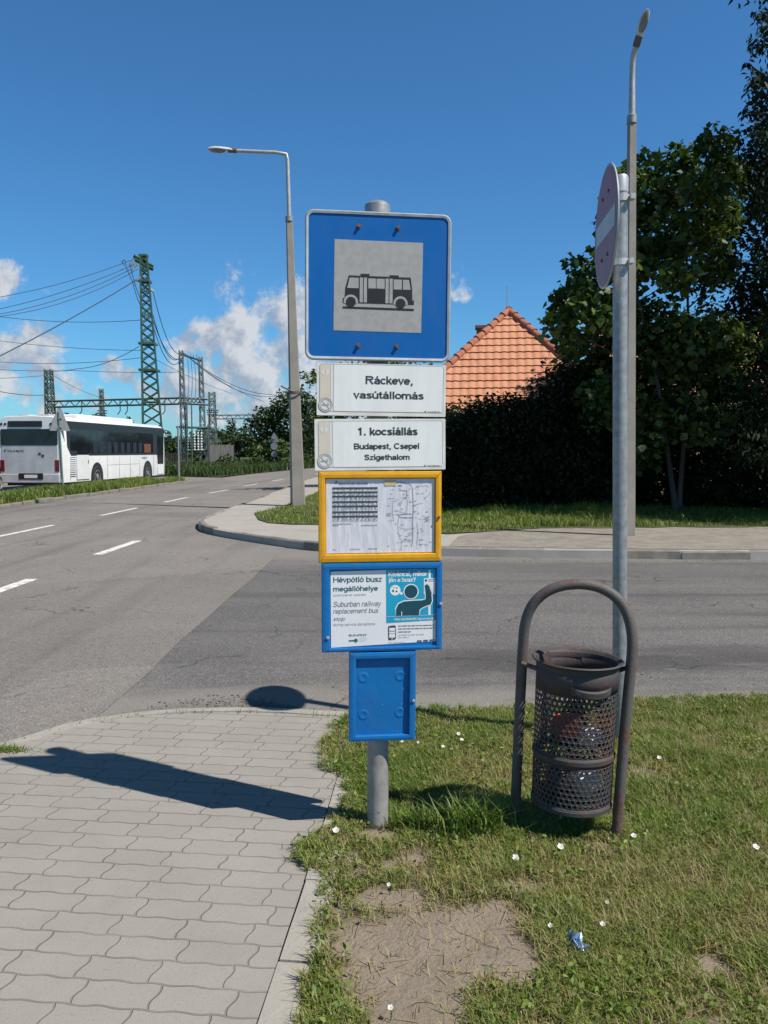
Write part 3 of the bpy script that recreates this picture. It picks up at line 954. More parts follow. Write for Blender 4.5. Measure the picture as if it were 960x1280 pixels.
def stroke(mb, pts, wd, y):
    """A printed line of width wd through pts."""
    for (x0, z0), (x1, z1) in zip(pts, pts[1:]):
        dx, dz = x1 - x0, z1 - z0
        l = math.hypot(dx, dz) or 1e-6
        nx, nz = -dz / l * wd / 2, dx / l * wd / 2
        ex, ez = dx / l * wd * 0.3, dz / l * wd * 0.3
        mb.flat([(x0 - nx - ex, z0 - nz - ez), (x1 - nx + ex, z1 - nz + ez), (x1 + nx + ex, z1 + nz + ez), (x0 + nx - ex, z0 + nz - ez)], y)


# ------------------------------------------------------------------ foliage
def rand_dirs(n):
    v = rng.normal(size=(n, 3))
    return v / np.linalg.norm(v, axis=1, keepdims=True)


def leaf_arrays(pts, size, aspect=0.62, droop=0.35, spread=0.35):
    """Kite-shaped folded leaves, two quads each share a midrib."""
    n = len(pts)
    d1 = rand_dirs(n)
    d1[:, 2] = d1[:, 2] * 0.7 - droop
    d1 /= np.linalg.norm(d1, axis=1, keepdims=True)
    nn = rand_dirs(n)
    nn[:, 2] = np.abs(nn[:, 2]) + 0.35
    sd = np.cross(d1, nn)
    sd /= np.linalg.norm(sd, axis=1, keepdims=True) + 1e-9
    up = np.cross(sd, d1)
    s = size * (1 + rng.uniform(-spread, spread, n))[:, None]
    base = pts
    tip = pts + d1 * s
    mid = pts + d1 * s * 0.45
    l = mid + sd * s * aspect * 0.5 + up * s * 0.10
    r = mid - sd * s * aspect * 0.5 + up * s * 0.10
    v = np.stack([base, l, tip, r], axis=1).reshape(-1, 3)
    f = np.arange(n * 4).reshape(-1, 4)
    return v, f


def clump_points(clumps, density):
    """Points in lumpy balls (x,y,z,r[,squash]); biased to the outside, torn by noise."""
    out = []
    for c in clumps:
        x, y, z, r = c[:4]
        sq = c[4] if len(c) > 4 else 0.8
        n = max(12, int(density * r ** 2))
        dd = rand_dirs(n)
        rad = rng.uniform(0.25, 1.0, n) ** 0.55
        # lobes
        ph = rng.uniform(0, 6.28, 4)
        lob = 1 + 0.20 * np.sin(dd[:, 0] * 5 + ph[0]) * np.sin(dd[:, 1] * 5 + ph[1]) + 0.18 * np.sin(dd[:, 2] * 6 + ph[2] + dd[:, 0] * 4)
        p = dd * (rad * lob * r)[:, None]
        p[:, 2] *= sq
        keep = np.sin(p[:, 0] * 4.2 / r + ph[3]) * np.sin(p[:, 1] * 4.2 / r + ph[1]) * np.sin(p[:, 2] * 5 / r + ph[2]) > -0.40
        out.append(p[keep] + np.array([x, y, z]))
    return np.concatenate(out)


def crown(name, clumps, leaf, density, m, parent, aspect=0.62, droop=0.35):
    pts = clump_points(clumps, density)
    v, f = leaf_arrays(pts, leaf, aspect, droop)
    # tint: leaf-to-leaf scatter plus slow drift between shoots
    t = np.clip(0.45 + rng.normal(0, 0.22, len(pts)) + 0.18 * np.sin(pts[:, 0] * 1.7) * np.sin(pts[:, 2] * 2.1), 0, 1)
    return np_mesh(name, v, f, m, parent, t)


def limbs(name, base, trunk_top, clumps, r0, m, parent, every=1, stems=None):
    """Tapered trunk(s) with a bent limb to each foliage clump."""
    mb = MB()
    base = Vector(base)
    top = Vector(trunk_top)
    stems = stems or [(base, top)]
    paths = []
    for (a, b) in stems:
        a, b = Vector(a), Vector(b)
        L = (b - a).length
        pts = []
        n = 9
        for i in range(n + 1):
            t = i / n
            wob = 0.03 * L * math.sin(t * 5 + a.x) * t
            pts.append(a.lerp(b, t) + Vector((wob, wob * 0.6, 0)))
        rr = [r0 * (1.35 if i == 0 else 1.0) * (1 - 0.8 * i / n) for i in range(n + 1)]
        mb.tube(pts, rr, n=9)
        paths.append(pts)
    for i, c in enumerate(clumps):
        if i % every:
            continue
        tgt = Vector(c[:3])
        bestp, bd = None, 1e9
        for pts in paths:
            for k, p in enumerate(pts[2:]):
                dd = (p - tgt).length + max(0, p.z - tgt.z + 0.3) * 2
                if dd < bd:
                    bd, bestp = dd, p
        mid = bestp.lerp(tgt, 0.5) + Vector((rnd.uniform(-.1, .1), rnd.uniform(-.1, .1), -0.06)) * (tgt - bestp).length
        rb = max(0.012, r0 * 0.32)
        mb.tube([bestp, mid, tgt], [rb, rb * 0.6, rb * 0.22], n=5)
        for q in range(3):
            e = tgt + Vector((rnd.uniform(-1, 1), rnd.uniform(-1, 1), rnd.uniform(-.5, 1))) * c[3] * 0.75
            mb.tube([mid.lerp(tgt, 0.6), e], [rb * 0.3, rb * 0.1], n=4)
    return mb.build(name, m, parent, smooth=True, fix=False)


def tree(name, label, base, height, clumps, leaf, density, lm, r0=0.14, group=None, stems=None, aspect=0.62, droop=0.35, every=1, cat='tree'):
    """clumps are in world coordinates; the thing stands at its trunk's foot."""
    b = Vector(base)
    root = thing(name, label, cat, b, group=group)
    loc = [(c[0] - b.x, c[1] - b.y, c[2] - b.z, *c[3:]) for c in clumps]
    st = None
    if stems:
        st = [(Vector(p) - b, Vector(q) - b) for p, q in stems]
    limbs('trunk', (0, 0, -0.1), (0, 0, height * 0.8), loc, r0, M['bark'], root, every, st)
    crown('crown', loc, leaf, density, lm, root, aspect, droop)
    return root


def blades(name, pts, h, wdt, m, tint, lean=0.5, curl=0.35):
    """Grass: 5-vertex tapered blades, bending over."""
    n = len(pts)
    a = rng.uniform(0, 2 * PI, n)
    ln = np.abs(rng.normal(0, lean, n))
    hh = h * rng.uniform(0.55, 1.25, n) if np.isscalar(h) else h * rng.uniform(0.6, 1.2, n)
    ww = wdt * rng.uniform(0.7, 1.3, n)
    dx, dy = np.cos(a), np.sin(a)
    sx, sy = -dy * ww / 2, dx * ww / 2
    o1 = ln * 0.35 * hh
    o2 = (ln + curl * rng.uniform(0, 1.4, n)) * hh
    z1 = hh * 0.55
    z2 = hh * np.clip(1 - 0.28 * ln, 0.35, 1)
    x, y, z = pts[:, 0], pts[:, 1], pts[:, 2]
    v = np.empty((n, 4, 3))
    v[:, 0] = np.stack([x - sx, y - sy, z - 0.004], 1)
    v[:, 1] = np.stack([x + sx, y + sy, z - 0.004], 1)
    v[:, 2] = np.stack([x + dx * o1 + sx * 0.8, y + dy * o1 + sy * 0.8, z + z1], 1)
    v[:, 3] = np.stack([x + dx * o1 - sx * 0.8, y + dy * o1 - sy * 0.8, z + z1], 1)
    tip = np.stack([x + dx * o2, y + dy * o2, z + z2], 1)
    # two triangles for the stem quad keep one face size
    allv = np.concatenate([v.reshape(-1, 3), tip])
    i = np.arange(n) * 4
    f = np.concatenate([np.stack([i, i + 1, i + 2], 1), np.stack([i, i + 2, i + 3], 1), np.stack([i + 3, i + 2, n * 4 + np.arange(n)], 1)])
    return np_mesh(name, allv, f, m, None, np.concatenate([tint, tint, tint]))


def vnoise(x, y, s, seed=0):
    """Cheap smooth 2-D noise in 0..1."""
    def h(i, j):
        k = np.sin(i * 127.1 + j * 311.7 + seed * 74.7) * 43758.5453
        return k - np.floor(k)
    x, y = x * s, y * s
    i, j = np.floor(x), np.floor(y)
    fx, fy = x - i, y - j
    fx, fy = fx * fx * (3 - 2 * fx), fy * fy * (3 - 2 * fy)
    return (h(i, j) * (1 - fx) + h(i + 1, j) * fx) * (1 - fy) + (h(i, j + 1) * (1 - fx) + h(i + 1, j + 1) * fx) * fy


def in_poly(x, y, poly):
    ins = np.zeros(len(x), dtype=bool)
    n = len(poly)
    for i in range(n):
        x0, y0 = poly[i]
        x1, y1 = poly[(i + 1) % n]
        c = ((y0 > y) != (y1 > y)) & (x < (x1 - x0) * (y - y0) / ((y1 - y0) or 1e-9) + x0)
        ins ^= c
    return ins


# ================================================================== THE SETTING
def sheet(name, poly, z, m, thick=0.0):
    mb = MB()
    if thick:
        mb.prism(poly, z - thick, z)
    else:
        mb.face([(x, y, z) for x, y in poly])
    return struct(mb.build(name, m))


def wavy(p, q, n, amp, seed=0):
    r = random.Random(seed)
    out = []
    for i in range(n + 1):
        t = i / n
        out.append((p[0] + (q[0] - p[0]) * t + r.uniform(-amp, amp) * (0 < i < n), p[1] + (q[1] - p[1]) * t + r.uniform(-amp, amp) * (0 < i < n)))
    return out


def spline(pts, n=8):
    """Catmull-Rom through 2-D points."""
    out = []
    p = [pts[0]] + list(pts) + [pts[-1]]
    for i in range(1, len(p) - 2):
        for k in range(n):
            t = k / n
            q = []
            for a in range(2):
                p0, p1, p2, p3 = p[i - 1][a], p[i][a], p[i + 1][a], p[i + 2][a]
                q.append(0.5 * (2 * p1 + (p2 - p0) * t + (2 * p0 - 5 * p1 + 4 * p2 - p3) * t * t + (3 * p1 - p0 - 3 * p2 + p3) * t ** 3))
            out.append(tuple(q))
    out.append(tuple(pts[-1]))
    return out


def kerb(name, path, wd, ztop, zbot, stone=0.9, gap=0.012, jitter=0.006, m='kerb', seed=1):
    """A run of kerb stones along a plan path, the stones on the left-hand side of it."""
    r = random.Random(seed)
    pts = [Vector((x, y, 0)) for x, y in path]
    # resample to stones
    acc, cum = 0, [0]
    for a, b in zip(pts, pts[1:]):
        acc += (b - a).length
        cum.append(acc)

    def at(s):
        for i in range(len(cum) - 1):
            if s <= cum[i + 1] or i == len(cum) - 2:
                return pts[i].lerp(pts[i + 1], (s - cum[i]) / max(1e-6, cum[i + 1] - cum[i]))
    mb = MB()
    s = 0
    while s < acc - 0.05:
        l = min(stone * r.uniform(0.93, 1.05), acc - s)
        a, b = at(s + gap / 2), at(min(acc, s + l - gap / 2))
        tdir = (b - a).normalized()
        nrm = Vector((-tdir.y, tdir.x, 0))
        dz = r.uniform(-jitter, jitter)
        dn = r.uniform(-jitter, jitter)
        steps = max(1, int(l / 0.16))
        prof = [(0, zbot), (0, ztop - 0.02), (0.018, ztop), (wd, ztop), (wd, zbot)]
        rows = []
        for k in range(steps + 1):
            p = at(s + gap / 2 + (l - gap) * k / steps)
            chip = r.uniform(0, 0.010)
            rows.append([p + nrm * (u + dn + (chip if j in (1, 2) else 0)) + Vector((0, 0, zz + dz + (r.uniform(-.003, .003) if j in (2, 3) else 0) - (chip * 0.5 if j == 2 else 0))) for j, (u, zz) in enumerate(prof)])
        vs = [p for row in rows for p in row]
        fs = []
        for k in range(steps):
            for j in range(4):
                fs.append((k * 5 + j, k * 5 + j + 1, (k + 1) * 5 + j + 1, (k + 1) * 5 + j))
        fs.append((0, 1, 2, 3, 4))
        e = steps * 5
        fs.append((e + 4, e + 3, e + 2, e + 1, e))
        mb.add(vs, fs)
        s += l
    return struct(mb.build(name, M[m]))


# ---- ground to the horizon
sheet('ground', [(-900, -300), (900, -300), (900, 1800), (-900, 1800)], -0.05, M['ground'])

# ---- main road on the left, running away from the camera and bending right
road_r = [(-4.0, 20), (-4.0, 46), (-2.7, 60), (0.3, 80), (4.5, 100), (12, 130), (40, 200)]
road_l = [(33, 204), (5.5, 133), (-2.6, 103), (-6.8, 80), (-9.2, 61), (-10.1, 46), (-10.4, 30), (-10.9, 22), (-10.9, -30)]
seam = [(q[0], q[1]) for q in wavy((-2.05, -30), (-1.65, 13.4), 40, 0.02, 3)]
sheet('road', seam + [(-1.65, 20)] + road_r + road_l, 0.0, M['road'])
sheet('side_street', [(-2.3, 2.5), (70, 2.5), (70, 14.2), (-2.3, 14.2)], -0.004, M['street'])
# bus bay and the track joining beyond it
sheet('bus_bay', [(-30, 8), (-12.4, 8), (-11.6, 20), (-10.2, 44.2), (-9.6, 50), (-12, 53), (-30, 56)], -0.006, M['road'])


def dash(px0, px1, w_):
    a, b = G(*px0), G(*px1)
    dr = (b - a).normalized()
    n = Vector((-dr.y, dr.x, 0)) * w_ / 2
    q = MB()
    q.face([a - n, b - n, b + n, a + n])
    return q


mk = MB()
for yy in [(-7.45, 5.6), (-7.35, 10.6), (-7.25, 15.2), (-7.05, 20.6), (-6.9, 26.0), (-6.7, 31.6), (-6.45, 38.0), (-6.0, 44.5), (-5.5, 51), (-4.8, 58)]:
    x, y = yy
    ln = 2.7
    sl_ = 0.03 if y < 30 else 0.09
    mk.face([(x - .065, y, .004), (x + .065, y, .004), (x + .065 + sl_ * ln, y + ln, .004), (x - .065 + sl_ * ln, y + ln, .004)])
for y in (3.9, 8.3, 12.75):
    mk.face([(-4.52, y, .004), (-4.36, y, .004), (-4.33, y + 2.0, .004), (-4.49, y + 2.0, .004)])
struct(mk.build('lane_marking', M['paint'], fix=False))

# ---- near corner: block paving with a flush kerb
edge_near = spline([(-4.3, -6), (-4.25, 0), (-3.9, 2.0), (-3.1, 3.45), (-2.5, 4.08), (-2.08, 4.40), (-1.79, 4.76), (-1.37, 4.97), (-0.79, 5.02), (-0.19, 4.93), (0.1, 4.93)], 6)
kin = [(-0.62, -6), (-0.44, 1.2), (-0.335, 2.4), (-0.27, 3.3), (-0.20, 4.3), (-0.19, 4.85)]
kout = [(-0.44, -6), (-0.31, 1.2), (-0.215, 2.4), (-0.145, 3.3), (-0.08, 4.3), (-0.07, 4.85)]
sheet('pavement', [(-0.62, -6)] + kin[1:] + list(reversed(edge_near[:-2])), 0.022, M['paver'], 0.12)
kerb('kerb_stones', [(x, y) for x, y in reversed(edge_near)], 0.10, 0.031, -0.08, 0.95, 0.014, 0.003, m='edging', seed=4)
kerb('path_edging', kout, 0.115, 0.028, -0.08, 0.5, 0.006, 0.003, m='edging', seed=5)

# ---- far corner pavement round the lamp
edge_far = spline([(-2.75, 60), (-4.0, 46), (-4.0, 30), (-4.05, 19.6), (-3.95, 17.6), (-3.45, 16.1), (-2.45, 14.7), (-1.0, 13.2), (0.9, 12.62), (3.8, 12.3), (12, 12.2), (70, 12.2)], 6)
sheet('far_pavement', edge_far + [(70, 60)], 0.118, M['pave'], 0.2)
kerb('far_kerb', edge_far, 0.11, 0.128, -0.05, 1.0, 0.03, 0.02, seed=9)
# dirt band, verge and lawn lying on it
lampL = [G(318, 642, .12), G(323, 650, .12), G(335, 654, .12), G(365, 656, .12), G(400, 656, .12), G(470, 660, .12), G(560, 668, .12)]
lamp_poly = [(q.x, q.y) for q in lampL] + [(3.0, 15.8), (3.0, 40), (-1.9, 42), (-2.2, 34), (-2.5, 26), (-2.72, 22)]
dirt_poly = spline([(1.0, 12.85), (2.2, 12.7), (3.9, 12.5), (12, 12.4), (69, 12.4)], 5) + [(69, 17), (12, 16.6), (5, 16.2), (2.4, 15.9), (1.3, 14.4)]
sheet('dirt_path', dirt_poly, 0.124, M['dirt'])
verge_poly = [(1.2, 15.6)] + wavy((1.9, 15.75), (13, 16.5), 26, 0.12, 5) + [(69, 17.4), (69, 59), (3, 59), (1.2, 30)]
sheet('verge', verge_poly, 0.130, M['verge_soil'])
sheet('lamp_lawn', lamp_poly, 0.134, M['verge_soil'])

# ---- left verge between road and bus bay
lv = [(-10.75, 10), (-10.85, 23.3), (-10.55, 30), (-10.25, 38), (-10.05, 43.0)]
lvp = [(x - 0.14, y) for x, y in lv] + [(-10.6, 43.9), (-11.3, 44.0), (-11.9, 40), (-12.7, 30), (-13.4, 20), (-13.6, 10)]
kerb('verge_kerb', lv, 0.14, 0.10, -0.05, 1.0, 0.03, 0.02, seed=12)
gx = MB()
nx_, ny_ = 8, 40
vv = []
for j in range(ny_ + 1):
    y = 10 + 33.6 * j / ny_
    xr = np.interp(y, [q[1] for q in lv], [q[0] for q in lv]) - 0.14
    xl = np.interp(y, [10, 20, 30, 40, 43.6], [-13.6, -13.3, -12.7, -12.0, -11.2])
    for i in range(nx_ + 1):
        t = i / nx_
        vv.append((xr + (xl - xr) * t, y, 0.07 + 0.11 * math.sin(PI * min(1, t * 1.1)) * min(1, (43.9 - y) / 4 + .1)))
gx.add(vv, [(j * (nx_ + 1) + i, j * (nx_ + 1) + i + 1, (j + 1) * (nx_ + 1) + i + 1, (j + 1) * (nx_ + 1) + i) for j in range(ny_) for i in range(nx_)])
struct(gx.build('bay_verge', M['verge_soil'], smooth=True))
# far verge beyond the track
fv = [(-10.0, 50.5), (-9.6, 56), (-8.9, 62), (-6.7, 80), (-2.5, 103), (5.6, 133), (33, 204), (-30, 230), (-60, 120), (-30, 57), (-13, 52.5)]
sheet('far_verge', fv, 0.05, M['verge_soil'])

# ---- lawn in front
lawn_edge = [G(378, 1280), G(390, 1240), G(399, 1160), G(404, 1110), G(400, 1098), G(372, 1090), G(362, 1070), G(380, 1056), G(412, 1040), G(425, 1015),
             G(432, 985), G(404, 968), G(402, 945), G(416, 915), G(440, 897), G(470, 896), G(530, 893), G(640, 889), G(800, 883), G(960, 880)]
lawn_poly = [(-0.40, -4)] + [(-0.30, 1.2)] + [(q.x, q.y) for q in lawn_edge] + [(4, 5.2), (14, 5.3), (14, -4)]
soil_poly = [(-0.43, -4), (-0.30, 1.2), (-0.205, 2.4), (-0.135, 3.3), (-0.07, 4.3), (-0.06, 4.86)] + wavy((0.1, 4.95), (4, 5.12), 22, 0.03, 8) + [(14, 5.2), (14, -4)]


def lawn_z(x, y):
    return 0.020 + 0.030 * (vnoise(x, y, 1.7, 3) - 0.3) * np.clip((x + 0.1) * 2, 0, 1) + 0.012 * vnoise(x, y, 7, 5)


def make_soil():
    xs = np.concatenate([np.arange(-0.44, 3.2, 0.035), np.arange(3.3, 14.1, 0.4)])
    ys = np.concatenate([np.arange(-4, 1.6, 0.3), np.arange(1.6, 5.36, 0.035)])
    X, Y = np.meshgrid(xs, ys)
    Z = lawn_z(X, Y)
    nxx = len(xs)
    poly = soil_poly
    cx = (X[:-1, :-1] + X[1:, 1:]) / 2
    cy = (Y[:-1, :-1] + Y[1:, 1:]) / 2
    keep = in_poly(cx.ravel(), cy.ravel(), poly)
    idx = np.arange(X.size).reshape(X.shape)
    f = np.stack([idx[:-1, :-1].ravel(), idx[:-1, 1:].ravel(), idx[1:, 1:].ravel(), idx[1:, :-1].ravel()], 1)[keep]
    used, inv = np.unique(f.ravel(), return_inverse=True)
    v = np.stack([X.ravel(), Y.ravel(), Z.ravel()], 1)[used]
    o = np_mesh('lawn_soil', v, inv.reshape(f.shape), M['lawn_soil'], smooth=True)
    at = o.data.attributes.new('thatch', 'FLOAT', 'POINT')
    at.data.foreach_set('value', np.clip(0.35 - bare(v[:, 0], v[:, 1]) * 1.4, 0, 1).astype(np.float32))
    return struct(o)


BARE = [(0.14, 2.46, 0.25, 0.30), (0.25, 2.58, 0.20, 0.22), (0.10, 2.2, 0.15, 0.2), (0.33, 2.44, 0.14, 0.15), (0.02, 2.80, 0.11, 0.09), (-0.02, 3.30, 0.085, 0.06)]
THIN = [(0.86, 2.62, 0.30, 0.16), (0.52, 2.46, 0.16, 0.14), (1.02, 2.42, 0.25, 0.12), (0.40, 2.85, 0.35, 0.10), (0.0, 3.1, 0.2, 0.14)]


def bare(x, y):
    b = np.full_like(x, -0.75)
    for cx, cy, rx, ry in THIN:      # worn but not yet bare
        b = np.maximum(b, -0.22 - 0.9 * (((x - cx) / rx) ** 2 + ((y - cy) / ry) ** 2))
    for cx, cy, rx, ry in BARE:
        b = np.maximum(b, 1 - ((x - cx) / rx) ** 2 - ((y - cy) / ry) ** 2)
    return b + (vnoise(x, y, 7, 1) - 0.5) * 1.5 + (vnoise(x, y, 27, 2) - 0.5) * 0.8 + (vnoise(x, y, 70, 6) - 0.5) * 0.6


make_soil()


def lawn_grass():
    n = 860000
    # more candidates near the camera, where blades are large
    x = rng.uniform(-0.5, 7.3, n)
    y = rng.uniform(1.75, 5.3, n)
    k = in_poly(x + (vnoise(x, y, 22, 41) - .5) * .10, y + (vnoise(x, y, 22, 42) - .5) * .10, lawn_poly) & ((x < 0.3 + 0.62 * y + 0.6) | (rng.uniform(0, 1, n) < 0.6))
    x, y = x[k], y[k]
    b = bare(x, y)
    green = vnoise(x, y, 1.5, 8) * 0.55 + vnoise(x, y, 5, 9) * 0.45
    dry = np.clip((vnoise(x, y, 2.3, 14) * 0.6 + vnoise(x, y, 8, 15) * 0.5) - 0.25, 0, 1) + np.clip(0.75 + b, 0, 0.8) * 0.75 + np.clip((3.1 - y) * 0.14, 0, .12)
    dens = np.clip(0.18 - b * 0.85, 0.0, 1) * np.clip(0.30 + 1.2 * green, 0.25, 1)
    k = rng.uniform(0, 1, len(x)) < np.maximum(dens, 0.012)
    x, y, green, dry = x[k], y[k], green[k], dry[k]
    tint = np.clip(0.33 + (green - 0.5) * -0.30 + rng.normal(0, 0.15, len(x)) + 0.50 * dry, 0, 0.82)
    straw = rng.uniform(0, 1, len(x)) < 0.05 + 0.42 * dry
    tint[straw] = rng.uniform(0.82, 1, straw.sum())
    h = 0.020 + 0.036 * green + 0.010 * vnoise(x, y, 12, 4)
    z = lawn_z(x, y)
    pts = np.stack([x, y, z], 1)
    o = blades('grass', pts, h, 0.0036, M['blade'], tint, 0.65, 0.5)
    stuff(o, 'short patchy lawn grass round the bus stop pole and bin', 'grass')


lawn_grass()


def lawn_weeds():
    """Small broad leaves of clover, knotgrass and plantain among the grass."""
    n = 60000
    x = rng.uniform(-0.45, 3.4, n)
    y = rng.uniform(1.9, 5.2, n)
    k = in_poly(x, y, lawn_poly) & (x < 0.6 + 0.55 * y)
    x, y = x[k], y[k]
    near_edge = np.clip(1.2 - (x + 0.25) * 3.0, 0, 1)
    d_ = np.clip(vnoise(x, y, 3.1, 21) * 1.5 - 0.62, 0, 1) * np.clip(0.1 - bare(x, y) * 1.5, 0, 1) + near_edge * 0.55 * (bare(x, y) < 0.1)
    k = rng.uniform(0, 1, len(x)) < d_
    x, y = x[k], y[k]
    pts = np.stack([x, y, lawn_z(x, y) + rng.uniform(0.004, 0.042, len(x))], 1)
    v, f = leaf_arrays(pts, 0.021, 0.55, 0.0)
    o = np_mesh('lawn_weeds', v, f, M['blade'], None, np.clip(rng.normal(0.33, 0.2, len(x)), 0, 0.75))
    stuff(o, 'low broad leaved weeds creeping through the lawn and over the path edging', 'weeds')


lawn_weeds()


def strip_grass(name, label, poly, n, h, wd, m, zf, dens=None, tall=None, tint0=0.35):
    xs = [p[0] for p in poly]
    ys = [p[1] for p in poly]
    x = rng.uniform(min(xs), max(xs), n)
    y = rng.uniform(min(ys), max(ys), n)
    k = in_poly(x, y, poly)
    x, y = x[k], y[k]
    g = vnoise(x, y, 0.9, 31) * 0.6 + vnoise(x, y, 3.3, 32) * 0.4
    k = rng.uniform(0, 1, len(x)) < np.clip(g * 1.8 - 0.1, 0.15, 1)
    x, y, g = x[k], y[k], g[k]
    hh = h * (0.5 + g)
    if tall is not None:
        hh = hh * tall(x, y)
    t = np.clip(tint0 + (0.5 - g) * 0.4 + rng.normal(0, 0.18, len(x)), 0, 1)
    straw = rng.uniform(0, 1, len(x)) < 0.07
    t[straw] = rng.uniform(0.8, 1, straw.sum())
    z = zf(x, y) if callable(zf) else np.full(len(x), zf)
    o = blades(name, np.stack([x, y, z], 1), hh, wd, m, t, 0.5, 0.4)
    return stuff(o, label, 'grass')


vp = [(1.3, 15.75)] + wavy((1.9, 15.95), (13, 16.6), 20, 0.22, 5) + [(13, 19.5), (1.3, 19.5)]
strip_grass('verge_grass', 'rough grass strip between the dirt path and the dark hedge', vp, 42000, 0.12, 0.011, M['blade'], 0.13,
            tall=lambda x, y: 0.7 + 1.1 * np.exp(-((x - 4.7) / 0.8) ** 2) + 0.6 * np.exp(-((x - 3.1) / 0.6) ** 2) + np.clip((y - 16.8) * .5, 0, 1), tint0=0.3)
strip_grass('lamp_lawn_grass', 'mown grass round the concrete lamp post beyond the junction', lamp_poly, 60000, 0.07, 0.012, M['blade'], 0.134, tint0=0.42)
lvz = lambda x, y: 0.06 + 0.11 * np.sin(PI * np.clip((-10.7 - x) / 2.0, 0, 1)) * np.clip((43.9 - y) / 4 + .1, 0, 1)
strip_grass('bay_verge_grass', 'unmown grass on the verge in front of the white bus', lvp, 60000, 0.22, 0.022, M['blade'], lvz, tint0=0.3)
fvp = [(-10.2, 50.8), (-9.6, 56), (-8.9, 62), (-6.7, 80), (-2.5, 103), (-12, 110), (-22, 80), (-15, 53)]
strip_grass('far_verge_grass', 'tall weedy grass on the bank beside the road bend', fvp, 70000, 0.62, 0.05, M['weed'], 0.05, tint0=0.45)
# weeds in the paving joint at the left edge and along the kerb
px = G(12, 942)
xx = np.concatenate([rng.normal(px.x, 0.06, 260), rng.uniform(-2.2, -0.2, 90)])
yy = np.concatenate([rng.normal(px.y - 0.02, 0.022, 260), np.full(90, 0.0)])
ex = np.array([q[0] for q in edge_near])
ey = np.array([q[1] for q in edge_near])
yy[260:] = np.interp(xx[260:], ex, ey) - rng.uniform(0.09, 0.12, 90)
o = blades('joint_weeds', np.stack([xx, yy, np.full(350, 0.024)], 1), 0.03, 0.004, M['blade'], np.clip(rng.normal(.4, .2, 350), 0, 1), 0.9, 0.5)
stuff(o, 'tiny weeds growing in the joint behind the flush kerb', 'weeds')

# loose grit in the gutter by the kerb and scattered bits on the asphalt
def grit():
    n = 2600
    x = rng.uniform(-1.7, -0.35, n)
    e = np.interp(x, ex, ey)
    spread = 0.20 * np.exp(-((x + 1.05) / 0.42) ** 2) + 0.02
    y = e + 0.01 + np.abs(rng.normal(0, 1, n)) * spread * 0.55
    x2 = rng.uniform(-6, 6, 700)
    y2 = rng.uniform(5.0, 12.2, 700)
    x3 = rng.uniform(0.2, 9, 800)
    y3 = 12.2 - np.abs(rng.normal(0, 0.18, 800))
    xx, yy = np.concatenate([x, x2, x3]), np.concatenate([y, y2, y3])
    s = np.abs(rng.normal(0.0045, 0.003, len(xx))) + 0.002
    k = (yy > np.interp(xx, ex, ey) + 0.005) | (xx > 0)
    xx, yy, s = xx[k], yy[k], s[k]
    v = np.stack([np.stack([xx + s * a, yy + s * b, np.full(len(xx), 0.001) + s * c], 1) for a, b, c in ((-1, -.7, 0), (1, -.8, 0), (.8, 1, 0), (-.9, .8, 0), (.1, 0, 1.1))], 1).reshape(-1, 3)
    i = np.arange(len(xx)) * 5
    f = np.concatenate([np.stack([i, i + 1, i + 4], 1), np.stack([i + 1, i + 2, i + 4], 1), np.stack([i + 2, i + 3, i + 4], 1), np.stack([i + 3, i, i + 4], 1)])
    o = np_mesh('grit', v, f, M['gravel'])
    stuff(o, 'dark loose grit gathered in the gutter along the kerb', 'grit')


grit()
# damp dark debris lying against the kerb
cres = [(-1.42, 5.015), (-1.25, 5.02), (-1.0, 5.045), (-0.8, 5.05), (-0.62, 5.05), (-0.66, 5.10), (-0.82, 5.155), (-1.02, 5.17), (-1.2, 5.13), (-1.34, 5.06)]
sheet('gutter_dirt', spline(cres + [cres[0]], 6)[:-1], 0.0025, M['damp'])


# ================================================================== HOUSES
def tile_slope(vs, fs, ts, O, U, V, N, L, kl, kr, S, tw=0.25, course=0.34):
    O, U, V, N = Vector(O), Vector(U).normalized(), Vector(V).normalized(), Vector(N).normalized()
    nrow = int(math.ceil(S / course))
    prof = [(0.0, 0.008), (0.18, 0.0), (0.45, 0.014), (0.62, 0.020), (0.82, 0.016), (1.0, 0.008)]
    for i in range(nrow):
        s0 = i * course
        s1 = min(S, s0 + course)
        ua, ub = kl * s0, L - kr * s0
        off = (i % 2) * tw * 0.5 * 0
        k = int(math.floor((ua - off) / tw))
        while k * tw + off < ub:
            u0 = k * tw + off
            k += 1
            lo, hi = max(u0, ua), min(u0 + tw, ub)
            if hi - lo < 0.02:
                continue
            tnt = min(1, max(0, rnd.gauss(0.5, 0.07)))
            lift = rnd.uniform(-0.003, 0.004)
            b = len(vs)
            for (q, hgt) in prof:
                u = min(max(u0 + q * tw, lo), hi)
                for (s, base) in ((s0 - 0.03, 0.052 + lift), (s1, 0.012)):
                    # clip the upper corners to the hip
                    uu = min(max(u, kl * max(s, 0)), L - kr * max(s, 0)) if s == s1 else u
                    vs.append(O + U * uu + V * s + N * (base + hgt))
                vs.append(O + U * u + V * (s0 - 0.028) + N * (0.004))
            for j in range(len(prof) - 1):
                a = b + j * 3
                fs.append((a, a + 3, a + 4, a + 1))
                ts.append(tnt)
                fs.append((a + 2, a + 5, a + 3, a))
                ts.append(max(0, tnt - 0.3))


def hip_line(mb, p, q, r=0.13, step=0.36):
    p, q = Vector(p), Vector(q)
    L = (q - p).length
    n = int(L / step)
    dr = (q - p) / n
    for i in range(n):
        a = p + dr * i
        b = p + dr * (i + 1.12)
        mb.tube([a + Vector((0, 0, 0.02)), b + Vector((0, 0, -0.01))], [r * 1.06, r * 0.84], n=10)


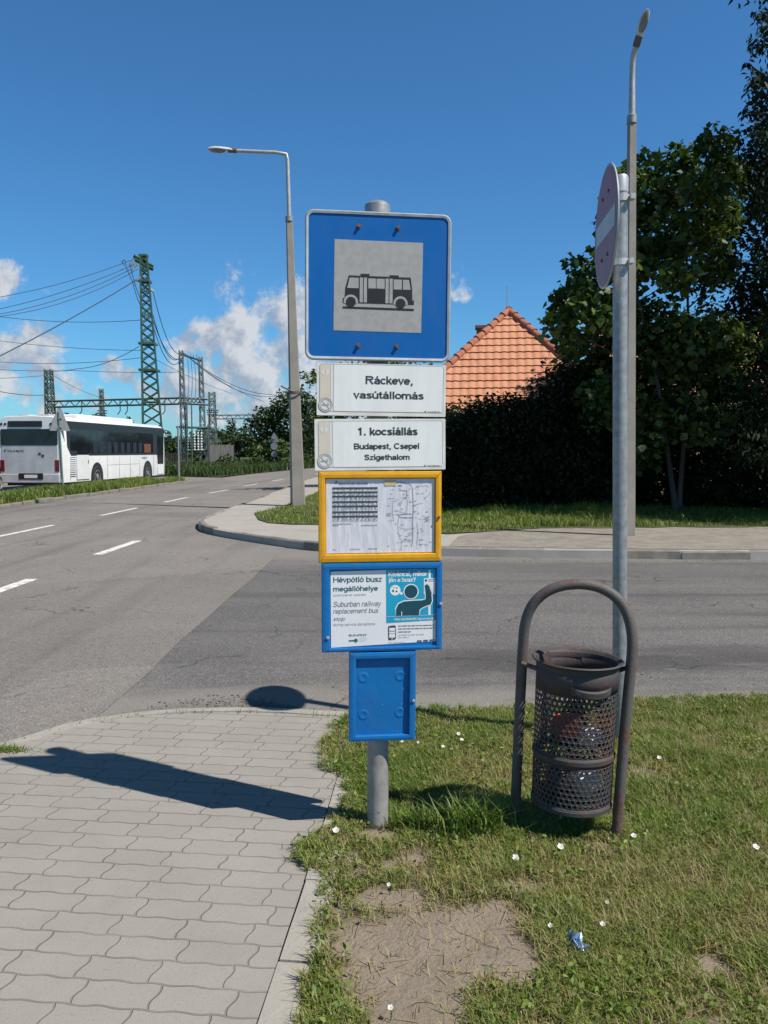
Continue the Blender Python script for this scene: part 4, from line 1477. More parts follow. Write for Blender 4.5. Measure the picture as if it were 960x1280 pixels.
def window(parent, c, wd, ht, face='y'):
    """Window part with frame bars and a pane, c its centre in the parent's space, wall facing -Y."""
    x, y, z = c
    f = MB()
    t = 0.07
    f.box((x - wd / 2 + t / 2, y - 0.03, z), (t, 0.09, ht))
    f.box((x + wd / 2 - t / 2, y - 0.03, z), (t, 0.09, ht))
    f.box((x, y - 0.031, z), (t * 0.8, 0.085, ht - 2 * t))
    f.box((x, y - 0.03, z + ht / 2 - t / 2), (wd - 2 * t, 0.088, t))
    f.box((x, y - 0.03, z - ht / 2 + t / 2), (wd - 2 * t, 0.088, t))
    w_ = f.build('window', M['woodframe'], parent)
    g = MB()
    g.box((x, y - 0.012, z), (wd - 2 * t, 0.012, ht - 2 * t))
    g.build('pane', M['dark_glass'], w_)


def house():
    X0, X1, Y0, Y1 = 0.42, 7.05, 25.0, 41.0
    ZE = 2.8
    cx = (X0 + X1) / 2
    hw = (X1 - X0) / 2
    rise = 3.46
    root = thing('house', 'low house with an orange clay tiled hipped roof behind the hedge', 'house', (4.85, 32.94, 0.0), R(-8))
    o = Vector((cx, Y0 + 8, 0.0))
    mb = MB()
    a, b = X0 + 0.45 - o.x, X1 - 0.45 - o.x
    c, d_ = Y0 + 0.45 - o.y, Y1 - 0.45 - o.y
    mb.prism([(a, c), (b, c), (b, d_), (a, d_)], 0.0, ZE - 0.02)
    mb.build('wall', M['plaster'], root)
    window(root, (-1.3, c, 1.6), 1.2, 1.3)
    window(root, (1.3, c, 1.6), 1.2, 1.3)
    vs, fs, ts = [], [], []
    e = [Vector((X0, Y0, ZE)), Vector((X1, Y0, ZE)), Vector((X1, Y1, ZE)), Vector((X0, Y1, ZE))]
    r0, r1 = Vector((cx, Y0 + hw, ZE + rise)), Vector((cx, Y1 - hw, ZE + rise))
    sl = math.hypot(hw, rise)
    k = hw / sl
    up = rise / sl
    tile_slope(vs, fs, ts, e[0], (1, 0, 0), (0, k, up), (0, -up, k), 2 * hw, k, k, sl)
    tile_slope(vs, fs, ts, e[3], (0, -1, 0), (k, 0, up), (-up, 0, k), Y1 - Y0, k, k, sl)
    tile_slope(vs, fs, ts, e[1], (0, 1, 0), (-k, 0, up), (up, 0, k), Y1 - Y0, k, k, sl)
    tile_slope(vs, fs, ts, e[2], (-1, 0, 0), (0, -k, up), (0, up, k), 2 * hw, k, k, sl)
    base = MB()
    for poly in ((e[0], e[1], r0), (e[1], e[2], r1, r0), (e[2], e[3], r1), (e[3], e[0], r0, r1), (e[3], e[2], e[1], e[0])):
        base.face([p - o - Vector((0, 0, 0.02)) for p in poly], 0.2)
    n0 = len(base.v)
    base.v += [tuple(p - o) for p in vs]
    base.f += [tuple(i + n0 for i in f) for f in fs]
    base.t += ts
    roof = base.build('roof', M['tile'], root, fix=False)
    h = MB()
    for p, q in ((e[0], r0), (e[1], r0), (e[2], r1), (e[3], r1), (r0, r1)):
        hip_line(h, p - o + Vector((0, 0, .05)), q - o + Vector((0, 0, .05)))
    h.build('ridge_tiles', M['ridge'], roof, smooth=True)
    g = MB()
    for p, q in ((e[0], e[1]), (e[3], e[0])):
        g.tube([p - o + Vector((-.05 if p == e[3] else 0, -.07 if p == e[0] else 0, -0.07)), q - o + Vector((-.05 if p == e[3] else 0, -.07 if p == e[0] else 0, -0.07))], 0.065, n=8)
    g.build('gutter', M['galv'], roof, smooth=True)
    ch = MB()
    cc = Vector((cx - 0.86, Y0 + 5.6, -0.30)) - o
    ch.box((cc.x, cc.y, ZE + rise - 0.65 - 0.3), (0.55, 0.5, 1.5))
    ch.box((cc.x, cc.y, ZE + rise + 0.14 - 0.3), (0.66, 0.60, 0.1))
    ch.build('chimney', M['brick'], roof)
    an = MB()
    ac = Vector((cx - 0.05, Y0 + hw + 2.2, 0)) - o
    az = P(619, 349, Y0 + 4.4).z
    an.tube([(ac.x, ac.y, ZE + rise - 0.1), (ac.x, ac.y, az)], 0.014, n=6)
    an.tube([(ac.x - 0.05, ac.y, az - 0.9), (ac.x + 0.05, ac.y, az - 0.9)], 0.01, n=5)
    an.build('antenna', M['galv'], roof)


house()


def neighbour():
    X0, X1, Y0, Y1, ZE, rise = 8.2, 16.5, 29.0, 36.0, 3.1, 3.2
    o = Vector(((X0 + X1) / 2, (Y0 + Y1) / 2, 0))
    root = thing('house', 'red roofed house glimpsed through gaps in the dark trees on the right', 'house', o)
    mb = MB()
    mb.prism([(X0 + .4 - o.x, Y0 + .4 - o.y), (X1 - .4 - o.x, Y0 + .4 - o.y), (X1 - .4 - o.x, Y1 - .4 - o.y), (X0 + .4 - o.x, Y1 - .4 - o.y)], 0, ZE)
    for xe in (X0 + .4, X1 - .6):
        mb.prism([(Y0 + .4 - o.y, ZE), (Y1 - .4 - o.y, ZE), (0, ZE + rise - .25)], xe - o.x, xe + .2 - o.x, 'x')
    mb.build('wall', M['plaster'], root)
    window(root, (-2.0, Y0 + .4 - o.y, 1.6), 1.2, 1.3)
    window(root, (1.6, Y0 + .4 - o.y, 1.6), 1.2, 1.3)
    hw = (Y1 - Y0) / 2
    sl = math.hypot(hw, rise)
    vs, fs, ts = [], [], []
    tile_slope(vs, fs, ts, (X0, Y0, ZE), (1, 0, 0), (0, hw, rise), (0, -rise, hw), X1 - X0, 0, 0, sl, 0.3, 0.4)
    base = MB()
    for poly in (((X0, Y0, ZE), (X1, Y0, ZE), (X1, Y0 + hw, ZE + rise), (X0, Y0 + hw, ZE + rise)), ((X1, Y1, ZE), (X0, Y1, ZE), (X0, Y0 + hw, ZE + rise), (X1, Y0 + hw, ZE + rise))):
        base.face([Vector(p) - o - Vector((0, 0, .02)) for p in poly], 0.4)
    n0 = len(base.v)
    base.v += [tuple(p - o) for p in vs]
    base.f += [tuple(i + n0 for i in f) for f in fs]
    base.t += ts
    roof = base.build('roof', M['tile'], root, fix=False)
    h = MB()
    hip_line(h, Vector((X0, Y0 + hw, ZE + rise + .05)) - o, Vector((X1, Y0 + hw, ZE + rise + .05)) - o)
    h.build('ridge_tiles', M['ridge'], roof, smooth=True)


neighbour()


# ================================================================== TREES
def px_clumps(lst, Y, dy=1.2, sq=0.85):
    """Foliage masses sized in world units from where they stand at depth Y."""
    out = []
    for i, (x, y, r) in enumerate(lst):
        yy = Y + rnd.uniform(-dy, dy)
        p = P(x, y, yy)
        out.append((p.x, p.y, p.z, r * yy / FPX, sq))
    return out


# the broad-leaved tree behind the no entry sign
A = px_clumps([(893, 178, 26), (905, 215, 30), (880, 235, 32), (850, 195, 24), (852, 235, 34), (806, 212, 26), (818, 250, 36), (788, 225, 26), (778, 268, 34),
               (830, 300, 42), (880, 285, 42), (908, 262, 22), (735, 340, 34), (712, 375, 30), (700, 405, 24), (745, 385, 42), (790, 330, 40), (770, 400, 44),
               (820, 395, 36), (735, 440, 38), (715, 425, 28), (785, 460, 48), (840, 450, 42), (895, 335, 28), (915, 430, 36), (890, 460, 40), (760, 500, 44), (830, 520, 46),
               (880, 530, 36), (860, 420, 42), (812, 432, 38), (888, 418, 34), (800, 560, 34), (845, 345, 26), (770, 330, 30)], 19.0, 1.3)
bA = G(852, 645, .13)
tree('tree', 'broad leaved tree with two slender stems in the dark hedge, behind the no entry sign', (bA.x, 19.0, 0.12), 8, [(*q[:3], q[3] * .92, q[4]) for q in A], 0.18, 1150, M['leaf_broad'], 0.065,
     stems=[((bA.x, 19.0, 0.0), P(868, 250, 19.2)), ((bA.x - .05, 19.0, 0.2), P(790, 300, 18.9))], aspect=0.85, droop=0.45)

# the tall dark tree at the right edge
B = px_clumps([(984, 40, 40), (1004, -40, 60), (969, 110, 30), (994, 130, 55), (956, 165, 18), (974, 205, 34), (969, 255, 34), (1004, 270, 60), (982, 330, 38), (1002, 360, 60),
               (982, 410, 44), (947, 480, 36), (987, 490, 56), (952, 550, 46), (1012, 560, 66), (1054, 100, 76), (1074, 0, 76), (1048, 300, 86), (1097, 450, 86), (1029, -110, 60),
               (946, 100, 14), (946, 55, 14), (942, 235, 18), (950, 20, 12), (1089, 180, 86), (936, 80, 7), (932, 140, 8)], 17.0, 0.9, 0.9)
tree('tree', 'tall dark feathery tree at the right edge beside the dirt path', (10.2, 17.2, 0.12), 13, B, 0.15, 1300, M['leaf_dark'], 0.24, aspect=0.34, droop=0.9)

# tree closing the dark mass, plus an unseen one added to shade the hedge
C_ = [(x, y, z, r, 0.9) for x, y, z, r in [(11.5, 22, 4, 2.2), (9.5, 22.5, 4.2, 1.8), (10.5, 22, 6, 1.8), (13, 22, 6.5, 2.4), (8.3, 22.5, 3.2, 1.6), (12, 22, 8.5, 2.0), (9.6, 23.2, 8.6, 1.7), (8.6, 23.6, 7.0, 1.3), (11.3, 22.3, 10.6, 1.7), (10.9, 22.6, 9.2, 1.5), (12, 22, 11.6, 1.6)]]
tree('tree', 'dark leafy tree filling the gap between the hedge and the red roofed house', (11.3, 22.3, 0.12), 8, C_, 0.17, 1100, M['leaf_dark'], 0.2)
D_ = [(x, y, z, r, 0.9) for x, y, z, r in [(14.5, 14.5, 4, 2.2), (15.5, 14.0, 6, 2.4), (13.8, 14.8, 6.5, 1.8), (16, 15, 8.5, 2.2), (14.6, 14.6, 9.5, 2.0), (15.2, 15, 11.5, 1.6)]]
tree('tree', 'unseen dark tree added beyond the right edge to shade the hedge', (15, 14.8, 0.12), 11, D_, 0.18, 800, M['leaf_dark'], 0.24)


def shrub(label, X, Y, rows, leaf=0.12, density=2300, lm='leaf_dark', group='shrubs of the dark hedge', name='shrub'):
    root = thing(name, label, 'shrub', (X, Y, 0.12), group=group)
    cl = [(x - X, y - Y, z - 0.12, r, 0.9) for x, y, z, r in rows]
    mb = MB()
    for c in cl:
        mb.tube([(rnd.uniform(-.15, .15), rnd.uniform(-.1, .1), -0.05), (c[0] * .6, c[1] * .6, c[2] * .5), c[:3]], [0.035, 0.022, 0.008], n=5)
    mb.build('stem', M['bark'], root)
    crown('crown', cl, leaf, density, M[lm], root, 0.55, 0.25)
    return root


def hedge_rows(x0, x1, Y, ztop0, ztop1, r=0.75):
    out = []
    n = max(2, int((x1 - x0) / 0.75))
    for i in range(n + 1):
        t = i / n
        x = x0 + (x1 - x0) * t
        zt = ztop0 + (ztop1 - ztop0) * t
        z = 0.65
        while z < zt:
            out.append((x + rnd.uniform(-.2, .2), Y + rnd.uniform(-.35, .35), min(z, zt - r * 0.55) + rnd.uniform(-.1, .1), r * rnd.uniform(.85, 1.1)))
            z += 0.85
    return out


for lab, xa, xb, Y, za, zb in (
        ('dark dense shrub at the left end of the hedge, next to the yellow timetable case', 1.15, 2.6, 20.4, 2.55, 2.75),
        ('dark dense shrub under the left half of the orange roof', 2.7, 3.7, 20.3, 2.8, 3.05),
        ('dark dense shrub under the right end of the orange roof', 3.7, 4.9, 20.2, 3.2, 3.9),
        ('dark dense shrub right behind the tall lamp post and the sign pole', 5.0, 6.2, 20.6, 3.7, 3.6),
        ('dark shrub behind the two slender tree stems', 6.3, 7.9, 20.8, 3.2, 3.0),
        ('dark shrub at the foot of the tall feathery tree', 7.9, 10.4, 19.6, 2.8, 2.6)):
    shrub(lab, (xa + xb) / 2, Y, hedge_rows(xa, xb, Y, za, zb))
for lab, xa, xb, Y, za, zb in (
        ('dark shrub in the back row, under the eaves of the orange roofed house', 0.9, 6.0, 22.6, 2.5, 2.9),
        ('dark shrub in the back row, between the two houses', 6.2, 11.5, 23.0, 3.4, 3.2)):
    shrub(lab, (xa + xb) / 2, Y, hedge_rows(xa, xb, Y, za, zb, 0.95), 0.16, 750)

# the tree hidden behind the bus stop boards, one branch showing
E_ = px_clumps([(386, 470, 12), (395, 476, 11), (410, 500, 26), (400, 530, 26), (440, 500, 40), (500, 480, 45), (470, 440, 40), (530, 520, 30), (395, 565, 22), (430, 560, 30), (500, 560, 34)], 34, 0.8)
tree('tree', 'green tree mostly hidden behind the bus stop boards, one branch showing beside the lamp post', (-0.6, 34, 0.1), 5, E_, 0.2, 330, M['leaf_light'], 0.13)

# trees along the far road
far = [
    ('large dark green tree behind the left lamp post', [(372, 500, 22), (355, 505, 18), (390, 515, 22), (360, 530, 26), (385, 545, 24), (345, 520, 18), (410, 520, 26)], 92, 'leaf_far'),
    ('rounded dark tree left of the lamp post, above the far road sign', [(330, 522, 17), (318, 532, 14), (340, 545, 20), (325, 555, 18)], 96, 'leaf_far'),
    ('small pointed dark tree at the left of the tree line, beside the grey gantry', [(290, 528, 5), (291, 538, 9), (288, 552, 14), (300, 560, 12)], 90, 'leaf_far'),
    ('low rounded tree between the pointed tree and the rounded dark tree', [(306, 545, 13), (312, 560, 14), (275, 560, 10)], 88, 'leaf_far'),
    ('yellow green young tree by the road below the dark trees', [(345, 558, 16), (325, 567, 13), (362, 563, 13), (340, 573, 12)], 78, 'leaf_light'),
    ('dark tree just right of the front of the bus', [(216, 556, 9), (222, 567, 10), (214, 575, 9), (232, 556, 8), (240, 568, 9)], 96, 'leaf_far'),
    ('pale treetop peeking over the roof of the bus', [(120, 523, 8), (113, 530, 9), (128, 531, 8), (120, 545, 16)], 96, 'leaf_light'),
    ('dark little treetop over the bus roof, left of the pale one', [(82, 519, 5), (84, 526, 7), (80, 540, 9)], 92, 'leaf_far'),
    ('dark spiky treetop over the bus roof next to the green lattice pylon', [(162, 523, 3), (161, 530, 5), (160, 545, 8)], 90, 'leaf_far'),
]
for lab, cl, Y, lm in far:
    c = px_clumps(cl, Y, 1.5)
    cx = sum(q[0] for q in c) / len(c)
    top = max(q[2] for q in c)
    tree('tree', lab, (cx, Y, 0), top, c, 0.42, 175, M[lm], 0.16, group='trees beyond the road bend', every=1)
for lab, x, y, r, Y, lm in (
        ('pale green bush on the bank beside the far road sign', 355, 580, 9, 72, 'leaf_light'),
        ('dark green bush on the bank, left of the far road sign', 318, 578, 9, 70, 'leaf_far'),
        ('reddish brown dry bush in front of the old board fence', 283, 572, 7, 68, 'weed'),
        ('low weedy bush at the foot of the gantry', 248, 580, 7, 66, 'weed'),
        ('low weedy bush at the front corner of the bus', 213, 583, 6, 54, 'weed'),
        ('pale bush at the far end of the bank where the road bends away', 385, 572, 9, 84, 'leaf_light')):
    p = P(x, y, Y)
    rr = r * Y / FPX
    rows = [(p.x + dx * rr, p.y + dy * rr, max(.3, p.z - rr * dz), rr * s) for dx, dy, dz, s in ((0, 0, 0, 1), (.9, .2, .35, .8), (-.9, -.1, .4, .8), (.3, -.5, .6, .7), (-1.6, .1, .7, .6), (1.6, 0, .7, .6))]
    shrub(lab, p.x, p.y, rows, 0.26, 330, lm, 'bushes on the road bank')


def woods():
    cl = []
    for i in range(150):
        a = rnd.uniform(-1.25, 1.25)
        rr = rnd.uniform(210, 300)
        cl.append((math.sin(a) * rr, math.cos(a) * rr, rnd.uniform(1, 4.2), rnd.uniform(3, 6), 0.8))
    for i in range(60):
        cl.append((rnd.uniform(-75, -22), rnd.uniform(115, 150), rnd.uniform(.8, 2.2), rnd.uniform(1.6, 2.6), 0.8))
    o = crown('far_woods', cl, 1.7, 16, M['leaf_far'], None)
    stuff(o, 'low line of woods along the horizon', 'woods')


woods()


# ================================================================== BUS STOP SIGN
SP = Vector((-0.018, 3.40, 0.0))        # foot of the pole
YP = 3.325                              # plane of the boards' faces


def bus_stop():
    root = thing('bus_stop_sign', 'grey bus stop pole with a blue sign, white name boards and yellow and blue cases', 'bus stop sign', SP + Vector((-0.008, 0, 0)), R(7))
    zt = P(475, 255.5, 3.40).z
    mb = MB()
    mb.tube([(0, 0, -0.1), (0, 0, zt - 0.02)], 0.0445, n=28)
    mb.build('pole', M['galvpole'], root, smooth=True)
    mb = MB()
    mb.lathe([(0.0, zt + 0.012), (0.035, zt + 0.008), (0.0505, zt - 0.004), (0.052, zt - 0.012), (0.052, zt - 0.05), (0.047, zt - 0.052)], n=28)
    mb.build('pole_cap', M['galv'], root, smooth=True)

    class Panel:
        """A board with its own local frame: x right, z up, face towards -Y at y=0."""
        def __init__(s, name, px0, py0, px1, py1, depth, m, label=None, roll=0.0, yface=YP, yaw=0.0):
            p0, p1 = P(px0, py1, yface), P(px1, py0, yface)
            s.cx, s.cz = (p0.x + p1.x) / 2, (p0.z + p1.z) / 2
            s.hw, s.hh = (p1.x - p0.x) / 2, (p1.z - p0.z) / 2
            s.y = yface
            s.depth = depth
            s.o = None
            s.name, s.m, s.label, s.roll, s.yaw = name, m, label, roll, yaw

        def place(s, mb, bevel=0.0, smooth=False):
            s.o = mb.build(s.name, s.m, root, bevel=bevel, smooth=smooth, loc=(s.cx - SP.x, s.y - SP.y, s.cz))
            s.o.rotation_euler = (0, R(s.roll), R(s.yaw))
            if s.label:
                s.o['label'] = s.label
            return s.o

        def q(s, x, y):
            p = P(x, y, s.y)
            return (p.x - s.cx, p.z - s.cz)

        def poly(s, *pts):
            return [s.q(x, y) for x, y in pts]

        def r(s, x0, y0, x1, y1):
            return s.poly((x0, y1), (x1, y1), (x1, y0), (x0, y0))

        def text(s, mb, body, x0, x1, ybase, ytop, yy, bold=0.0, slant=0.0):
            a, b = s.q(x0, ybase), s.q(x1, ytop)
            text_into(mb, body, (a[0], a[1], b[0], b[1]), yy, bold, slant)

    # ---------------- blue stop panel, hollow back with a folded aluminium rim, slightly bowed
    p = Panel('stop_panel', 382, 265, 565, 451, 0.03, M['blue'], 'blue square panel with a grey field and a black bus pictogram', 0.45)
    BOW = 0.006

    def bow(x):
        return BOW * (x / p.hw) ** 2
    mb = MB()
    outer = rrect(-p.hw + 0.011, -p.hh + 0.011, p.hw - 0.011, p.hh - 0.011, 0.022)
    mb.prism(outer, 0.0, 0.012, 'y')
    p.place(mb)
    mb = MB()
    o0 = rrect(-p.hw, -p.hh, p.hw, p.hh, 0.034, 8)
    o1 = rrect(-p.hw + 0.013, -p.hh + 0.013, p.hw - 0.013, p.hh - 0.013, 0.022, 8)
    n = len(o0)
    prof = [(o0, 0.022), (o0, -0.001), ([((a[0] * 2 + b[0]) / 3, (a[1] * 2 + b[1]) / 3) for a, b in zip(o0, o1)], -0.006), (o1, -0.004), (o1, 0.006)]
    vs = [(x, y, z) for ring_, y in prof for x, z in ring_]
    fs = [(k * n + i, k * n + (i + 1) % n, (k + 1) * n + (i + 1) % n, (k + 1) * n + i) for k in range(len(prof) - 1) for i in range(n)]
    mb.add(vs, fs)
    mb.build('rim', M['alu'], p.o, smooth=True)
    c = lambda x, y: (360 + x / 3.5542, 240 + y / 3.5556)     # crop coordinates used while measuring
    cp = lambda *pts: p.poly(*[c(x, y) for x, y in pts])
    mb = MB()
    mb.prism(cp((202, 620), (594, 622), (600, 219), (204, 217)), -0.0010, 0.001, 'y')
    mb.build('grey_field', M['retro'], p.o)
    mb = MB()
    y1 = -0.0017
    body = [(268, 375), (545, 376), (552, 430), (553, 478), (560, 478), (560, 498), (242, 497), (242, 476), (250, 476), (253, 430)]
    mb.flat(cp(*body), y1)
    mb.flat(cp((320, 366), (360, 366), (360, 376), (320, 376)), y1)
    mb.flat(cp((450, 368), (491, 368), (491, 377), (450, 377)), y1)
    mb.flat(cp((242, 513), (560, 515), (560, 525), (242, 522)), y1)
    for cx, cy in ((278, 492), (500, 493)):
        pts = [(cx + 22 * math.cos(t * PI / 14), cy + 22 * math.sin(t * PI / 14)) for t in range(28)]
        mb.flat(cp(*pts), y1 - 0.0012)
    pict = mb.build('bus_pictogram', M['black'], p.o, fix=False)
    mb = MB()
    y2 = -0.0023
    for poly in ([(261, 431), (272, 385), (312, 385), (312, 431)], [(317, 383), (331, 383), (331, 493), (317, 493)], [(335, 383), (349, 383), (349, 493), (335, 493)],
                 [(355, 386), (389, 386), (389, 430), (355, 430)], [(392, 386), (428, 386), (428, 430), (392, 430)], [(432, 384), (446, 384), (446, 494), (432, 494)],
                 [(450, 384), (464, 384), (464, 494), (450, 494)], [(468, 387), (505, 387), (505, 431), (468, 431)], [(510, 387), (537, 387), (545, 431), (510, 431)]):
        mb.flat(cp(*poly), y2)
    for cx, cy in ((278, 492), (500, 493)):
        pts = [(cx + 32 * math.cos(t * PI / 16), min(499, cy + 32 * math.sin(t * PI / 16))) for t in range(32)]
        mb.flat(cp(*pts), y2)
    mb.build('pictogram_window', M['retro'], p.o, fix=False)
    for x, y in ((312, 156), (486, 157), (312, 685), (484, 686)):
        a, b = cp((x, y))[0]
        mb = MB()
        mb.tube([(a, 0.001, b), (a, -0.0025, b)], 0.0105, n=14)
        mb.tube([(a, -0.002, b), (a, -0.012, b)], [0.0070, 0.0064], n=8)
        mb.build('bolt', M['bolt'], p.o, smooth=True)

    # ---------------- two white name boards
    def name_board(px, roll, lines, label, off):
        b = Panel('name_board', *px, 0.02, M['offwhite'], label, roll)
        mb = MB()
        mb.prism(rrect(-b.hw, -b.hh, b.hw, b.hh, 0.004, 3), 0.0, 0.016, 'y')
        b.place(mb)
        k = lambda x, y: (380 + x / 4.8, 440 + y / 4.8)
        x0, y0, x1, y1_ = off            # printed field in crop coordinates
        f = MB()
        f.flat(b.r(*k(x0 + 80, y0), *k(x1, y1_)), -0.0006)
        f.build('white_field', M['white'], b.o, fix=False)
        f = MB()
        s = lambda x, y: b.q(*k(x, y))
        a_, c_ = s(x0, y1_), s(x1, y0)
        outer = rrect(a_[0], a_[1], c_[0], c_[1], 0.012)
        inner = rrect(a_[0] + .0016, a_[1] + .0016, c_[0] - .0016, c_[1] - .0016, 0.0106)
        ring(f, outer, inner, -0.0011)
        vx = s(x0 + 82, 0)[0]
        f.flat(rect(vx, a_[1], vx + 0.0014, c_[1]), -0.0012)
        vx = s(x0 + 66, 0)[0]
        f.flat(rect(vx, a_[1], vx + 0.001, c_[1]), -0.0012)
        f.build('border_line', M['greyline'], b.o, fix=False)
        f = MB()
        f.flat(b.r(*k(x0 + 3, y0 + 5), *k(x0 + 64, y1_ - 6)), -0.0005)
        f.build('beige_stripe', M['beige'], b.o, fix=False)
        f = MB()
        mx, my = x0 + 33, y0 + 52
        for sg in (-1, 1):
            f.flat(b.poly(k(mx + sg * 5, my - 24), k(mx + sg * 27, my), k(mx + sg * 5, my + 24)), -0.0010)
        f.build('arrow_print', M['pale'], b.o, fix=False)
        # no smoking emblem
        f = MB()
        ex_, ey_ = x0 + 36, y1_ - 38
        e = s(ex_, ey_)
        rr = abs(s(ex_ + 41, 0)[0] - e[0])
        f.flat(circle(e[0], e[1], rr, 30), -0.0013)
        disc = f.build('no_smoking_emblem', M['pale'], b.o, fix=False)
        f = MB()
        ring(f, circle(e[0], e[1], rr, 30), circle(e[0], e[1], rr * .90, 30), -0.0018)
        ring(f, circle(e[0], e[1], rr * .80, 30), circle(e[0], e[1], rr * .70, 30), -0.0018)
        stroke(f, [(e[0] - rr * .5, e[1] + rr * .5), (e[0] + rr * .5, e[1] - rr * .5)], rr * .10, -0.0019)
        f.flat(rect(e[0] - rr * .55, e[1] - rr * .10, e[0] + rr * .5, e[1] + rr * .08), -0.0020)
        stroke(f, [(e[0] + rr * .45, e[1] + rr * .15), (e[0] + rr * .3, e[1] + rr * .35)], rr * .06, -0.0020)
        f.build('emblem_ring', M['greymark'], b.o, fix=False)
        f = MB()
        for body, tx0, tx1, tb, tt, bold in lines:
            a2, b2 = k(tx0, tb), k(tx1, tt)
            b.text(f, body, a2[0], b2[0], a2[1], b2[1], -0.0013, bold)
        # the operator's small mark at the lower right
        a2, b2 = k(x1 - 98, y1_ - 2), k(x1 - 22, y1_ - 9)
        b.text(f, 'VOLÁNBUSZ', a2[0], b2[0], a2[1], b2[1], -0.0013, 0.01)
        f.flat(b.poly(k(x1 - 120, y1_ - 1), k(x1 - 114, y1_ - 9), k(x1 - 104, y1_ - 11), k(x1 - 110, y1_ - 3)), -0.0013)
        f.build('lettering', M['ink'], b.o, fix=False)
        return b

    name_board((396, 455, 558.5, 520), 0.5, [('Ráckeve,', 367, 652, 194, 145, 0.018), ('vasútállomás', 293, 721, 281, 236, 0.018)],
               'white name board reading Ráckeve, vasútállomás', (92, 76, 842, 360))
    name_board((393.5, 523.5, 558, 587.5), -0.4, [('1. kocsiállás', 318, 684, 500, 453, 0.024), ('Budapest, Csepel', 297, 692, 583, 547, 0.022), ('Szigethalom', 358, 634, 648, 614, 0.022)],
               'white board reading 1. kocsiállás, Budapest, Csepel, Szigethalom', (86, 412, 838, 690))

    # ---------------- cases with a folded frame
    def case(name, px, inner, m, label, depth=0.034, recess=0.011, roll=0.0, lip=0.002):
        b = Panel(name, *px, depth, m, label, roll)
        i0, i1 = b.q(inner[0], inner[3]), b.q(inner[2], inner[1])
        O = rect(-b.hw, -b.hh, b.hw, b.hh)
        I = rect(i0[0], i0[1], i1[0], i1[1])
        mb = MB()
        # four mitred frame bars with a raised outer and inner lip
        for k in range(4):
            j = (k + 1) % 4
            mid = lambda u: ((O[k][0] * (1 - u) + I[k][0] * u, O[k][1] * (1 - u) + I[k][1] * u), (O[j][0] * (1 - u) + I[j][0] * u, O[j][1] * (1 - u) + I[j][1] * u))
            prof = [(0, depth), (0, 0.003), (0.08, 0.0), (0.5, -lip), (0.92, -lip * 0.6), (1, 0.002), (1, recess)]
            for (u0, ya), (u1, yb) in zip(prof, prof[1:]):
                a0, a1 = mid(u0)
                b0, b1 = mid(u1)
                mb.face([(a0[0], ya, a0[1]), (a1[0], ya, a1[1]), (b1[0], yb, b1[1]), (b0[0], yb, b0[1])])
        mb.face([(x, depth, z) for x, z in O])
        mb.face([(x, recess, z) for x, z in reversed(I)])
        b.place(mb)
        # mitre joints show as fine dark lines
        f = MB()
        for k in range(4):
            stroke(f, [O[k], I[k]], 0.0012, -lip * 0.5 - 0.0032)
        f.build('mitre_joint', M['bolt'], b.o, fix=False)
        b.I = I
        b.rec = recess
        return b

    # yellow timetable case
    b = case('timetable_case', (398.5, 589, 553, 702.5), (406.5, 597.5, 545.5, 692.5), M['yellow'], 'yellow framed case with a timetable and a route map')
    y = b.rec - 0.0015
    k = lambda x, y_: (400 + x / 6, 590 + y_ / 6)
    f = MB()
    # slightly buckled sheet
    nx = 40
    i0, i1 = b.I[0], b.I[2]
    vs, fs = [], []
    for i in range(nx + 1):
        for j in range(13):
            x = i0[0] + .004 + (i1[0] - i0[0] - .008) * i / nx
            z = i0[1] + .004 + (i1[1] - i0[1] - .008) * j / 12
            vs.append((x, y + 0.0004 * math.sin(i * 1.9 + j * .35), z))
    for i in range(nx):
        for j in range(12):
            a = i * 13 + j
            fs.append((a, a + 13, a + 14, a + 1))
    f.add(vs, fs)
    f.build('timetable_sheet', M['paper'], b.o, smooth=True, fix=False)
    yp = y - 0.0014
    f = MB()
    for yy in (114, 145, 176, 217, 250, 293, 326):
        f.flat(b.r(*k(92, yy), *k(432, yy + 12)), yp)
    rr = random.Random(3)
    for yy in (130, 160, 166, 192, 198, 204, 233, 240, 266, 273, 280, 308, 315, 342, 349, 356):
        x = 100
        while x < 425:
            l = rr.uniform(8, 24)
            f.flat(b.r(*k(x, yy), *k(min(x + l, 430), yy + 3)), yp)
            x += l + rr.uniform(5, 18)
    for x in (92, 134, 180, 226, 272, 318, 364, 431):
        f.flat(b.r(*k(x, 122), *k(x + 1.5, 366)), yp)
    f.flat(b.r(*k(92, 366), *k(432, 368)), yp)
    for (x0, x1, yy) in ((96, 235, 386), (96, 140, 398), (305, 430, 398), (95, 120, 578), (225, 300, 576), (358, 430, 574)):
        x = x0
        while x < x1:
            l = rr.uniform(7, 16)
            f.flat(b.r(*k(x, yy), *k(min(x + l, x1), yy + 4)), yp)
            x += l + 3
    t0, t1 = k(138, 93), k(358, 80)
    b.text(f, 'RÁCKEVE, HÉV-ÁLLOMÁS', t0[0], t1[0], t0[1], t1[1], yp, 0.02)
    f.flat(b.poly(k(108, 88), k(118, 68), k(132, 70), k(122, 80), k(128, 90), k(116, 84)), yp)
    f.build('timetable_print', M['ink'], b.o, fix=False)
    f = MB()
    L = lambda pts, w_=0.0012: stroke(f, [b.q(*k(*q)) for q in pts], w_, yp)
    L([(560, 75), (640, 82), (680, 92), (698, 120), (702, 200), (704, 300), (700, 345)], 0.0022)
    L([(700, 345), (640, 345), (600, 342), (590, 325), (640, 316), (690, 318)], 0.0022)
    L([(700, 345), (700, 460), (696, 540), (690, 565)], 0.0018)
    L([(655, 140), (655, 180), (610, 225), (585, 250)], 0.0016)
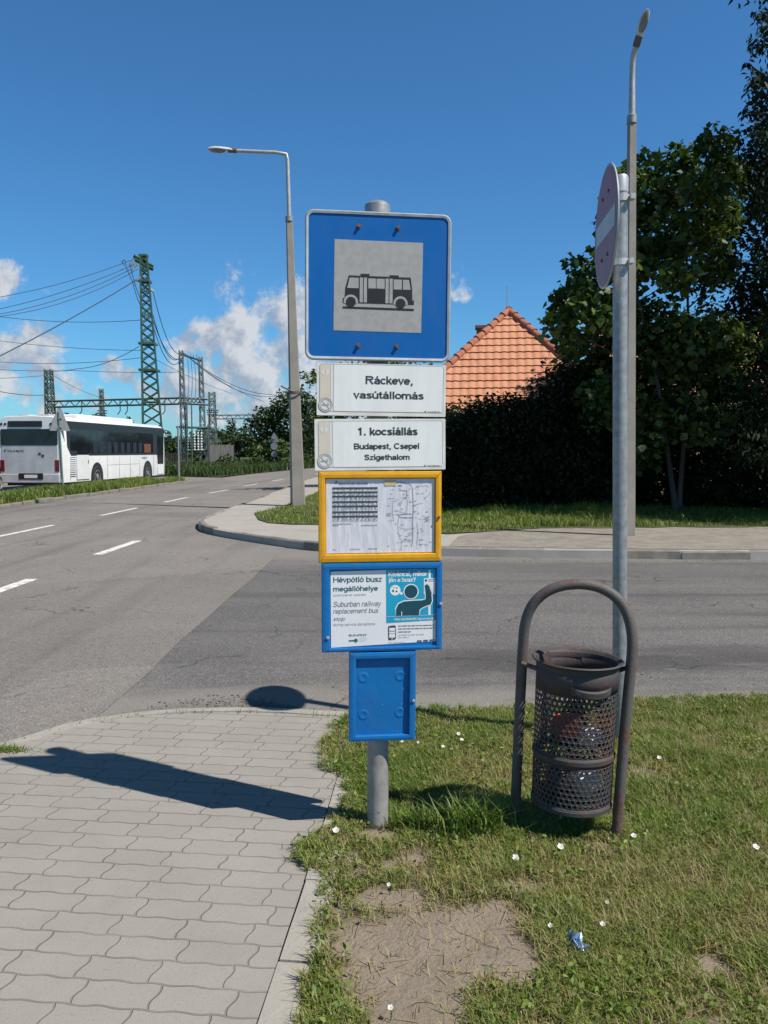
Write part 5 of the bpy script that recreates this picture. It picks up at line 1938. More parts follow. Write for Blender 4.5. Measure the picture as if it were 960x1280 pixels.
    L([(645, 190), (660, 220), (655, 290), (640, 315)], 0.0012)
    L([(590, 345), (586, 420), (596, 480), (615, 520), (612, 580)])
    L([(615, 520), (660, 522), (698, 525)])
    L([(600, 425), (650, 430), (700, 430)])
    L([(700, 460), (672, 460), (672, 475), (700, 478)])
    L([(735, 385), (740, 450), (732, 560)])
    L([(545, 230), (545, 320), (556, 365), (515, 365)])
    L([(545, 320), (590, 318)])
    L([(700, 260), (730, 245), (780, 235)])
    L([(790, 205), (830, 165)])
    L([(735, 108), (815, 104)])
    for i in range(95):
        x = rr.choice([rr.gauss(640, 45), rr.gauss(740, 35), rr.gauss(585, 30), rr.uniform(500, 840)])
        yy = rr.uniform(70, 585)
        if 500 < x < 845:
            l = rr.uniform(8, 26)
            f.flat(b.r(*k(x, yy), *k(x + l, yy + rr.uniform(2, 4))), yp)
    for (x, yy) in ((512, 318), (515, 326), (520, 310), (805, 345), (800, 352), (812, 360), (806, 372), (765, 512), (762, 545), (600, 98), (602, 104), (610, 136), (640, 138)):
        f.flat(b.r(*k(x - 16, yy), *k(x + 16, yy + 4)), yp)
    f.build('route_map_print', M['greyink'], b.o, fix=False)
    f = MB()
    f.flat(b.r(*k(482, 62), *k(574, 104)), yp - 0.0004)
    f.build('map_legend', M['sand'], b.o, fix=False)
    f = MB()
    a_, c_ = b.q(*k(896, 342))
    f.lathe([(0.006, 0), (0.006, 0.005), (0.0, 0.006)], n=10, mtx=Matrix.Translation((a_, -0.003, c_)) @ Matrix.Rotation(PI / 2, 4, 'X'))
    f.build('lock', M['bolt'], b.o)

    # blue notice case
    b = case('notice_case', (402.5, 703.5, 554, 814), (412, 711.5, 546.5, 809), M['case_blue'], 'blue framed case with a railway replacement notice and a cyan poster')
    k = lambda x, y_: (400 + x / 6, 700 + y_ / 6)
    y = b.rec - 0.0015
    f = MB()
    f.prism(b.poly(k(82, 652), k(876, 624), k(874, 74), k(78, 84)), y, y + 0.001, 'y')
    f.build('notice_sheet', M['paper2'], b.o)
    yp = y - 0.0007
    T = lambda f_, s, x0, x1, yb, yt, bold=0, sl=0, dy=0: b.text(f_, s, *[q for q in (k(x0, 0)[0], k(x1, 0)[0], k(0, yb)[1], k(0, yt)[1])], yp - dy, bold, sl)
    f = MB()
    T(f, 'Hévpótló busz', 98, 466, 166, 124, 0.014)
    T(f, 'megállóhelye', 98, 436, 232, 194, 0.014)
    T(f, 'BUDAPEST', 216, 352, 570, 556, 0.01)
    stroke(f, [b.q(*k(218, 604)), b.q(*k(262, 603))], 0.006, yp)
    f.flat([b.q(*k(268 + 15 * math.cos(t * PI / 8), 603 + 15 * math.sin(t * PI / 8))) for t in range(16)], yp)
    f.build('notice_heading', M['tealink'], b.o, fix=False)
    f = MB()
    T(f, 'Suburban railway', 98, 462, 348, 308, 0.0, 0.22)
    T(f, 'replacement bus', 98, 438, 398, 362, 0.0, 0.22)
    T(f, 'stop', 98, 186, 452, 424, 0.0, 0.22)
    f.build('notice_translation', M['greyink'], b.o, fix=False)
    f = MB()
    T(f, 'üzemzavar esetén', 98, 344, 268, 250, 0.0, 0.18)
    T(f, 'during service disruptions', 98, 414, 490, 470, 0.0, 0.2)
    for yy, x1 in ((582, 352), (592, 356), (602, 348), (611, 330)):
        stroke(f, [b.q(*k(293, yy)), b.q(*k(x1, yy))], 0.0007, yp)
    f.build('notice_small_print', M['faintink'], b.o, fix=False)
    # right-hand poster
    f = MB()
    f.flat(b.poly(k(498, 478), k(874, 464), k(874, 74), k(496, 82)), yp)
    f.build('cyan_poster', M['cyan'], b.o, fix=False)
    y2, y3, y4 = 0.0006, 0.0012, 0.0018

    def sm(pts, n=6):
        return [b.q(*k(*q)) for q in spline(pts + [pts[0]], n)[:-1]]
    man = [(572, 425), (572, 372), (590, 336), (630, 318), (700, 314), (770, 312), (798, 304), (800, 262), (792, 200), (806, 192), (824, 204), (842, 268), (846, 318), (836, 342), (780, 362), (752, 380), (746, 424)]
    cx_ = sum(q[0] for q in man) / len(man)
    f = MB()
    # white outline: body and head grown a little
    out = []
    for i, q in enumerate(man):
        a0, a1 = Vector(man[i - 1]), Vector(man[(i + 1) % len(man)])
        t_ = (a1 - a0).normalized()
        out.append((q[0] + t_.y * 8, min(q[1] - t_.x * 8, 426)))
    f.flat([b.q(*k(*q)) for q in out], yp - y2)
    f.flat([b.q(*k(686 + 58 * math.cos(t * PI / 16), 244 + 58 * math.sin(t * PI / 16))) for t in range(32)], yp - y2)
    f.flat([b.q(*k(565 + 40 * math.cos(t * PI / 14), 232 + 40 * math.sin(t * PI / 14))) for t in range(28)], yp - y2)
    f.flat([b.q(*k(611 + 11 * math.cos(t * PI / 8), 256 + 11 * math.sin(t * PI / 8))) for t in range(16)], yp - y2)
    f.flat(b.r(*k(784, 146), *k(872, 268)), yp - y2)
    f.flat(b.r(*k(820, 84), *k(836, 146)), yp - y2)
    f.flat(b.r(*k(818, 350), *k(836, 424)), yp - y2)
    stroke(f, [b.q(*k(497, 430)), b.q(*k(874, 424))], 0.0012, yp - y2)
    stroke(f, [b.q(*k(614, 424)), b.q(*k(614, 394))], 0.003, yp - y3 - 0.0006)
    T(f, 'Kíváncsi, mikor', 513, 812, 128, 92, 0.028, 0, y2)
    T(f, 'jön a busz?', 513, 722, 170, 138, 0.028, 0, y2)
    T(f, 'Nézze meg indulás előtt, hogy mi merre jár!', 558, 862, 459, 442, 0.02, 0, y2)
    f.build('poster_white_print', M['printwhite'], b.o, fix=False)
    f = MB()
    f.flat([b.q(*k(*q)) for q in man], yp - y3)
    f.flat([b.q(*k(686 + 50 * math.cos(t * PI / 16), 244 + 50 * math.sin(t * PI / 16))) for t in range(32)], yp - y3)
    for (x, yy, r_) in ((549, 236, 8), (575, 240, 7), (578, 214, 5), (556, 214, 4)):
        f.flat([b.q(*k(x + r_ * math.cos(t * PI / 5), yy + r_ * math.sin(t * PI / 5))) for t in range(10)], yp - y3)
    f.flat([b.q(*k(800 + 9 * math.cos(t * PI / 6), 162 + 9 * math.sin(t * PI / 6))) for t in range(12)], yp - y3)
    for yy in (157, 168):
        stroke(f, [b.q(*k(816, yy)), b.q(*k(866, yy - 1))], 0.0016, yp - y3)
    f.build('poster_figure', M['teal'], b.o, fix=False)
    f = MB()
    f.flat([b.q(*k(*q)) for q in [(512, 510), (516, 500), (560, 496), (569, 502), (571, 590), (566, 602), (520, 606), (514, 600)]], yp - y2)
    f.flat(b.r(*k(732, 614), *k(768, 623)), yp - y2)
    f.flat(b.r(*k(780, 612), *k(816, 621)), yp - y2)
    f.flat(b.r(*k(828, 610), *k(864, 619)), yp - y2)
    rr = random.Random(8)
    for yy, x1, wgt in ((502, 862, .0024), (524, 866, .0024), (547, 684, .0024), (571, 792, .0014), (589, 668, .0014), (626, 640, .0012)):
        x = 590 if yy < 620 else 512
        while x < x1:
            l = rr.uniform(14, 40)
            stroke(f, [b.q(*k(x, yy)), b.q(*k(min(x + l, x1), yy - (l * .02)))], wgt, yp - y2)
            x += l + 7
    f.build('phone_print', M['ink'], b.o, fix=False)
    f = MB()
    f.flat(b.r(*k(519, 514), *k(564, 588)), yp - y3)
    f.flat([b.q(*k(541 + 5 * math.cos(t * PI / 5), 596 + 5 * math.sin(t * PI / 5))) for t in range(10)], yp - y3)
    f.build('phone_screen', M['printwhite'], b.o, fix=False)
    f = MB()
    f.flat(b.r(*k(519, 536), *k(564, 541)), yp - y4)
    f.flat(b.r(*k(519, 556), *k(564, 559)), yp - y4)
    f.build('phone_line', M['greyink'], b.o, fix=False)
    for x, yy in ((910, 338), (56, 572)):
        f = MB()
        a_, c_ = b.q(*k(x, yy))
        f.lathe([(0.007, 0), (0.007, 0.004), (0.0, 0.006)], n=10, mtx=Matrix.Translation((a_, -0.003, c_)) @ Matrix.Rotation(PI / 2, 4, 'X'))
        f.build('lock', M['alu'], b.o)

    # blank blue case below
    b = case('blank_case', (436.5, 815.5, 520, 926.5), (444.5, 823.5, 512, 919.5), M['case_blue'], 'small empty blue case with four round dents', roll=0.5, depth=0.036, recess=0.017)
    for x, yy in ((454, 848), (500.5, 847), (454.5, 894.5), (500.5, 893)):
        f = MB()
        a_, c_ = b.q(x, yy)
        mt = Matrix.Translation((a_, b.rec, c_)) @ Matrix.Rotation(PI / 2, 4, 'X')
        f.lathe([(0.024, 0.0002), (0.019, 0.0018), (0.014, 0.0026), (0.010, 0.0010), (0.005, 0.0006), (0.0, 0.0006)], n=22, mtx=mt)
        f.build('dent', M['case_blue'], b.o, smooth=True)
    f = MB()
    a_, c_ = b.q(517, 877)
    f.lathe([(0.007, 0), (0.007, 0.004), (0.0, 0.006)], n=10, mtx=Matrix.Translation((a_, -0.003, c_)) @ Matrix.Rotation(PI / 2, 4, 'X'))
    f.build('lock', M['alu'], b.o)
    # saddles clamping the boards to the pole
    for yy in (300, 420, 470, 505, 540, 572, 620, 680, 730, 790, 850, 900):
        z = P(475, yy, YP).z
        f = MB()
        f.lathe([(0.049, -0.012), (0.049, 0.012), (0.0455, 0.012), (0.0455, -0.012), (0.049, -0.012)], c=(0, 0, z), n=24)
        f.box((0, -0.047, z), (0.09, 0.012, 0.022))
        f.build('clamp', M['galv'], root)


bus_stop()


# ================================================================== LITTER BIN
def litter_bin():
    a = G(643, 1032, .02)
    b_ = G(770, 1056, .02)
    o = (a + b_) / 2
    root = thing('litter_bin', 'rusty perforated cylindrical litter bin hung in a hoop of bent tube', 'litter bin', (o.x, o.y, 0))
    pts = []
    hoop = [(643, 1036), (645.5, 980), (648, 920), (651, 860), (653.5, 810), (656.5, 780), (664, 759), (677, 744), (696, 734), (722, 730), (748, 734), (768, 745), (781, 761), (788.5, 783), (790.5, 810), (786, 860), (780.5, 920), (775.5, 980), (769.5, 1060)]
    for i, (x, y) in enumerate(hoop):
        pts.append(P(x, y, a.y + (b_.y - a.y) * i / (len(hoop) - 1)) - Vector((o.x, o.y, 0)))
    # smooth
    sm = []
    for i in range(len(pts) - 1):
        p0, p1, p2, p3 = pts[max(i - 1, 0)], pts[i], pts[i + 1], pts[min(i + 2, len(pts) - 1)]
        for k in range(5):
            t = k / 5
            sm.append(0.5 * (2 * p1 + (p2 - p0) * t + (2 * p0 - 5 * p1 + 4 * p2 - p3) * t * t + (3 * p1 - p0 - 3 * p2 + p3) * t ** 3))
    sm.append(pts[-1])
    sm[0].z = -0.1
    sm[-1].z = -0.1
    mb = MB()
    mb.tube(sm, 0.0215, n=16)
    mb.build('hoop', M['rusthoop'], root, smooth=True)
    # basket
    ym = o.y
    top, bot = P(722, 824, ym), P(713.5, 1001, ym)
    rt = 0.1635
    rb = 0.1585
    H = (top - bot).length
    ax = (top - bot).normalized()
    rot = Vector((0, 0, 1)).rotation_difference(ax).to_matrix().to_4x4()
    mt = Matrix.Translation(bot - Vector((o.x, o.y, 0))) @ rot
    rad = lambda z: rb + (rt - rb) * z / H
    mb = MB()
    NC = 46
    zs = lambda y: H * (1001 - (y - 822) * 179 / 188 - 822) / (1001 - 824)
    bands = [(zs(1001), zs(950)), (zs(937), zs(860))]

    def solid(z0, z1, n=NC):
        vs, fs = [], []
        for z in (z0, z1):
            for k in range(n):
                t = 2 * PI * k / n
                vs.append(mt @ Vector((rad(z) * math.cos(t), rad(z) * math.sin(t), z)))
        for k in range(n):
            fs.append((k, (k + 1) % n, n + (k + 1) % n, n + k))
        mb.add(vs, fs)
    solid(0, bands[0][0])
    solid(bands[0][1], bands[1][0])
    solid(bands[1][1], H)
    for z0, z1 in bands:
        pitch = 2 * PI * 0.17 / NC
        nr = max(1, round((z1 - z0) / (pitch * 0.92)))
        for j in range(nr):
            za, zb = z0 + (z1 - z0) * j / nr, z0 + (z1 - z0) * (j + 1) / nr
            for kx in range(NC):
                t0 = (kx + (0.5 if j % 2 else 0)) / NC
                cells = []
                for m_ in range(8):
                    an = PI / 4 * m_ + PI / 8
                    # square boundary
                    c, s = math.cos(an), math.sin(an)
                    sc = 0.5 / max(abs(c), abs(s))
                    cells.append((0.5 + c * sc, 0.5 + s * sc))
                hole = [(0.5 + 0.355 * math.cos(PI / 4 * m_ + PI / 8), 0.5 + 0.355 * math.sin(PI / 4 * m_ + PI / 8)) for m_ in range(8)]

                def W(u, v):
                    z = za + (zb - za) * v
                    t = 2 * PI * (t0 + u / NC)
                    return mt @ Vector((rad(z) * math.cos(t), rad(z) * math.sin(t), z))
                corner = {0: (1, 1), 2: (0, 1), 4: (0, 0), 6: (1, 0)}
                vs = [W(*q) for q in cells] + [W(*q) for q in hole]
                fs = [(m_, (m_ + 1) % 8, 8 + (m_ + 1) % 8, 8 + m_) for m_ in range(8)]
                for m_, q in corner.items():
                    vs.append(W(*q))
                    fs.append((m_, len(vs) - 1, (m_ + 1) % 8))
                mb.add(vs, fs)
    # bottom plate
    vs = [mt @ Vector((rad(0) * math.cos(2 * PI * k / NC), rad(0) * math.sin(2 * PI * k / NC), 0.004)) for k in range(NC)]
    mb.face(vs)
    bk = mb.build('basket', M['rustbin'], root, smooth=True)
    sd = bk.modifiers.new('sheet thickness', 'SOLIDIFY')
    sd.thickness = 0.0022
    sd.offset = 0

    def bandring(name, z, h, thick, prof=None):
        q = MB()
        r = rad(z)
        q.lathe(prof or [(r - .001, z - h / 2), (r + thick, z - h / 2 + .002), (r + thick, z + h / 2 - .002), (r - .001, z + h / 2)], n=NC, mtx=mt)
        return q.build(name, M['rustbin'], root, smooth=True)
    r = rad(H)
    bandring('rim', H, 0, 0, [(r + .001, H - .028), (r + .005, H - .010), (r + .016, H - .003), (r + .020, H + .002), (r + .015, H + .007), (r + .004, H + .002), (r - .003, H - .012), (r - .003, H - .03)])
    bandring('band', zs(943), 0.020, 0.006)
    bandring('foot_ring', zs(1007), 0.018, 0.005)
    # pivots, hook plate and the locking flap on the front
    for s, (hx, hy) in ((-1, (652, 829)), (1, (789, 833))):
        p = P(hx, hy, ym + (0.03 if s < 0 else -0.03)) - Vector((o.x, o.y, 0))
        q = mt @ Vector((s * (r - .005), 0, H - 0.045))
        mb = MB()
        mb.tube([p, q], 0.0095, n=8)
        mb.tube([q - Vector((s * .02, 0, 0)), q + Vector((s * 0.006, 0, 0))], 0.022, n=12)
        mb.build('pivot', M['rusthoop'], root, smooth=True)
    mb = MB()
    p0 = mt @ Vector((-r * .82, -r * .52, H - 0.01))
    mb.box((0, 0, 0), (0.035, 0.004, 0.085), Matrix.Translation(p0 + Vector((0.0, .01, .012))) @ Matrix.Rotation(R(32), 4, 'Z') @ Matrix.Rotation(R(-20), 4, 'Y'))
    mb.build('hook_plate', M['rustbin'], root)
    mb = MB()
    vs, fs = [], []
    NK = 13
    for (dz, off) in ((-.074, .001), (-.070, .022), (-.076, .028), (-.098, .026), (-.108, .001)):
        for k in range(NK):
            u = k / (NK - 1)
            t = R(-112 + 62 * u)
            z = H + dz - .012 * math.sin(PI * u)
            e = math.sin(PI * u) ** .5
            rr_ = rad(z) + .001 + off * e
            vs.append(mt @ Vector((rr_ * math.cos(t), rr_ * math.sin(t), z)))
    for i in range(4):
        for k in range(NK - 1):
            fs.append((i * NK + k, i * NK + k + 1, (i + 1) * NK + k + 1, (i + 1) * NK + k))
    mb.add(vs, fs)
    fo = mb.build('flap', M['rustbin'], root, smooth=True)
    fo.modifiers.new('sheet thickness', 'SOLIDIFY').thickness = 0.003

    # rubbish lying inside: each piece a thing of its own
    def crumple(name, label, cat, c, sc, m, seed, n=3):
        bm = bmesh.new()
        bmesh.ops.create_icosphere(bm, subdivisions=n, radius=1)
        r_ = random.Random(seed)
        ph = [r_.uniform(0, 6) for _ in range(6)]
        for v in bm.verts:
            p = v.co
            f = 1 + .06 * math.sin(p.x * 5 + ph[0]) * math.sin(p.y * 6 + ph[1]) + .05 * math.sin(p.z * 7 + ph[2] + p.x * 4) + r_.uniform(-.08, .02)
            v.co = Vector((p.x * sc[0] * f, p.y * sc[1] * f, p.z * sc[2] * f))
        me = bpy.data.meshes.new(name)
        bm.to_mesh(me)
        bm.free()
        me.materials.append(m)
        ob = bpy.data.objects.new(name, me)
        COL.objects.link(ob)
        w_ = Matrix.Translation((o.x, o.y, 0)) @ mt @ Vector(c)
        ob.location = w_
        tag(ob, label, cat, 'rubbish in the bin')
        return ob
    crumple('plastic_bag', 'crumpled red plastic bag seen through the holes at the left of the rusty bin', 'bag', (-0.056, -0.078, zs(903)), (0.062, 0.054, 0.055), M['bagred'], 1)
    crumple('plastic_bag', 'crumpled whitish plastic bag seen through the upper holes at the right of the rusty bin', 'bag', (0.042, -0.076, zs(916)), (0.050, 0.048, 0.046), M['bagwhite'], 2)
    crumple('plastic_bag', 'pale bag at the bottom of the rusty bin, behind its lower holes', 'bag', (0.040, -0.054, zs(975)), (0.062, 0.060, 0.06), M['bagwhite'], 3)
    crumple('plastic_bag', 'black bag at the left of the bottom of the rusty bin', 'bag', (-0.055, -0.02, zs(978)), (0.06, 0.075, 0.07), M['bagblack'], 4)
    crumple('plastic_bag', 'black bag filling the middle of the rusty bin behind the red one', 'bag', (0.0, 0.05, zs(925)), (0.085, 0.065, 0.08), M['bagblack'], 5)


litter_bin()


# ================================================================== NO ENTRY SIGN
def no_entry():
    b = G(775, 937)
    root = thing('no_entry_sign', 'faded round no entry sign seen almost edge on, on a galvanised pole behind the bin', 'road sign', (b.x, b.y, 0))
    zt = P(773, 222, b.y).z
    mb = MB()
    lean = P(775.5, 222, b.y).x - b.x
    mb.tube([(0, 0, -.1), (lean, 0, zt)], 0.0375, n=24)
    mb.build('pole', M['galv'], root, smooth=True)
    mb = MB()
    mb.lathe([(0, zt + .012), (.036, zt + .008), (.041, zt - .004), (.041, zt - .075), (.038, zt - .077)], c=(lean, 0, 0), n=24)
    mb.build('pole_cap', M['alu'], root, smooth=True)
    zc = P(757, 283, b.y - .05).z
    xc = lean * zc / zt
    c = Vector((xc - 0.078, -0.03, zc))
    r = 0.305
    yaw = Matrix.Rotation(R(-4.2), 4, 'Z')
    base = Matrix.Translation(c) @ yaw @ Matrix.Rotation(R(-90), 4, 'Y')    # local z -> -X
    mb = MB()
    mb.lathe([(r * .99, -.002), (r, -.001), (r, .005), (r * .99, .006), (0, .006)], n=64, mtx=base)
    mb.face([base @ Vector((r * .985 * math.cos(2 * PI * k / 64), r * .985 * math.sin(2 * PI * k / 64), -.002)) for k in range(64)])
    disc = mb.build('disc', M['alu'], root, smooth=True)
    mb = MB()
    mb.face([base @ Vector((r * .955 * math.cos(2 * PI * k / 64), r * .955 * math.sin(2 * PI * k / 64), .0075)) for k in range(64)])
    mb.build('red_field', M['signred'], disc)
    mb = MB()
    mb.face([base @ Vector(q) for q in ((-.052, -.245, .009), (.052, -.245, .009), (.052, .245, .009), (-.052, .245, .009))])
    mb.build('white_bar', M['signwhite'], disc)
    for u in (-.15, .16):
        for v in (-.075, .075):
            mb = MB()
            mb.lathe([(.009, .0085), (.009, .013), (0, .015)], n=8, mtx=base @ Matrix.Translation((u, v, 0)))
            mb.build('bolt', M['bolt'], disc)
    for dz in (-.17, .15):
        mb = MB()
        mb.lathe([(.0375, -.016), (.043, -.016), (.043, .016), (.0375, .016)], c=(xc, 0, zc + dz), n=20)
        mb.box((xc - .052, 0, zc + dz), (.045, .05, .028))
        mb.tube([(xc + .04, -.055, zc + dz), (xc + .04, .05, zc + dz)], .006, n=6)
        mb.box((xc + .046, -.035, zc + dz), (.022, .05, .026))
        mb.build('clamp', M['alu'], root)


no_entry()


# ================================================================== STREET LAMPS
def street_lamp(label, base, lean, ztop_c, ztop, arm, w0, w1, rot, strap=None, hs=1.0):
    """arm: list of local points from the top of the post to the head; head built at its end, pointing along the arm."""
    root = thing('street_lamp', label, 'street lamp', base, group='concrete street lamps')
    ux, uy = lean

    def ax(z):
        return Vector((ux * z, uy * z, z))
    mb = MB()
    ca, sa = math.cos(rot), math.sin(rot)
    vs = []
    prof = [(-1, -.55), (-.8, -1), (.8, -1), (1, -.55), (1, .55), (.8, 1), (-.8, 1), (-1, .55)]
    for z, wd in ((-.2, w0), (ztop_c * .33, w0 + (w1 - w0) * .4), (ztop_c * .66, w0 + (w1 - w0) * .75), (ztop_c, w1)):
        for (u, v) in prof:
            u, v = u * wd / 2, v * wd / 2 * .85
            vs.append(ax(z) + Vector((u * ca - v * sa, u * sa + v * ca, 0)))
    n = len(prof)
    fs = [(k * n + i, k * n + (i + 1) % n, (k + 1) * n + (i + 1) % n, (k + 1) * n + i) for k in range(3) for i in range(n)]
    fs.append(tuple(range(3 * n, 4 * n)))
    mb.add(vs, fs)
    mb.build('concrete_post', M['pole_concrete'], root)
    mb = MB()
    mb.lathe([(w1 * .62, -.10), (w1 * .62, .03), (w1 * .45, .05)], c=ax(ztop_c), n=16)
    mb.build('collar', M['galv'], root, smooth=True)
    mb = MB()
    pts = [ax(ztop_c - .2), ax(ztop_c + .3), ax(ztop - .16)] + [ax(ztop) + Vector(q) for q in arm]
    mb.tube(pts, [.058, .056, .05] + [.046] * len(arm), n=12)
    mb.build('arm', M['lampsteel'], root, smooth=True)
    # lamp head along the last arm segment
    e = pts[-1]
    dr = (pts[-1] - pts[-2]).normalized()
    side = dr.cross(Vector((0, 0, 1))).normalized()
    up = side.cross(dr)
    mt = Matrix((side * hs, dr * hs, up * hs)).transposed().to_4x4()
    mt.translation = e
    secs = [(-.06, .05, .05, 0), (.02, .065, .055, 0), (.14, .08, .065, .01), (.30, .105, .07, .015), (.46, .115, .07, .015), (.60, .085, .05, .01), (.66, .03, .02, .008)]
    vs, fs = [], []
    K = 14
    for (y, hw, hh, dz) in secs:
        for k in range(K):
            t = 2 * PI * k / K
            z = math.sin(t)
            z = z * hh if z > 0 else z * hh * .45
            vs.append(mt @ Vector((math.cos(t) * hw, y, z + dz)))
    for i in range(len(secs) - 1):
        for k in range(K):
            fs.append((i * K + k, i * K + (k + 1) % K, (i + 1) * K + (k + 1) % K, (i + 1) * K + k))
    fs += [tuple(reversed(range(K))), tuple(range((len(secs) - 1) * K, len(secs) * K))]
    mb = MB()
    mb.add(vs, fs)
    h = mb.build('lamp_head', M['lamphead'], root, smooth=True)
    mb = MB()
    vs, fs = [], []
    sec2 = [(.20, .05, .012), (.28, .085, .05), (.42, .095, .06), (.54, .07, .045), (.61, .03, .015)]
    for (y, hw, hh) in sec2:
        for k in range(9):
            t = PI + PI * k / 8
            vs.append(mt @ Vector((math.cos(t) * hw, y, math.sin(t) * hh - .02)))
    for i in range(len(sec2) - 1):
        for k in range(8):
            fs.append((i * 9 + k, i * 9 + k + 1, (i + 1) * 9 + k + 1, (i + 1) * 9 + k))
    mb.add(vs, fs)
    mb.build('lamp_bowl', M['lampglass'], h, smooth=True)
    mb = MB()
    mb.tube([mt @ Vector((0, -.10, 0)), mt @ Vector((0, .12, .005))], .062, n=12)
    mb.build('head_clamp', M['bolt'], h, smooth=True)
    if strap:
        mb = MB()
        zc = strap
        wd = w0 + (w1 - w0) * zc / ztop_c
        mb.lathe([(wd * .66, -.03), (wd * .68, -.03), (wd * .68, .03), (wd * .66, .03)], c=ax(zc), n=14)
        mb.tube([ax(zc) + Vector((wd * .3, -.1, .0)), ax(zc) + Vector((-.1, -.18, .05)), ax(zc) + Vector((-.34, -.2, .17))], .022, n=6)
        mb.build('strap', M['bolt'], root)
    return root


bl = G(372.5, 632, .13)
zl = P(359.5, 192, bl.y).z
street_lamp('tall concrete street lamp left of the blue sign, its steel arm pointing left', (bl.x, bl.y, .1), ((P(359, 192, bl.y).x - bl.x) / zl * 1.0, 0.0),
            P(361, 272, bl.y).z - .1, zl - .1, [(-.02, 0, -.02), (-.30, 0, .03), (-1.42, -.05, .06)], .40, .17, R(12), strap=P(368, 491, bl.y).z - .1)
br_ = G(786, 669, .13)
zr = P(790, 36, br_.y).z
street_lamp('tall concrete street lamp behind the no entry sign, its head reaching over the side street', (br_.x, br_.y, .1), ((P(790.5, 40, br_.y).x - br_.x) / zr, 0.0),
            P(788, 147, br_.y).z - .1, P(790, 86, br_.y).z - .1, [(.0, -.02, .10), (.0, -.05, .20), (.03, -.17, .36)], .20, .135, R(8), hs=.72)


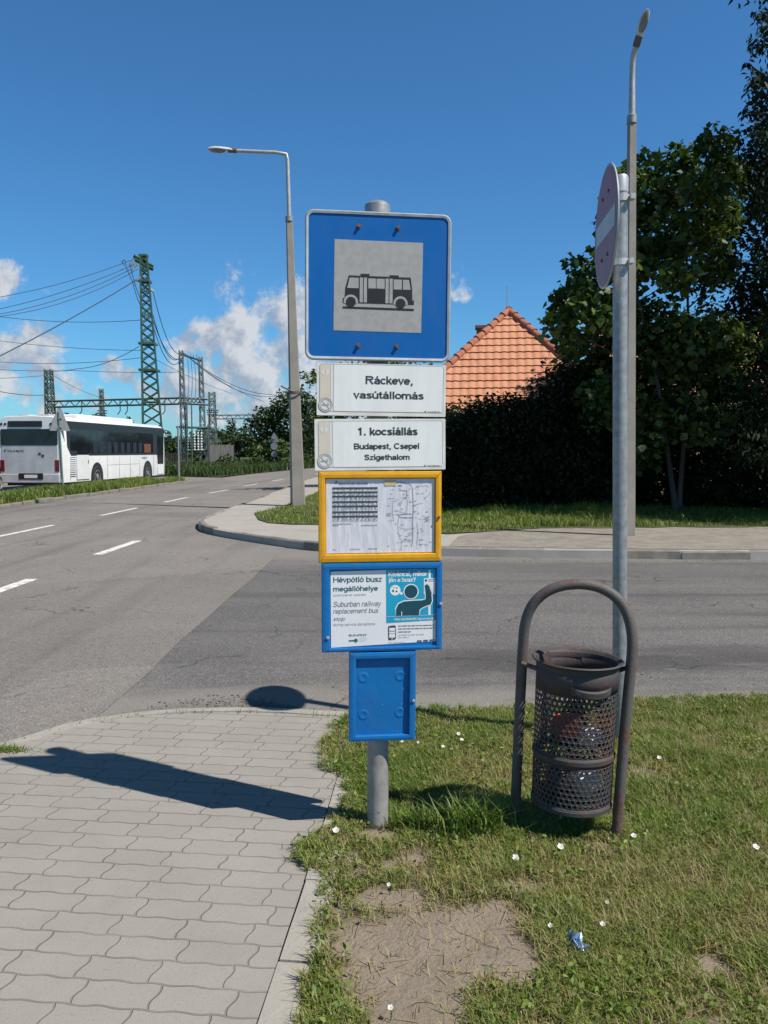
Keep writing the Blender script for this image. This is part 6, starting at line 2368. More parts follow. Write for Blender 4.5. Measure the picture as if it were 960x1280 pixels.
# ================================================================== THE BUS
def bus():
    a = P(76.5, 600, 33.0)
    A0 = Vector((a.x, 33.0, 0.0))                       # right rear corner on the ground
    dirn = Vector((1.02, 11.9, 0)).normalized()
    rz = math.atan2(dirn.y, dirn.x)
    root = thing('bus', 'white bus with dark windows parked beyond the grass verge', 'bus', A0, rz)
    LEN, WID, HT = 12.0, 2.55, 3.02                     # local: x forward, y to the left, right side at y=0
    Z0 = 0.34

    def section(z_list):
        return z_list
    # body shell: rounded cross section lofted along the length
    cs = [(0.02, Z0), (0.0, 0.9), (0.0, 2.5), (0.03, 2.72), (0.12, 2.90), (0.30, 2.99), (WID / 2, HT)]
    full = cs + [(WID - y, z) for y, z in reversed(cs[:-1])]
    stations = [(0.10, 0.06, -0.05), (0.0, 0.0, 0.0), (0.06, 0.0, 0.0), (11.6, 0.0, 0.0), (11.9, 0.05, -0.02), (12.0, 0.16, -0.07)]
    mb = MB()
    vs, fs = [], []
    sts = [(0.0, 0.035, -0.03), (0.05, 0.0, 0.0), (11.7, 0.0, 0.0), (11.93, 0.04, -0.02), (12.0, 0.13, -0.06)]
    n = len(full)
    for (x, ins, dz) in sts:
        for (y, z) in full:
            yy = WID / 2 + (y - WID / 2) * (1 - ins / (WID / 2))
            vs.append((x, yy, z + (dz if z > 1 else 0)))
    for i in range(len(sts) - 1):
        for k in range(n):
            fs.append((i * n + k, i * n + (k + 1) % n, (i + 1) * n + (k + 1) % n, (i + 1) * n + k))
    fs += [tuple(range(n)), tuple(range((len(sts) - 1) * n, len(sts) * n))]
    mb.add(vs, fs)
    mb.build('body', M['buswhite'], root, smooth=True)
    # rear skin in grey white
    mb = MB()
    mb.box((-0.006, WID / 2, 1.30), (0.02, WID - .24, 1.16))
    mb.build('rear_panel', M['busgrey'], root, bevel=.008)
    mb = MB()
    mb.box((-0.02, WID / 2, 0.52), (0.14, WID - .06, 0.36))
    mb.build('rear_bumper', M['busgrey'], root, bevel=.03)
    # side glazing, one dark band cut by thin pillars
    ys = -0.006
    edges = [(0.85, 1.95), (1.99, 2.75), (2.79, 4.25), (4.29, 5.75), (5.79, 7.25), (7.29, 8.75), (8.79, 10.15)]
    for side in (0, 1):
        yy = ys if side == 0 else WID - ys
        mb = MB()
        mb.prism([(0.50, 2.82), (0.58, 1.78), (0.9, 1.42), (10.72, 1.42), (10.80, .92), (11.62, .92), (11.78, 2.82)], yy - .004, yy + .004, 'y')
        mb.build('glazing_band', M['busblack'], root)
        for i, (x0, x1) in enumerate(edges):
            mb = MB()
            lo = 1.50 if i else 1.62
            mb.prism(rrect(x0, lo, x1, 2.5, .05, 3), yy - .008 * (1 if side == 0 else -1), yy - .004 * (1 if side == 0 else -1), 'y')
            w_ = mb.build('side_window', M['dark_glass'], root)
            if side == 0 and i >= 6:
                f = MB()
                f.box((x0 + .55, yy - .012, 1.75), (.9, .004, .44))
                f.build('curtain', M['curtain'], w_)
            elif side == 0 and i >= 2:
                f = MB()
                for q in (.38, 1.08):
                    f.prism(rrect(x0 + q - .2, 1.52, x0 + q + .22, 2.02, .08, 3), yy - .011, yy - .009, 'y')
                f.build('seat_back', M['seatblue'], w_)
    # doors
    for (x0, x1, nm) in ((1.40, 2.55, 'rear door'), (10.75, 11.62, 'front door')):
        mb = MB()
        mb.prism(rect(x0, .42, x1, 1.44) if nm == 'rear door' else rect(x0, .40, x1, .92), -.016, -.002, 'y')
        d_ = mb.build('door', M['buswhite'], root, bevel=.008)
        mb = MB()
        if nm == 'rear door':
            mb.prism(rect(x0 + .08, 1.48, x1 - .08, 2.45), -.018, -.010, 'y')
        else:
            mb.prism(rect(x0 + .02, .94, x1 - .04, 2.5), -.018, -.006, 'y')
        mb.build('door_glass', M['dark_glass'], d_)
        mb = MB()
        mb.box((x1 - .1, -.022, 1.15), (.03, .02, .16))
        mb.build('door_handle', M['busblack'], d_)
    # seams and flap lines low on the side
    mb = MB()
    for x in (0.82, 1.38, 2.57, 4.45, 5.8, 7.1, 8.3, 10.2):
        mb.box((x, -.002, .88), (.018, .006, .95))
    mb.box((6.3, -.002, .98), (3.9, .006, .012))
    mb.build('panel_seam', M['greyink'], root)
    mb = MB()
    for z in range(10):
        mb.box((1.08, -.004, .58 + z * .085), (.44, .012, .03))
    mb.build('engine_grille', M['greyink'], root)
    # skirts dark line, wheel arches, wheels
    for wx in (3.35, 9.35):
        for side in (0, 1):
            yy = -.004 if side == 0 else WID + .004
            mb = MB()
            arc = [(wx + .60 * math.cos(PI * k / 14), .52 + .60 * math.sin(PI * k / 14)) for k in range(15)]
            arc = [(wx + .60, .33)] + arc + [(wx - .60, .33)]
            mb.prism(arc, yy - .006, yy + .006, 'y')
            mb.build('wheel_arch', M['busblack'], root)
            yc = .10 if side == 0 else WID - .10
            sg = -1 if side == 0 else 1
            mt = Matrix.Translation((wx, yc, .49)) @ Matrix.Rotation(PI / 2 * (1 if side == 0 else -1), 4, 'X')
            w_ = MB()
            w_.lathe([(.28, -.16), (.44, -.16), (.485, -.13), (.49, 0), (.485, .10), (.44, .135), (.29, .12)], n=28, mtx=mt)
            wo_ = w_.build('wheel', M['rubber'], root, smooth=True)
            w_ = MB()
            w_.lathe([(.29, .118), (.26, .125), (.24, .06), (.15, .05), (.13, .13), (.08, .15), (0, .15)], n=28, mtx=mt)
            w_.build('rim', M['rim'], wo_, smooth=True)
    # underbody
    mb = MB()
    mb.box((6, WID / 2, .33), (11.4, WID - .3, .22))
    mb.build('underbody', M['busblack'], root)
    # rear: window, destination panel, lamps, plate, badge
    mb = MB()
    mb.prism(rrect(.10, 1.84, WID - .10, 2.48, .05, 3), -.03, -.004, 'x')
    mb.build('rear_window', M['dark_glass'], root)
    mb = MB()
    mb.prism(rrect(.72, 2.56, WID - .42, 2.80, .02, 2), -.024, -.0, 'x')
    mb.build('destination_panel', M['busblack'], root)
    for y in (.18, .36, WID - .30, WID - .14):
        mb = MB()
        mb.lathe([(.05, 0), (.05, .02), (0, .03)], n=12, mtx=Matrix.Translation((-.0, y, 2.68)) @ Matrix.Rotation(-PI / 2, 4, 'Y'))
        mb.build('marker_lamp', M['busblack'], root)
    for y in (.14, WID - .14):
        mb = MB()
        mb.box((-.018, y, 1.02), (.03, .17, .46))
        mb.build('tail_light', M['redlens'], root, bevel=.01)
    mb = MB()
    mb.box((-.10, 1.20, .60), (.02, .54, .13))
    mb.build('licence_plate', M['plate'], root)
    mb = MB()
    mb.box((-.095, 1.2, .60), (.02, 1.0, .24))
    mb.build('plate_recess', M['busblack'], root)
    # small operator lettering at rear and side
    mb = MB()
    text_into(mb, 'VOLÁNBUSZ', (0, 0, .72, .09), 0, .02)
    lo_ = mb.build('lettering', M['ink'], root, fix=False)
    lo_.location = (8.55, -.004, 1.22)
    mb = MB()
    text_into(mb, 'VOLÁNBUSZ', (0, 0, .72, .09), 0, .02)
    mb.flat([(-.16, -.01), (-.10, .10), (-.02, .12), (-.08, .02)], 0)
    lo_ = mb.build('lettering', M['ink'], root, fix=False)
    lo_.location = (-.019, 2.2, 1.56)
    lo_.rotation_euler = (0, 0, -PI / 2)
    mb = MB()
    mb.box((-.022, .85, 1.5), (.012, .1, .08))
    mb.box((-.022, .72, 1.42), (.012, .1, .1))
    mb.build('rear_badge', M['ink'], root)
    # roof pods
    mb = MB()
    vs = []
    mb.prism(rrect(2.6, .35, 8.6, WID - .35, .25, 4), HT - .08, HT + .16)
    mb.build('roof_unit', M['buswhite'], root, bevel=.06)
    for y in (.95, 1.8):
        mb = MB()
        mb.box((.9, y, HT + .03), (.6, .45, .09))
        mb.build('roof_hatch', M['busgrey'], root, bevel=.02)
    # front: windscreen, lamps, mirrors
    mb = MB()
    mb.prism(rrect(.14, 1.15, WID - .14, 2.7, .08, 3), 12.0, 12.02, 'x')
    mb.build('windscreen', M['dark_glass'], root)
    for y in (.3, WID - .3):
        mb = MB()
        mb.box((12.0, y, .78), (.04, .36, .2))
        mb.build('headlight', M['lampglass'], root, bevel=.01)
    for y, s in ((-.12, -1), (WID + .12, 1)):
        mb = MB()
        mb.tube([(11.9, y - s * .12, 2.72), (12.2, y, 2.70), (12.25, y + s * .04, 2.5)], .022, n=6)
        mb.box((12.25, y + s * .05, 2.25), (.1, .2, .42))
        mb.build('mirror', M['busblack'], root)


bus()


def car():
    c = P(2.5, 618, 29.5)
    root = thing('parked_car', 'dark violet car at the left edge, only its rear corner in view', 'car', (c.x - 2.32, 29.5, 0.0), R(93))
    # local x forward
    side = [(0, .35), (0.02, .75), (.12, .95), (.55, 1.05), (1.15, 1.44), (2.4, 1.46), (3.1, 1.05), (4.1, .88), (4.25, .62), (4.25, .32)]
    W2 = .86
    mb = MB()
    rows = [(-W2, .0), (-W2 * .98, 1), (W2 * .98, 1), (W2, 0)]
    n = len(side)
    vs = []
    for y, tuck in ((-W2 * .86, 1), (-W2, 0), (W2, 0), (W2 * .86, 1)):
        for x, z in side:
            if tuck:
                vs.append((x + (0.04 if x < 2 else -.04), y if z < 1.0 else y * .86, z + .0))
            else:
                vs.append((x, y * (1 if z < 1.0 else .80), z if z < 1.0 else z - .03))
    fs = [(r * n + i, r * n + i + 1, (r + 1) * n + i + 1, (r + 1) * n + i) for r in range(3) for i in range(n - 1)]
    fs += [tuple(range(n)), tuple(reversed(range(3 * n, 4 * n)))]
    mb.add(vs, fs)
    mb.build('body', M['carpaint'], root, bevel=.03)
    mb = MB()
    mb.face([(.50, -.60, 1.075), (.50, .60, 1.075), (1.06, .52, 1.42), (1.06, -.52, 1.42)])
    mb.build('rear_window', M['dark_glass'], root)
    for s in (-1, 1):
        mb = MB()
        mb.face([(.85, s * .705, 1.08), (2.9, s * .705, 1.08), (2.35, s * .695, 1.38), (1.25, s * .695, 1.38)])
        mb.build('side_window', M['dark_glass'], root)
        mb = MB()
        mb.box((0.01, s * .68, .82), (.05, .22, .22))
        mb.build('tail_light', M['redlens'], root, bevel=.01)
        mb = MB()
        mb.box((4.2, s * .62, .72), (.06, .3, .16))
        mb.build('headlight', M['lampglass'], root, bevel=.01)
        for x in (.8, 3.4):
            mt = Matrix.Translation((x, s * .76, .31)) @ Matrix.Rotation(-s * PI / 2, 4, 'X')
            mb = MB()
            mb.lathe([(.19, -.1), (.29, -.09), (.31, 0), (.29, .10), (.2, .12)], n=20, mtx=mt)
            w_ = mb.build('wheel', M['rubber'], root, smooth=True)
            mb = MB()
            mb.lathe([(.2, .118), (.17, .09), (.05, .10), (0, .11)], n=16, mtx=mt)
            mb.build('rim', M['rim'], w_, smooth=True)
    mb = MB()
    mb.box((-.02, 0, .48), (.1, 1.62, .2))
    mb.build('bumper', M['busblack'], root, bevel=.03)


car()


# ================================================================== SIGNS AND POSTS ALONG THE ROAD
def yield_back():
    Y = 33.0
    b = P(79, 606, Y)
    root = thing('give_way_sign', 'triangular sign seen from behind on a green post in front of the bus', 'road sign', (b.x, Y, 0.1))
    zt = P(74, 515, Y).z
    mb = MB()
    mb.tube([(0, 0, -.1), (-.10, 0, zt - .1)], .034, n=10)
    mb.build('pole', M['greenpole'], root, smooth=True)
    mb = MB()
    s = .40
    mt = Matrix.Translation((-.06, -.0, zt - .50)) @ Matrix.Rotation(R(30), 4, 'Z')
    tri = [(-s * .98, -.34), (s * .98, -.34), (.06, .56), (-.06, .56)]
    vs = [mt @ Vector((x, y, z)) for y in (.05, .075) for x, z in tri]
    mb.add(vs, [(0, 1, 2, 3), (7, 6, 5, 4), (0, 4, 5, 1), (1, 5, 6, 2), (2, 6, 7, 3), (3, 7, 4, 0)])
    mb.build('triangle_plate', M['signback'], root)
    mb = MB()
    for dz in (-.2, .15):
        mb.box((-.06, .01, zt - .5 + dz), (.12, .1, .04))
    mb.build('clamp', M['galv'], root)


yield_back()


def small_post():
    Y = 49.0
    b = P(223.5, 588, Y)
    root = thing('marker_post', 'slim bare grey post standing just beyond the front of the bus', 'post', (b.x, Y, 0))
    mb = MB()
    z = P(223, 534, Y).z
    mb.tube([(0, 0, -.1), (0, 0, z)], .055, n=10)
    mb.build('post', M['galv'], root, smooth=True)
    mb = MB()
    mb.lathe([(.06, z - .05), (.06, z + .01), (0, z + .03)], n=10)
    mb.build('cap', M['alu'], root)


small_post()


def far_sign():
    Y = 76.0
    b = P(343, 578, Y)
    root = thing('warning_sign', 'grey back of a triangular sign over a round one, far off beside the road bend', 'road sign', (b.x, Y, 0.1))
    zt = P(343, 541, Y).z
    mb = MB()
    mb.tube([(0, 0, -.1), (0, 0, zt - .1)], .05, n=8)
    mb.build('pole', M['bolt'], root)
    mb = MB()
    mb.prism([(-.48, zt - .95), (.48, zt - .95), (.04, zt - .1), (-.04, zt - .1)], -.09, -.06, 'y')
    mb.build('triangle_plate', M['signback'], root)
    mb = MB()
    mb.prism(circle(0, zt - 1.32, .33, 20), -.09, -.06, 'y')
    mb.build('round_plate', M['signback'], root)
    mb = MB()
    mb.prism(circle(0, zt - 2.05, .28, 20), -.09, -.06, 'y')
    mb.build('round_plate', M['signback'], root)


far_sign()


def board_fence():
    Y = 70.0
    a, b = P(262, 582, Y), P(292, 582, Y)
    root = thing('board_fence', 'weathered brown grey board fence beyond the gantry', 'fence', ((a.x + b.x) / 2, Y, 0))
    w_ = (b.x - a.x)
    h = P(270, 556, Y).z
    mb = MB()
    n = 15
    for i in range(n):
        x = -w_ / 2 + w_ * (i + .5) / n
        mb.box((x, rnd.uniform(-.01, .01), h / 2), (w_ / n - .012, .03, h + rnd.uniform(-.12, .06)))
    mb.build('boards', M['wallboard'], root)
    mb = MB()
    for x in (-w_ / 2, 0, w_ / 2):
        mb.box((x, .06, h / 2), (.1, .1, h + .1))
    mb.build('fence_post', M['bark'], root)
    # dark rail fence between the bus and the gantry
    Y = 62.0
    a, b = P(206, 585, Y), P(232, 585, Y)
    root = thing('rail_fence', 'dark picket fence between the front of the bus and the gantry', 'fence', ((a.x + b.x) / 2, Y, 0))
    w_ = b.x - a.x
    h = P(215, 566, Y).z
    mb = MB()
    for i in range(13):
        x = -w_ / 2 + w_ * i / 12
        mb.box((x, 0, h / 2), (.05, .05, h))
    mb.build('picket', M['bark'], root)
    mb = MB()
    for z in (.3, h - .12):
        mb.box((0, .05, z), (w_, .04, .08))
    mb.build('rail', M['bark'], root)


board_fence()


# ================================================================== LATTICE MASTS AND WIRES
def lattice(mb, base, top, w0, w1, panels, leg=.11, brace=.06, ang=0.0):
    base, top = Vector(base), Vector(top)

    def corner(t, i):
        w_ = (w0 + (w1 - w0) * t) / 2
        sx, sy = ((-1, -1), (1, -1), (1, 1), (-1, 1))[i]
        x, y = sx * w_, sy * w_
        return base.lerp(top, t) + Vector((x * math.cos(ang) - y * math.sin(ang), x * math.sin(ang) + y * math.cos(ang), 0))
    for i in range(4):
        mb.bar(corner(0, i), corner(1, i), leg)
    # panels shrink upwards
    ts = [0.0]
    for k in range(panels):
        ts.append(ts[-1] + (1.35 - .7 * k / panels))
    ts = [t / ts[-1] for t in ts]
    for k in range(panels):
        for i in range(4):
            j = (i + 1) % 4
            mb.bar(corner(ts[k], i), corner(ts[k + 1], j), brace)
            mb.bar(corner(ts[k], j), corner(ts[k + 1], i), brace)
            if k % 3 == 0:
                mb.bar(corner(ts[k], i), corner(ts[k], j), brace)
    return corner


def insulator(parent, p, q):
    mb = MB()
    p, q = Vector(p), Vector(q)
    n = 7
    L = (q - p).length
    dr = (q - p).normalized()
    prof_p, prof_r = [], []
    for i in range(n):
        prof_p += [p + dr * L * (i + .1) / n, p + dr * L * (i + .5) / n, p + dr * L * (i + .9) / n]
        prof_r += [.04, .10, .04]
    mb.tube(prof_p, prof_r, n=8)
    return mb.build('insulator', M['ceramic'], parent, smooth=True)


PYL_Y = 64.0
pb = P(193.5, 600, PYL_Y)
pt = P(179.5, 320, PYL_Y)


def pylon():
    root = thing('lattice_pylon', 'tall green lattice pylon rising behind the front of the bus', 'pylon', (pb.x, PYL_Y, 0))
    mb = MB()
    t = Vector((pt.x - pb.x, 0, pt.z))
    lattice(mb, (0, 0, 0), t, 1.62, .48, 23, .12, .062, R(14))
    mb.build('mast', M['lattice'], root)
    mb = MB()
    # cross arm on top, tilted towards us, with struts
    a, b = t + Vector((-.95, -.8, -.1)), t + Vector((1.2, .5, -.75))
    a, b = P(167.5, 320, PYL_Y - .6) - Vector((pb.x, PYL_Y, 0)), P(191, 333, PYL_Y + .5) - Vector((pb.x, PYL_Y, 0))
    for dz in (0, -.22):
        mb.bar(a + Vector((0, 0, dz)), b + Vector((0, 0, dz)), .22)
    mb.bar(a, t + Vector((.1, 0, -1.2)), .08)
    mb.bar(b, t + Vector((-.1, 0, -1.3)), .08)
    mb.box(t + Vector((0, 0, .02)), (.62, .62, .14))
    mb.build('cross_arm', M['lattice'], root)
    for z in (P(0, 352, PYL_Y).z, P(0, 430, PYL_Y).z, P(0, 463, PYL_Y).z):
        mb = MB()
        tt = z / t.z
        w_ = 1.62 + (.48 - 1.62) * tt
        mb.box(Vector((0, 0, 0)).lerp(t, tt), (w_ + .25, w_ + .25, .16))
        mb.build('collar', M['lattice'], root)
    for px in ((162, 332, 168, 324), (164, 338, 171, 329), (170, 351, 176, 347)):
        p, q = P(px[0], px[1], PYL_Y - 1.2), P(px[2], px[3], PYL_Y - .7)
        insulator(root, p - Vector((pb.x, PYL_Y, 0)), q - Vector((pb.x, PYL_Y, 0)))
    p, q = P(186, 360, PYL_Y + .4), P(191.5, 364, PYL_Y + .8)
    insulator(root, p - Vector((pb.x, PYL_Y, 0)), q - Vector((pb.x, PYL_Y, 0)))


pylon()
GAN_Y = 72.0


def gantry():
    a, b = P(231, 592, GAN_Y), P(255, 592, GAN_Y + 2)
    za, zb = P(230.5, 438, GAN_Y).z, P(253.5, 446, GAN_Y + 2).z
    o = Vector(((a.x + b.x) / 2, GAN_Y + 1, 0))
    root = thing('switch_gantry', 'grey lattice gantry of two masts and cross beams beyond the bus', 'gantry', o)
    for (p, z, lean) in ((a, za, -.15), (b, zb, -.15)):
        mb = MB()
        base = Vector((p.x, p.y, 0)) - o
        lattice(mb, base, base + Vector((lean, 0, z)), .52, .28, 12, .075, .04)
        mb.build('mast', M['galvlat'], root)
    mb = MB()
    A, B = Vector((a.x - .15, a.y, za - .3)) - o, Vector((b.x - .15, b.y, zb - .3)) - o
    mb.bar(A, B, .14)
    mb.bar(A + Vector((0, .4, 0)), B + Vector((0, .4, 0)), .14)
    mb.build('top_beam', M['galvlat'], root)
    mb = MB()
    z1, z2 = P(0, 497, GAN_Y).z, P(0, 504, GAN_Y).z
    for z in (z1, z2):
        for dy in (0, .5):
            mb.bar(Vector((A.x - .3, A.y + dy, z)), Vector((B.x + .5, B.y + dy, z)), .12)
    for i in range(6):
        x0, x1 = A.x - .3 + (B.x - A.x + .8) * i / 6, A.x - .3 + (B.x - A.x + .8) * (i + 1) / 6
        mb.bar((x0, A.y, z1), (x1, A.y, z2), .08)
        mb.bar((x0, A.y, z2), (x1, A.y, z1), .08)
    mb.build('middle_beam', M['galvlat'], root)
    mb = MB()
    for zz in (P(0, 534, GAN_Y).z, P(0, 563, GAN_Y).z):
        mb.bar(Vector((A.x - .5, A.y, zz)), Vector((B.x + .6, B.y, zz)), .14)
    for x in (-.05, .35):
        mb.bar(Vector((A.x + x + .55, A.y - .3, 0)), Vector((A.x + x + .55, A.y - .3, z2)), .11)
    mb.bar(Vector((B.x + .65, B.y - .3, 0)), Vector((B.x + .65, B.y - .3, P(0, 530, GAN_Y).z)), .16)
    mb.build('lower_frame', M['lattice2'], root)
    for i in range(5):
        x = A.x + .5 + i * .3
        insulator(root, (x, A.y - .25, P(0, 564, GAN_Y).z), (x, A.y - .25, P(0, 540, GAN_Y).z))
    # hanging jumper loops between the beams
    for i in range(4):
        mb = MB()
        x = A.x + .5 + i * .27
        pts = []
        for k in range(9):
            t = k / 8
            pts.append((x + .12 * math.sin(t * PI) + .05 * i * t, A.y + .1, (za - .35) * (1 - t) + z1 * t))
        mb.tube(pts, .022, n=4)
        mb.build('jumper', M['cable'], root)


gantry()


def portal():
    """Railway catenary portal: a mast, a long truss to the gantry, and a second mast."""
    Y = 78.0
    a = P(66, 600, Y)
    root = thing('catenary_portal', 'pale green lattice mast carrying a long horizontal truss above the bus', 'catenary mast', (a.x, Y, 0))
    o = Vector((a.x, Y, 0))
    mb = MB()
    z = P(64, 462, Y).z
    lattice(mb, (0, 0, 0), (-.1, 0, z), .85, .55, 12, .11, .06)
    mb.build('mast', M['lattice2'], root)
    mb = MB()
    p, q = P(60, 501.5, Y) - o, P(236, 497, Y) - o
    up = Vector((0, 0, .55))
    for dy in (0, .5):
        d_ = Vector((0, dy, 0))
        mb.bar(p + d_, q + d_, .11)
        mb.bar(p + d_ - up, q + d_ - up, .11)
    n = 26
    for i in range(n):
        u, v = p.lerp(q, i / n), p.lerp(q, (i + 1) / n)
        mb.bar(u - (up if i % 2 else up * 0), v - (up * 0 if i % 2 else up), .07)
    mb.build('truss', M['lattice2'], root)
    for x in (102, 150, 159, 206):
        mb = MB()
        h = P(x, 500, Y) - o
        mb.tube([h, h + Vector((0, 0, -1.0)), h + Vector((-.25, 0, -1.35))], .05, n=5)
        mb.build('hanger', M['cable'], root)


portal()


def small_mast(label, x, ytop, Y, w_, arm=None, m='lattice2'):
    a = P(x + .5, 600, Y)
    root = thing('catenary_mast', label, 'catenary mast', (a.x, Y, 0), group='masts along the railway')
    z = P(x, ytop, Y).z
    mb = MB()
    lattice(mb, (0, 0, 0), (-.05, 0, z), w_, w_ * .7, 11, .1, .06)
    mb.build('mast', M[m], root)
    mb = MB()
    for k in range(3):
        zz = z - 2.2 - k * .25
        mb.box((0, 0, zz), (w_ + .5 - .1 * k, .3, .1))
    mb.build('bracket', M['cable'], root)
    if arm:
        mb = MB()
        p = Vector((0, 0, P(0, arm[1], Y).z))
        q = P(arm[0], arm[1] - .5, Y) - Vector((a.x, Y, 0))
        for dz in (0, -.45):
            mb.bar(p + Vector((0, 0, dz)), q + Vector((0, 0, dz)), .1)
        for i in range(10):
            mb.bar(p.lerp(q, i / 10) + Vector((0, 0, -.45 * (i % 2))), p.lerp(q, (i + 1) / 10) + Vector((0, 0, -.45 * ((i + 1) % 2))), .06)
        mb.build('truss_arm', M[m], root)


small_mast('slim dark mast over the bus roof under the long truss', 129.5, 486, 84, .42, m='galvlat')
small_mast('distant mast with an arm to the right, above the tree line', 266.5, 490, 100, .95, (318, 519), m='galvlat')


def cable(label, pts, Ys, sag, r=.024, m='cable', n=22):
    """A wire hanging between world points; each given by where it is attached."""
    P3 = [P(x, y, Y) for (x, y), Y in zip(pts, Ys)]
    mb = MB()
    for a, b, s in zip(P3, P3[1:], sag):
        q = []
        for k in range(n + 1):
            t = k / n
            p = a.lerp(b, t)
            p.z -= s * 4 * t * (1 - t)
            q.append(p - P3[0])
        mb.tube(q, r, n=5, caps=False)
    o = mb.build('overhead_cable', M[m], smooth=True, fix=False)
    o.location = P3[0]
    return tag(o, label, 'cable', 'overhead cables')


cable('uppermost cable from the head of the green pylon to the left edge', [(167, 324), (-60, 380)], [PYL_Y - .8, 58], [.45])
cable('second cable below the uppermost one on the left of the green pylon', [(171, 329), (-60, 397)], [PYL_Y - .7, 58], [.5])
cable('third cable on the left of the green pylon, lying close under the second', [(172, 332), (-60, 400)], [PYL_Y - .5, 57], [.75])
cable('thick cable on the left of the green pylon, lowest of the sagging bundle', [(173, 336), (-60, 399)], [PYL_Y - .4, 57], [.95])
cable('straight stay falling steeply from the green pylon to the left edge', [(175, 347), (-60, 474)], [PYL_Y - .5, 52], [.25], .04)
cable('nearly level wire meeting the green pylon above its middle', [(176, 400), (-60, 386)], [PYL_Y, 66], [.5], .022)
cable('wire to the right of the cumulus cloud, falling gently to the green pylon', [(177, 438), (-60, 417)], [PYL_Y, 66], [.3], .02)
cable('level wire just below the middle of the green pylon', [(177, 447), (-60, 446)], [PYL_Y, 70], [.5], .02)
cable('bleached pale wire slanting up to the green pylon', [(174, 433), (96, 461), (66, 464)], [PYL_Y, 72, 78], [.35, .05], .03, 'cablewhite')
cable('level wire carrying two dark insulators left of the pylon', [(225, 465), (90, 463), (-60, 457)], [80, 78, 74], [.1, .2], .025)
cable('wire falling from the left edge to the foot of the portal mast', [(66, 493), (-60, 472)], [78, 60], [.5], .03)
cable('thin wire slanting down between the portal mast and the slim dark mast', [(68, 470), (129, 498)], [78, 84], [.2], .02)
cable('wire leaving the portal mast leftwards under the two insulators', [(62, 469), (-60, 474)], [78, 74], [.1], .022)
cable('outer cable from the pylon bracket swinging down to the top of the gantry', [(191, 363), (229, 441), (340, 493), (420, 505)], [PYL_Y + .8, GAN_Y, 95, 110], [1.6, .9, .3], .03)
cable('second cable swinging from the pylon to the gantry, continuing to the right', [(190, 396), (232, 443), (345, 495), (420, 507)], [PYL_Y + .6, GAN_Y + .4, 95, 110], [1.5, 1.2, .3], .03)
cable('lowest cable looping from the pylon to the gantry mast', [(190, 402), (227, 448)], [PYL_Y + .6, GAN_Y], [1.6], .03)
cable('cable close above the lowest loop between pylon and gantry', [(191, 393), (229, 440)], [PYL_Y + .6, GAN_Y + .2], [1.8], .03)
cable('thin wire falling from the gantry into the tree line on the right', [(255, 462), (330, 502)], [GAN_Y + 2, 95], [.3], .02)
cable('faint wire from the green pylon down behind the gantry', [(196, 450), (290, 492)], [PYL_Y + 1, 90], [.2], .018)
cable('long jumper dropping along the left side of the green pylon', [(163, 331), (166, 345), (177, 376)], [PYL_Y - 1.2, PYL_Y - 1.1, PYL_Y - .8], [.1, .2], .03)
cable('short jumper beside the long one on the left of the green pylon', [(158, 334), (166, 352), (177, 383)], [PYL_Y - 1.3, PYL_Y - 1.1, PYL_Y - .8], [.1, .3], .03)
cable('loose curled wire end beside the head of the green pylon', [(156, 332), (152, 327), (156, 325), (158, 334)], [PYL_Y - 1.3] * 4, [0, 0, 0], .03)


# ================================================================== SMALL THINGS IN THE GRASS
def flower(label, x, y, size=.012, tilt=0.0):
    g = G(x, y, .055)
    size *= .78
    gz = float(lawn_z(np.array([g.x]), np.array([g.y]))[0])
    root = thing('white_flower', label, 'flower', (g.x, g.y, gz), group='white bindweed flowers in the grass')
    mb = MB()
    mb.tube([(0, 0, -.01), (.004, .003, .02), (0, 0, .036)], .0013, n=5)
    mb.build('stem', M['blade'], root)
    mb = MB()
    mt = Matrix.Translation((0, 0, .036)) @ Matrix.Rotation(R(28 + tilt), 4, 'X') @ Matrix.Rotation(rnd.uniform(0, 6), 4, 'Z') @ Matrix.Rotation(R(rnd.uniform(-15, 15)), 4, 'Y')
    K = 20
    vs, fs = [], []
    for (r, z) in ((.0012, 0), (size * .35, size * .45), (size, size * .70)):
        for k in range(K):
            t = 2 * PI * k / K
            rr = r * (1 + (.10 * math.cos(5 * t) if r > size * .5 else 0))
            vs.append(mt @ Vector((rr * math.cos(t), rr * math.sin(t), z + (.002 * math.cos(5 * t) if r > size * .5 else 0))))
    for i in range(2):
        for k in range(K):
            fs.append((i * K + k, i * K + (k + 1) % K, (i + 1) * K + (k + 1) % K, (i + 1) * K + k))
    mb.add(vs, fs)
    pe = mb.build('petals', M['flower'], root, smooth=True, fix=False)
    mb = MB()
    mb.lathe([(size * .22, size * .42), (0, size * .5)], n=8, mtx=mt)
    mb.build('throat', M['flowereye'], pe)


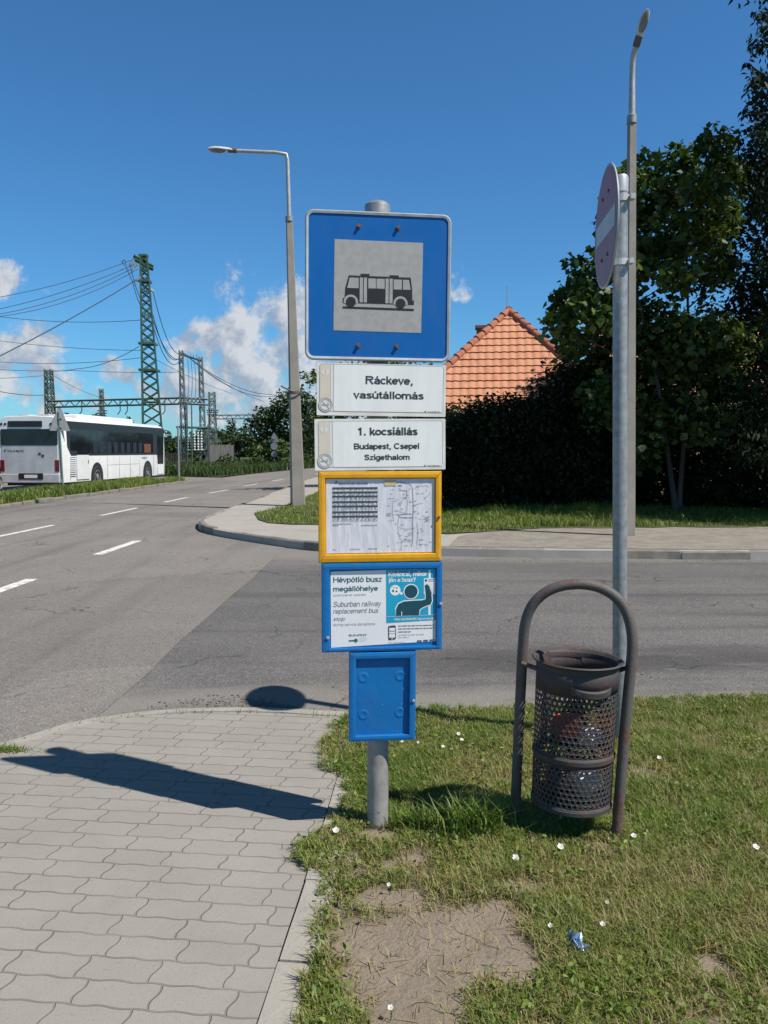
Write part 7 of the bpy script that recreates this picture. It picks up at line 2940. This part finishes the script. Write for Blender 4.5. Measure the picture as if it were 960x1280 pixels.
for lab, x, y, s in (
        ('white flower at the edge of the paving, left of the foot of the pole', 420, 1041, .017),
        ('round white flower in the dark shade in front of the bin, lower centre', 700, 1067, .016),
        ('pale flower under the bin, between its left leg and the tall grass tuft', 644, 1083, .016),
        ('white flower in the grass close to the right of the blue case', 503, 929, .011),
        ('white flower in the grass midway between the blue case and the bin', 573, 920, .013),
        ('white flower just below the one between the blue case and the bin', 577, 927, .013),
        ('small flower nearer to us, left of the bin and below the pair', 554, 937, .012),
        ('tiny flower second to the right of the blue case', 523, 930, .010),
        ('white flower alone in the grass right of the no entry pole', 824, 954, .014),
        ('bluish white flower right of the front leg of the bin', 792, 1052, .014),
        ('pale flower near the right edge of the lawn', 944, 1067, .016),
        ('tiny white flower at the upper edge of the bare patch', 486, 1110, .009),
        ('tiny white flower right of the bare patch beside the straw', 688, 1165, .010),
        ('white flower above the blue wrapper', 753, 1166, .011),
        ('small white flower by the dry stalks above the wrapper', 759, 1137, .009),
        ('tiny white flower in the lower grass at the left of the bare patch', 488, 1266, .010),
        ('pale flower on the ground straight below the bin', 715, 1025, .015)):
    flower(lab, x, y, s)


def wrapper():
    g = G(722, 1196, .03)
    vs, fs = [], []
    nx = 9
    r_ = random.Random(5)
    for i in range(nx):
        for j in range(6):
            u, v = (i / (nx - 1) - .5), (j / 5 - .5)
            vs.append((u * .034 + .006 * math.sin(j * 2 + i), v * .062 + r_.uniform(-.003, .003), .012 * math.sin(i * 1.7 + j) + .008 * math.cos(j * 2.3 + i * .7) + r_.uniform(-.003, .003)))
    for i in range(nx - 1):
        for j in range(5):
            a = i * 6 + j
            fs.append((a, a + 6, a + 7, a + 1))
    mb = MB()
    mb.add(vs, fs)
    o = mb.build('foil_wrapper', M['wrapper'], fix=False)
    o.modifiers.new('foil', 'SOLIDIFY').thickness = .0008
    o.location = (g.x, g.y, .078)
    o.rotation_euler = (R(20), R(10), R(18))
    tag(o, 'crumpled blue foil wrapper lying in the grass below the bin', 'litter')


wrapper()


def tuft():
    """The tall coarse grass tuft growing between the pole and the bin."""
    for lab, x, y, n, h, sp in (('tall coarse grass tuft between the pole and the left leg of the bin', 592, 1056, 240, .17, .07),
                                ('low bright green tuft at the right of the foot of the pole', 520, 1042, 120, .085, .06)):
        g = G(x, y)
        pts = np.stack([g.x + rng.normal(0, sp, n), g.y + rng.normal(0, sp * .6, n), np.full(n, .03)], 1)
        o = blades('grass_tuft', pts, h, .0085, M['blade'], np.clip(rng.normal(.25, .12, n), 0, .6), .28, .45)
        tag(o, lab, 'grass tuft', 'coarse grass tufts')


tuft()


def straw():
    n = 420
    x = rng.uniform(-.1, 1.3, n)
    y = rng.uniform(2.15, 3.1, n)
    b = bare(x, y)
    k = (b > -.9) & (b < .75)
    x, y = x[k], y[k]
    a = rng.uniform(0, PI, len(x))
    L = rng.uniform(.012, .05, len(x))
    w_ = .0012
    z = lawn_z(x, y) + rng.uniform(.002, .009, len(x))
    dx, dy = np.cos(a) * L, np.sin(a) * L
    nx, ny = -np.sin(a) * w_, np.cos(a) * w_
    v = np.stack([np.stack([x - dx - nx, y - dy - ny, z], 1), np.stack([x + dx - nx, y + dy - ny, z + .004], 1), np.stack([x + dx + nx, y + dy + ny, z + .004], 1), np.stack([x - dx + nx, y - dy + ny, z], 1)], 1).reshape(-1, 3)
    f = np.arange(len(x) * 4).reshape(-1, 4)
    o = np_mesh('dry_straw', v, f, M['blade'], None, rng.uniform(.84, 1, len(x)))
    stuff(o, 'dry straw bits strewn over the bare soil patch', 'straw')


straw()
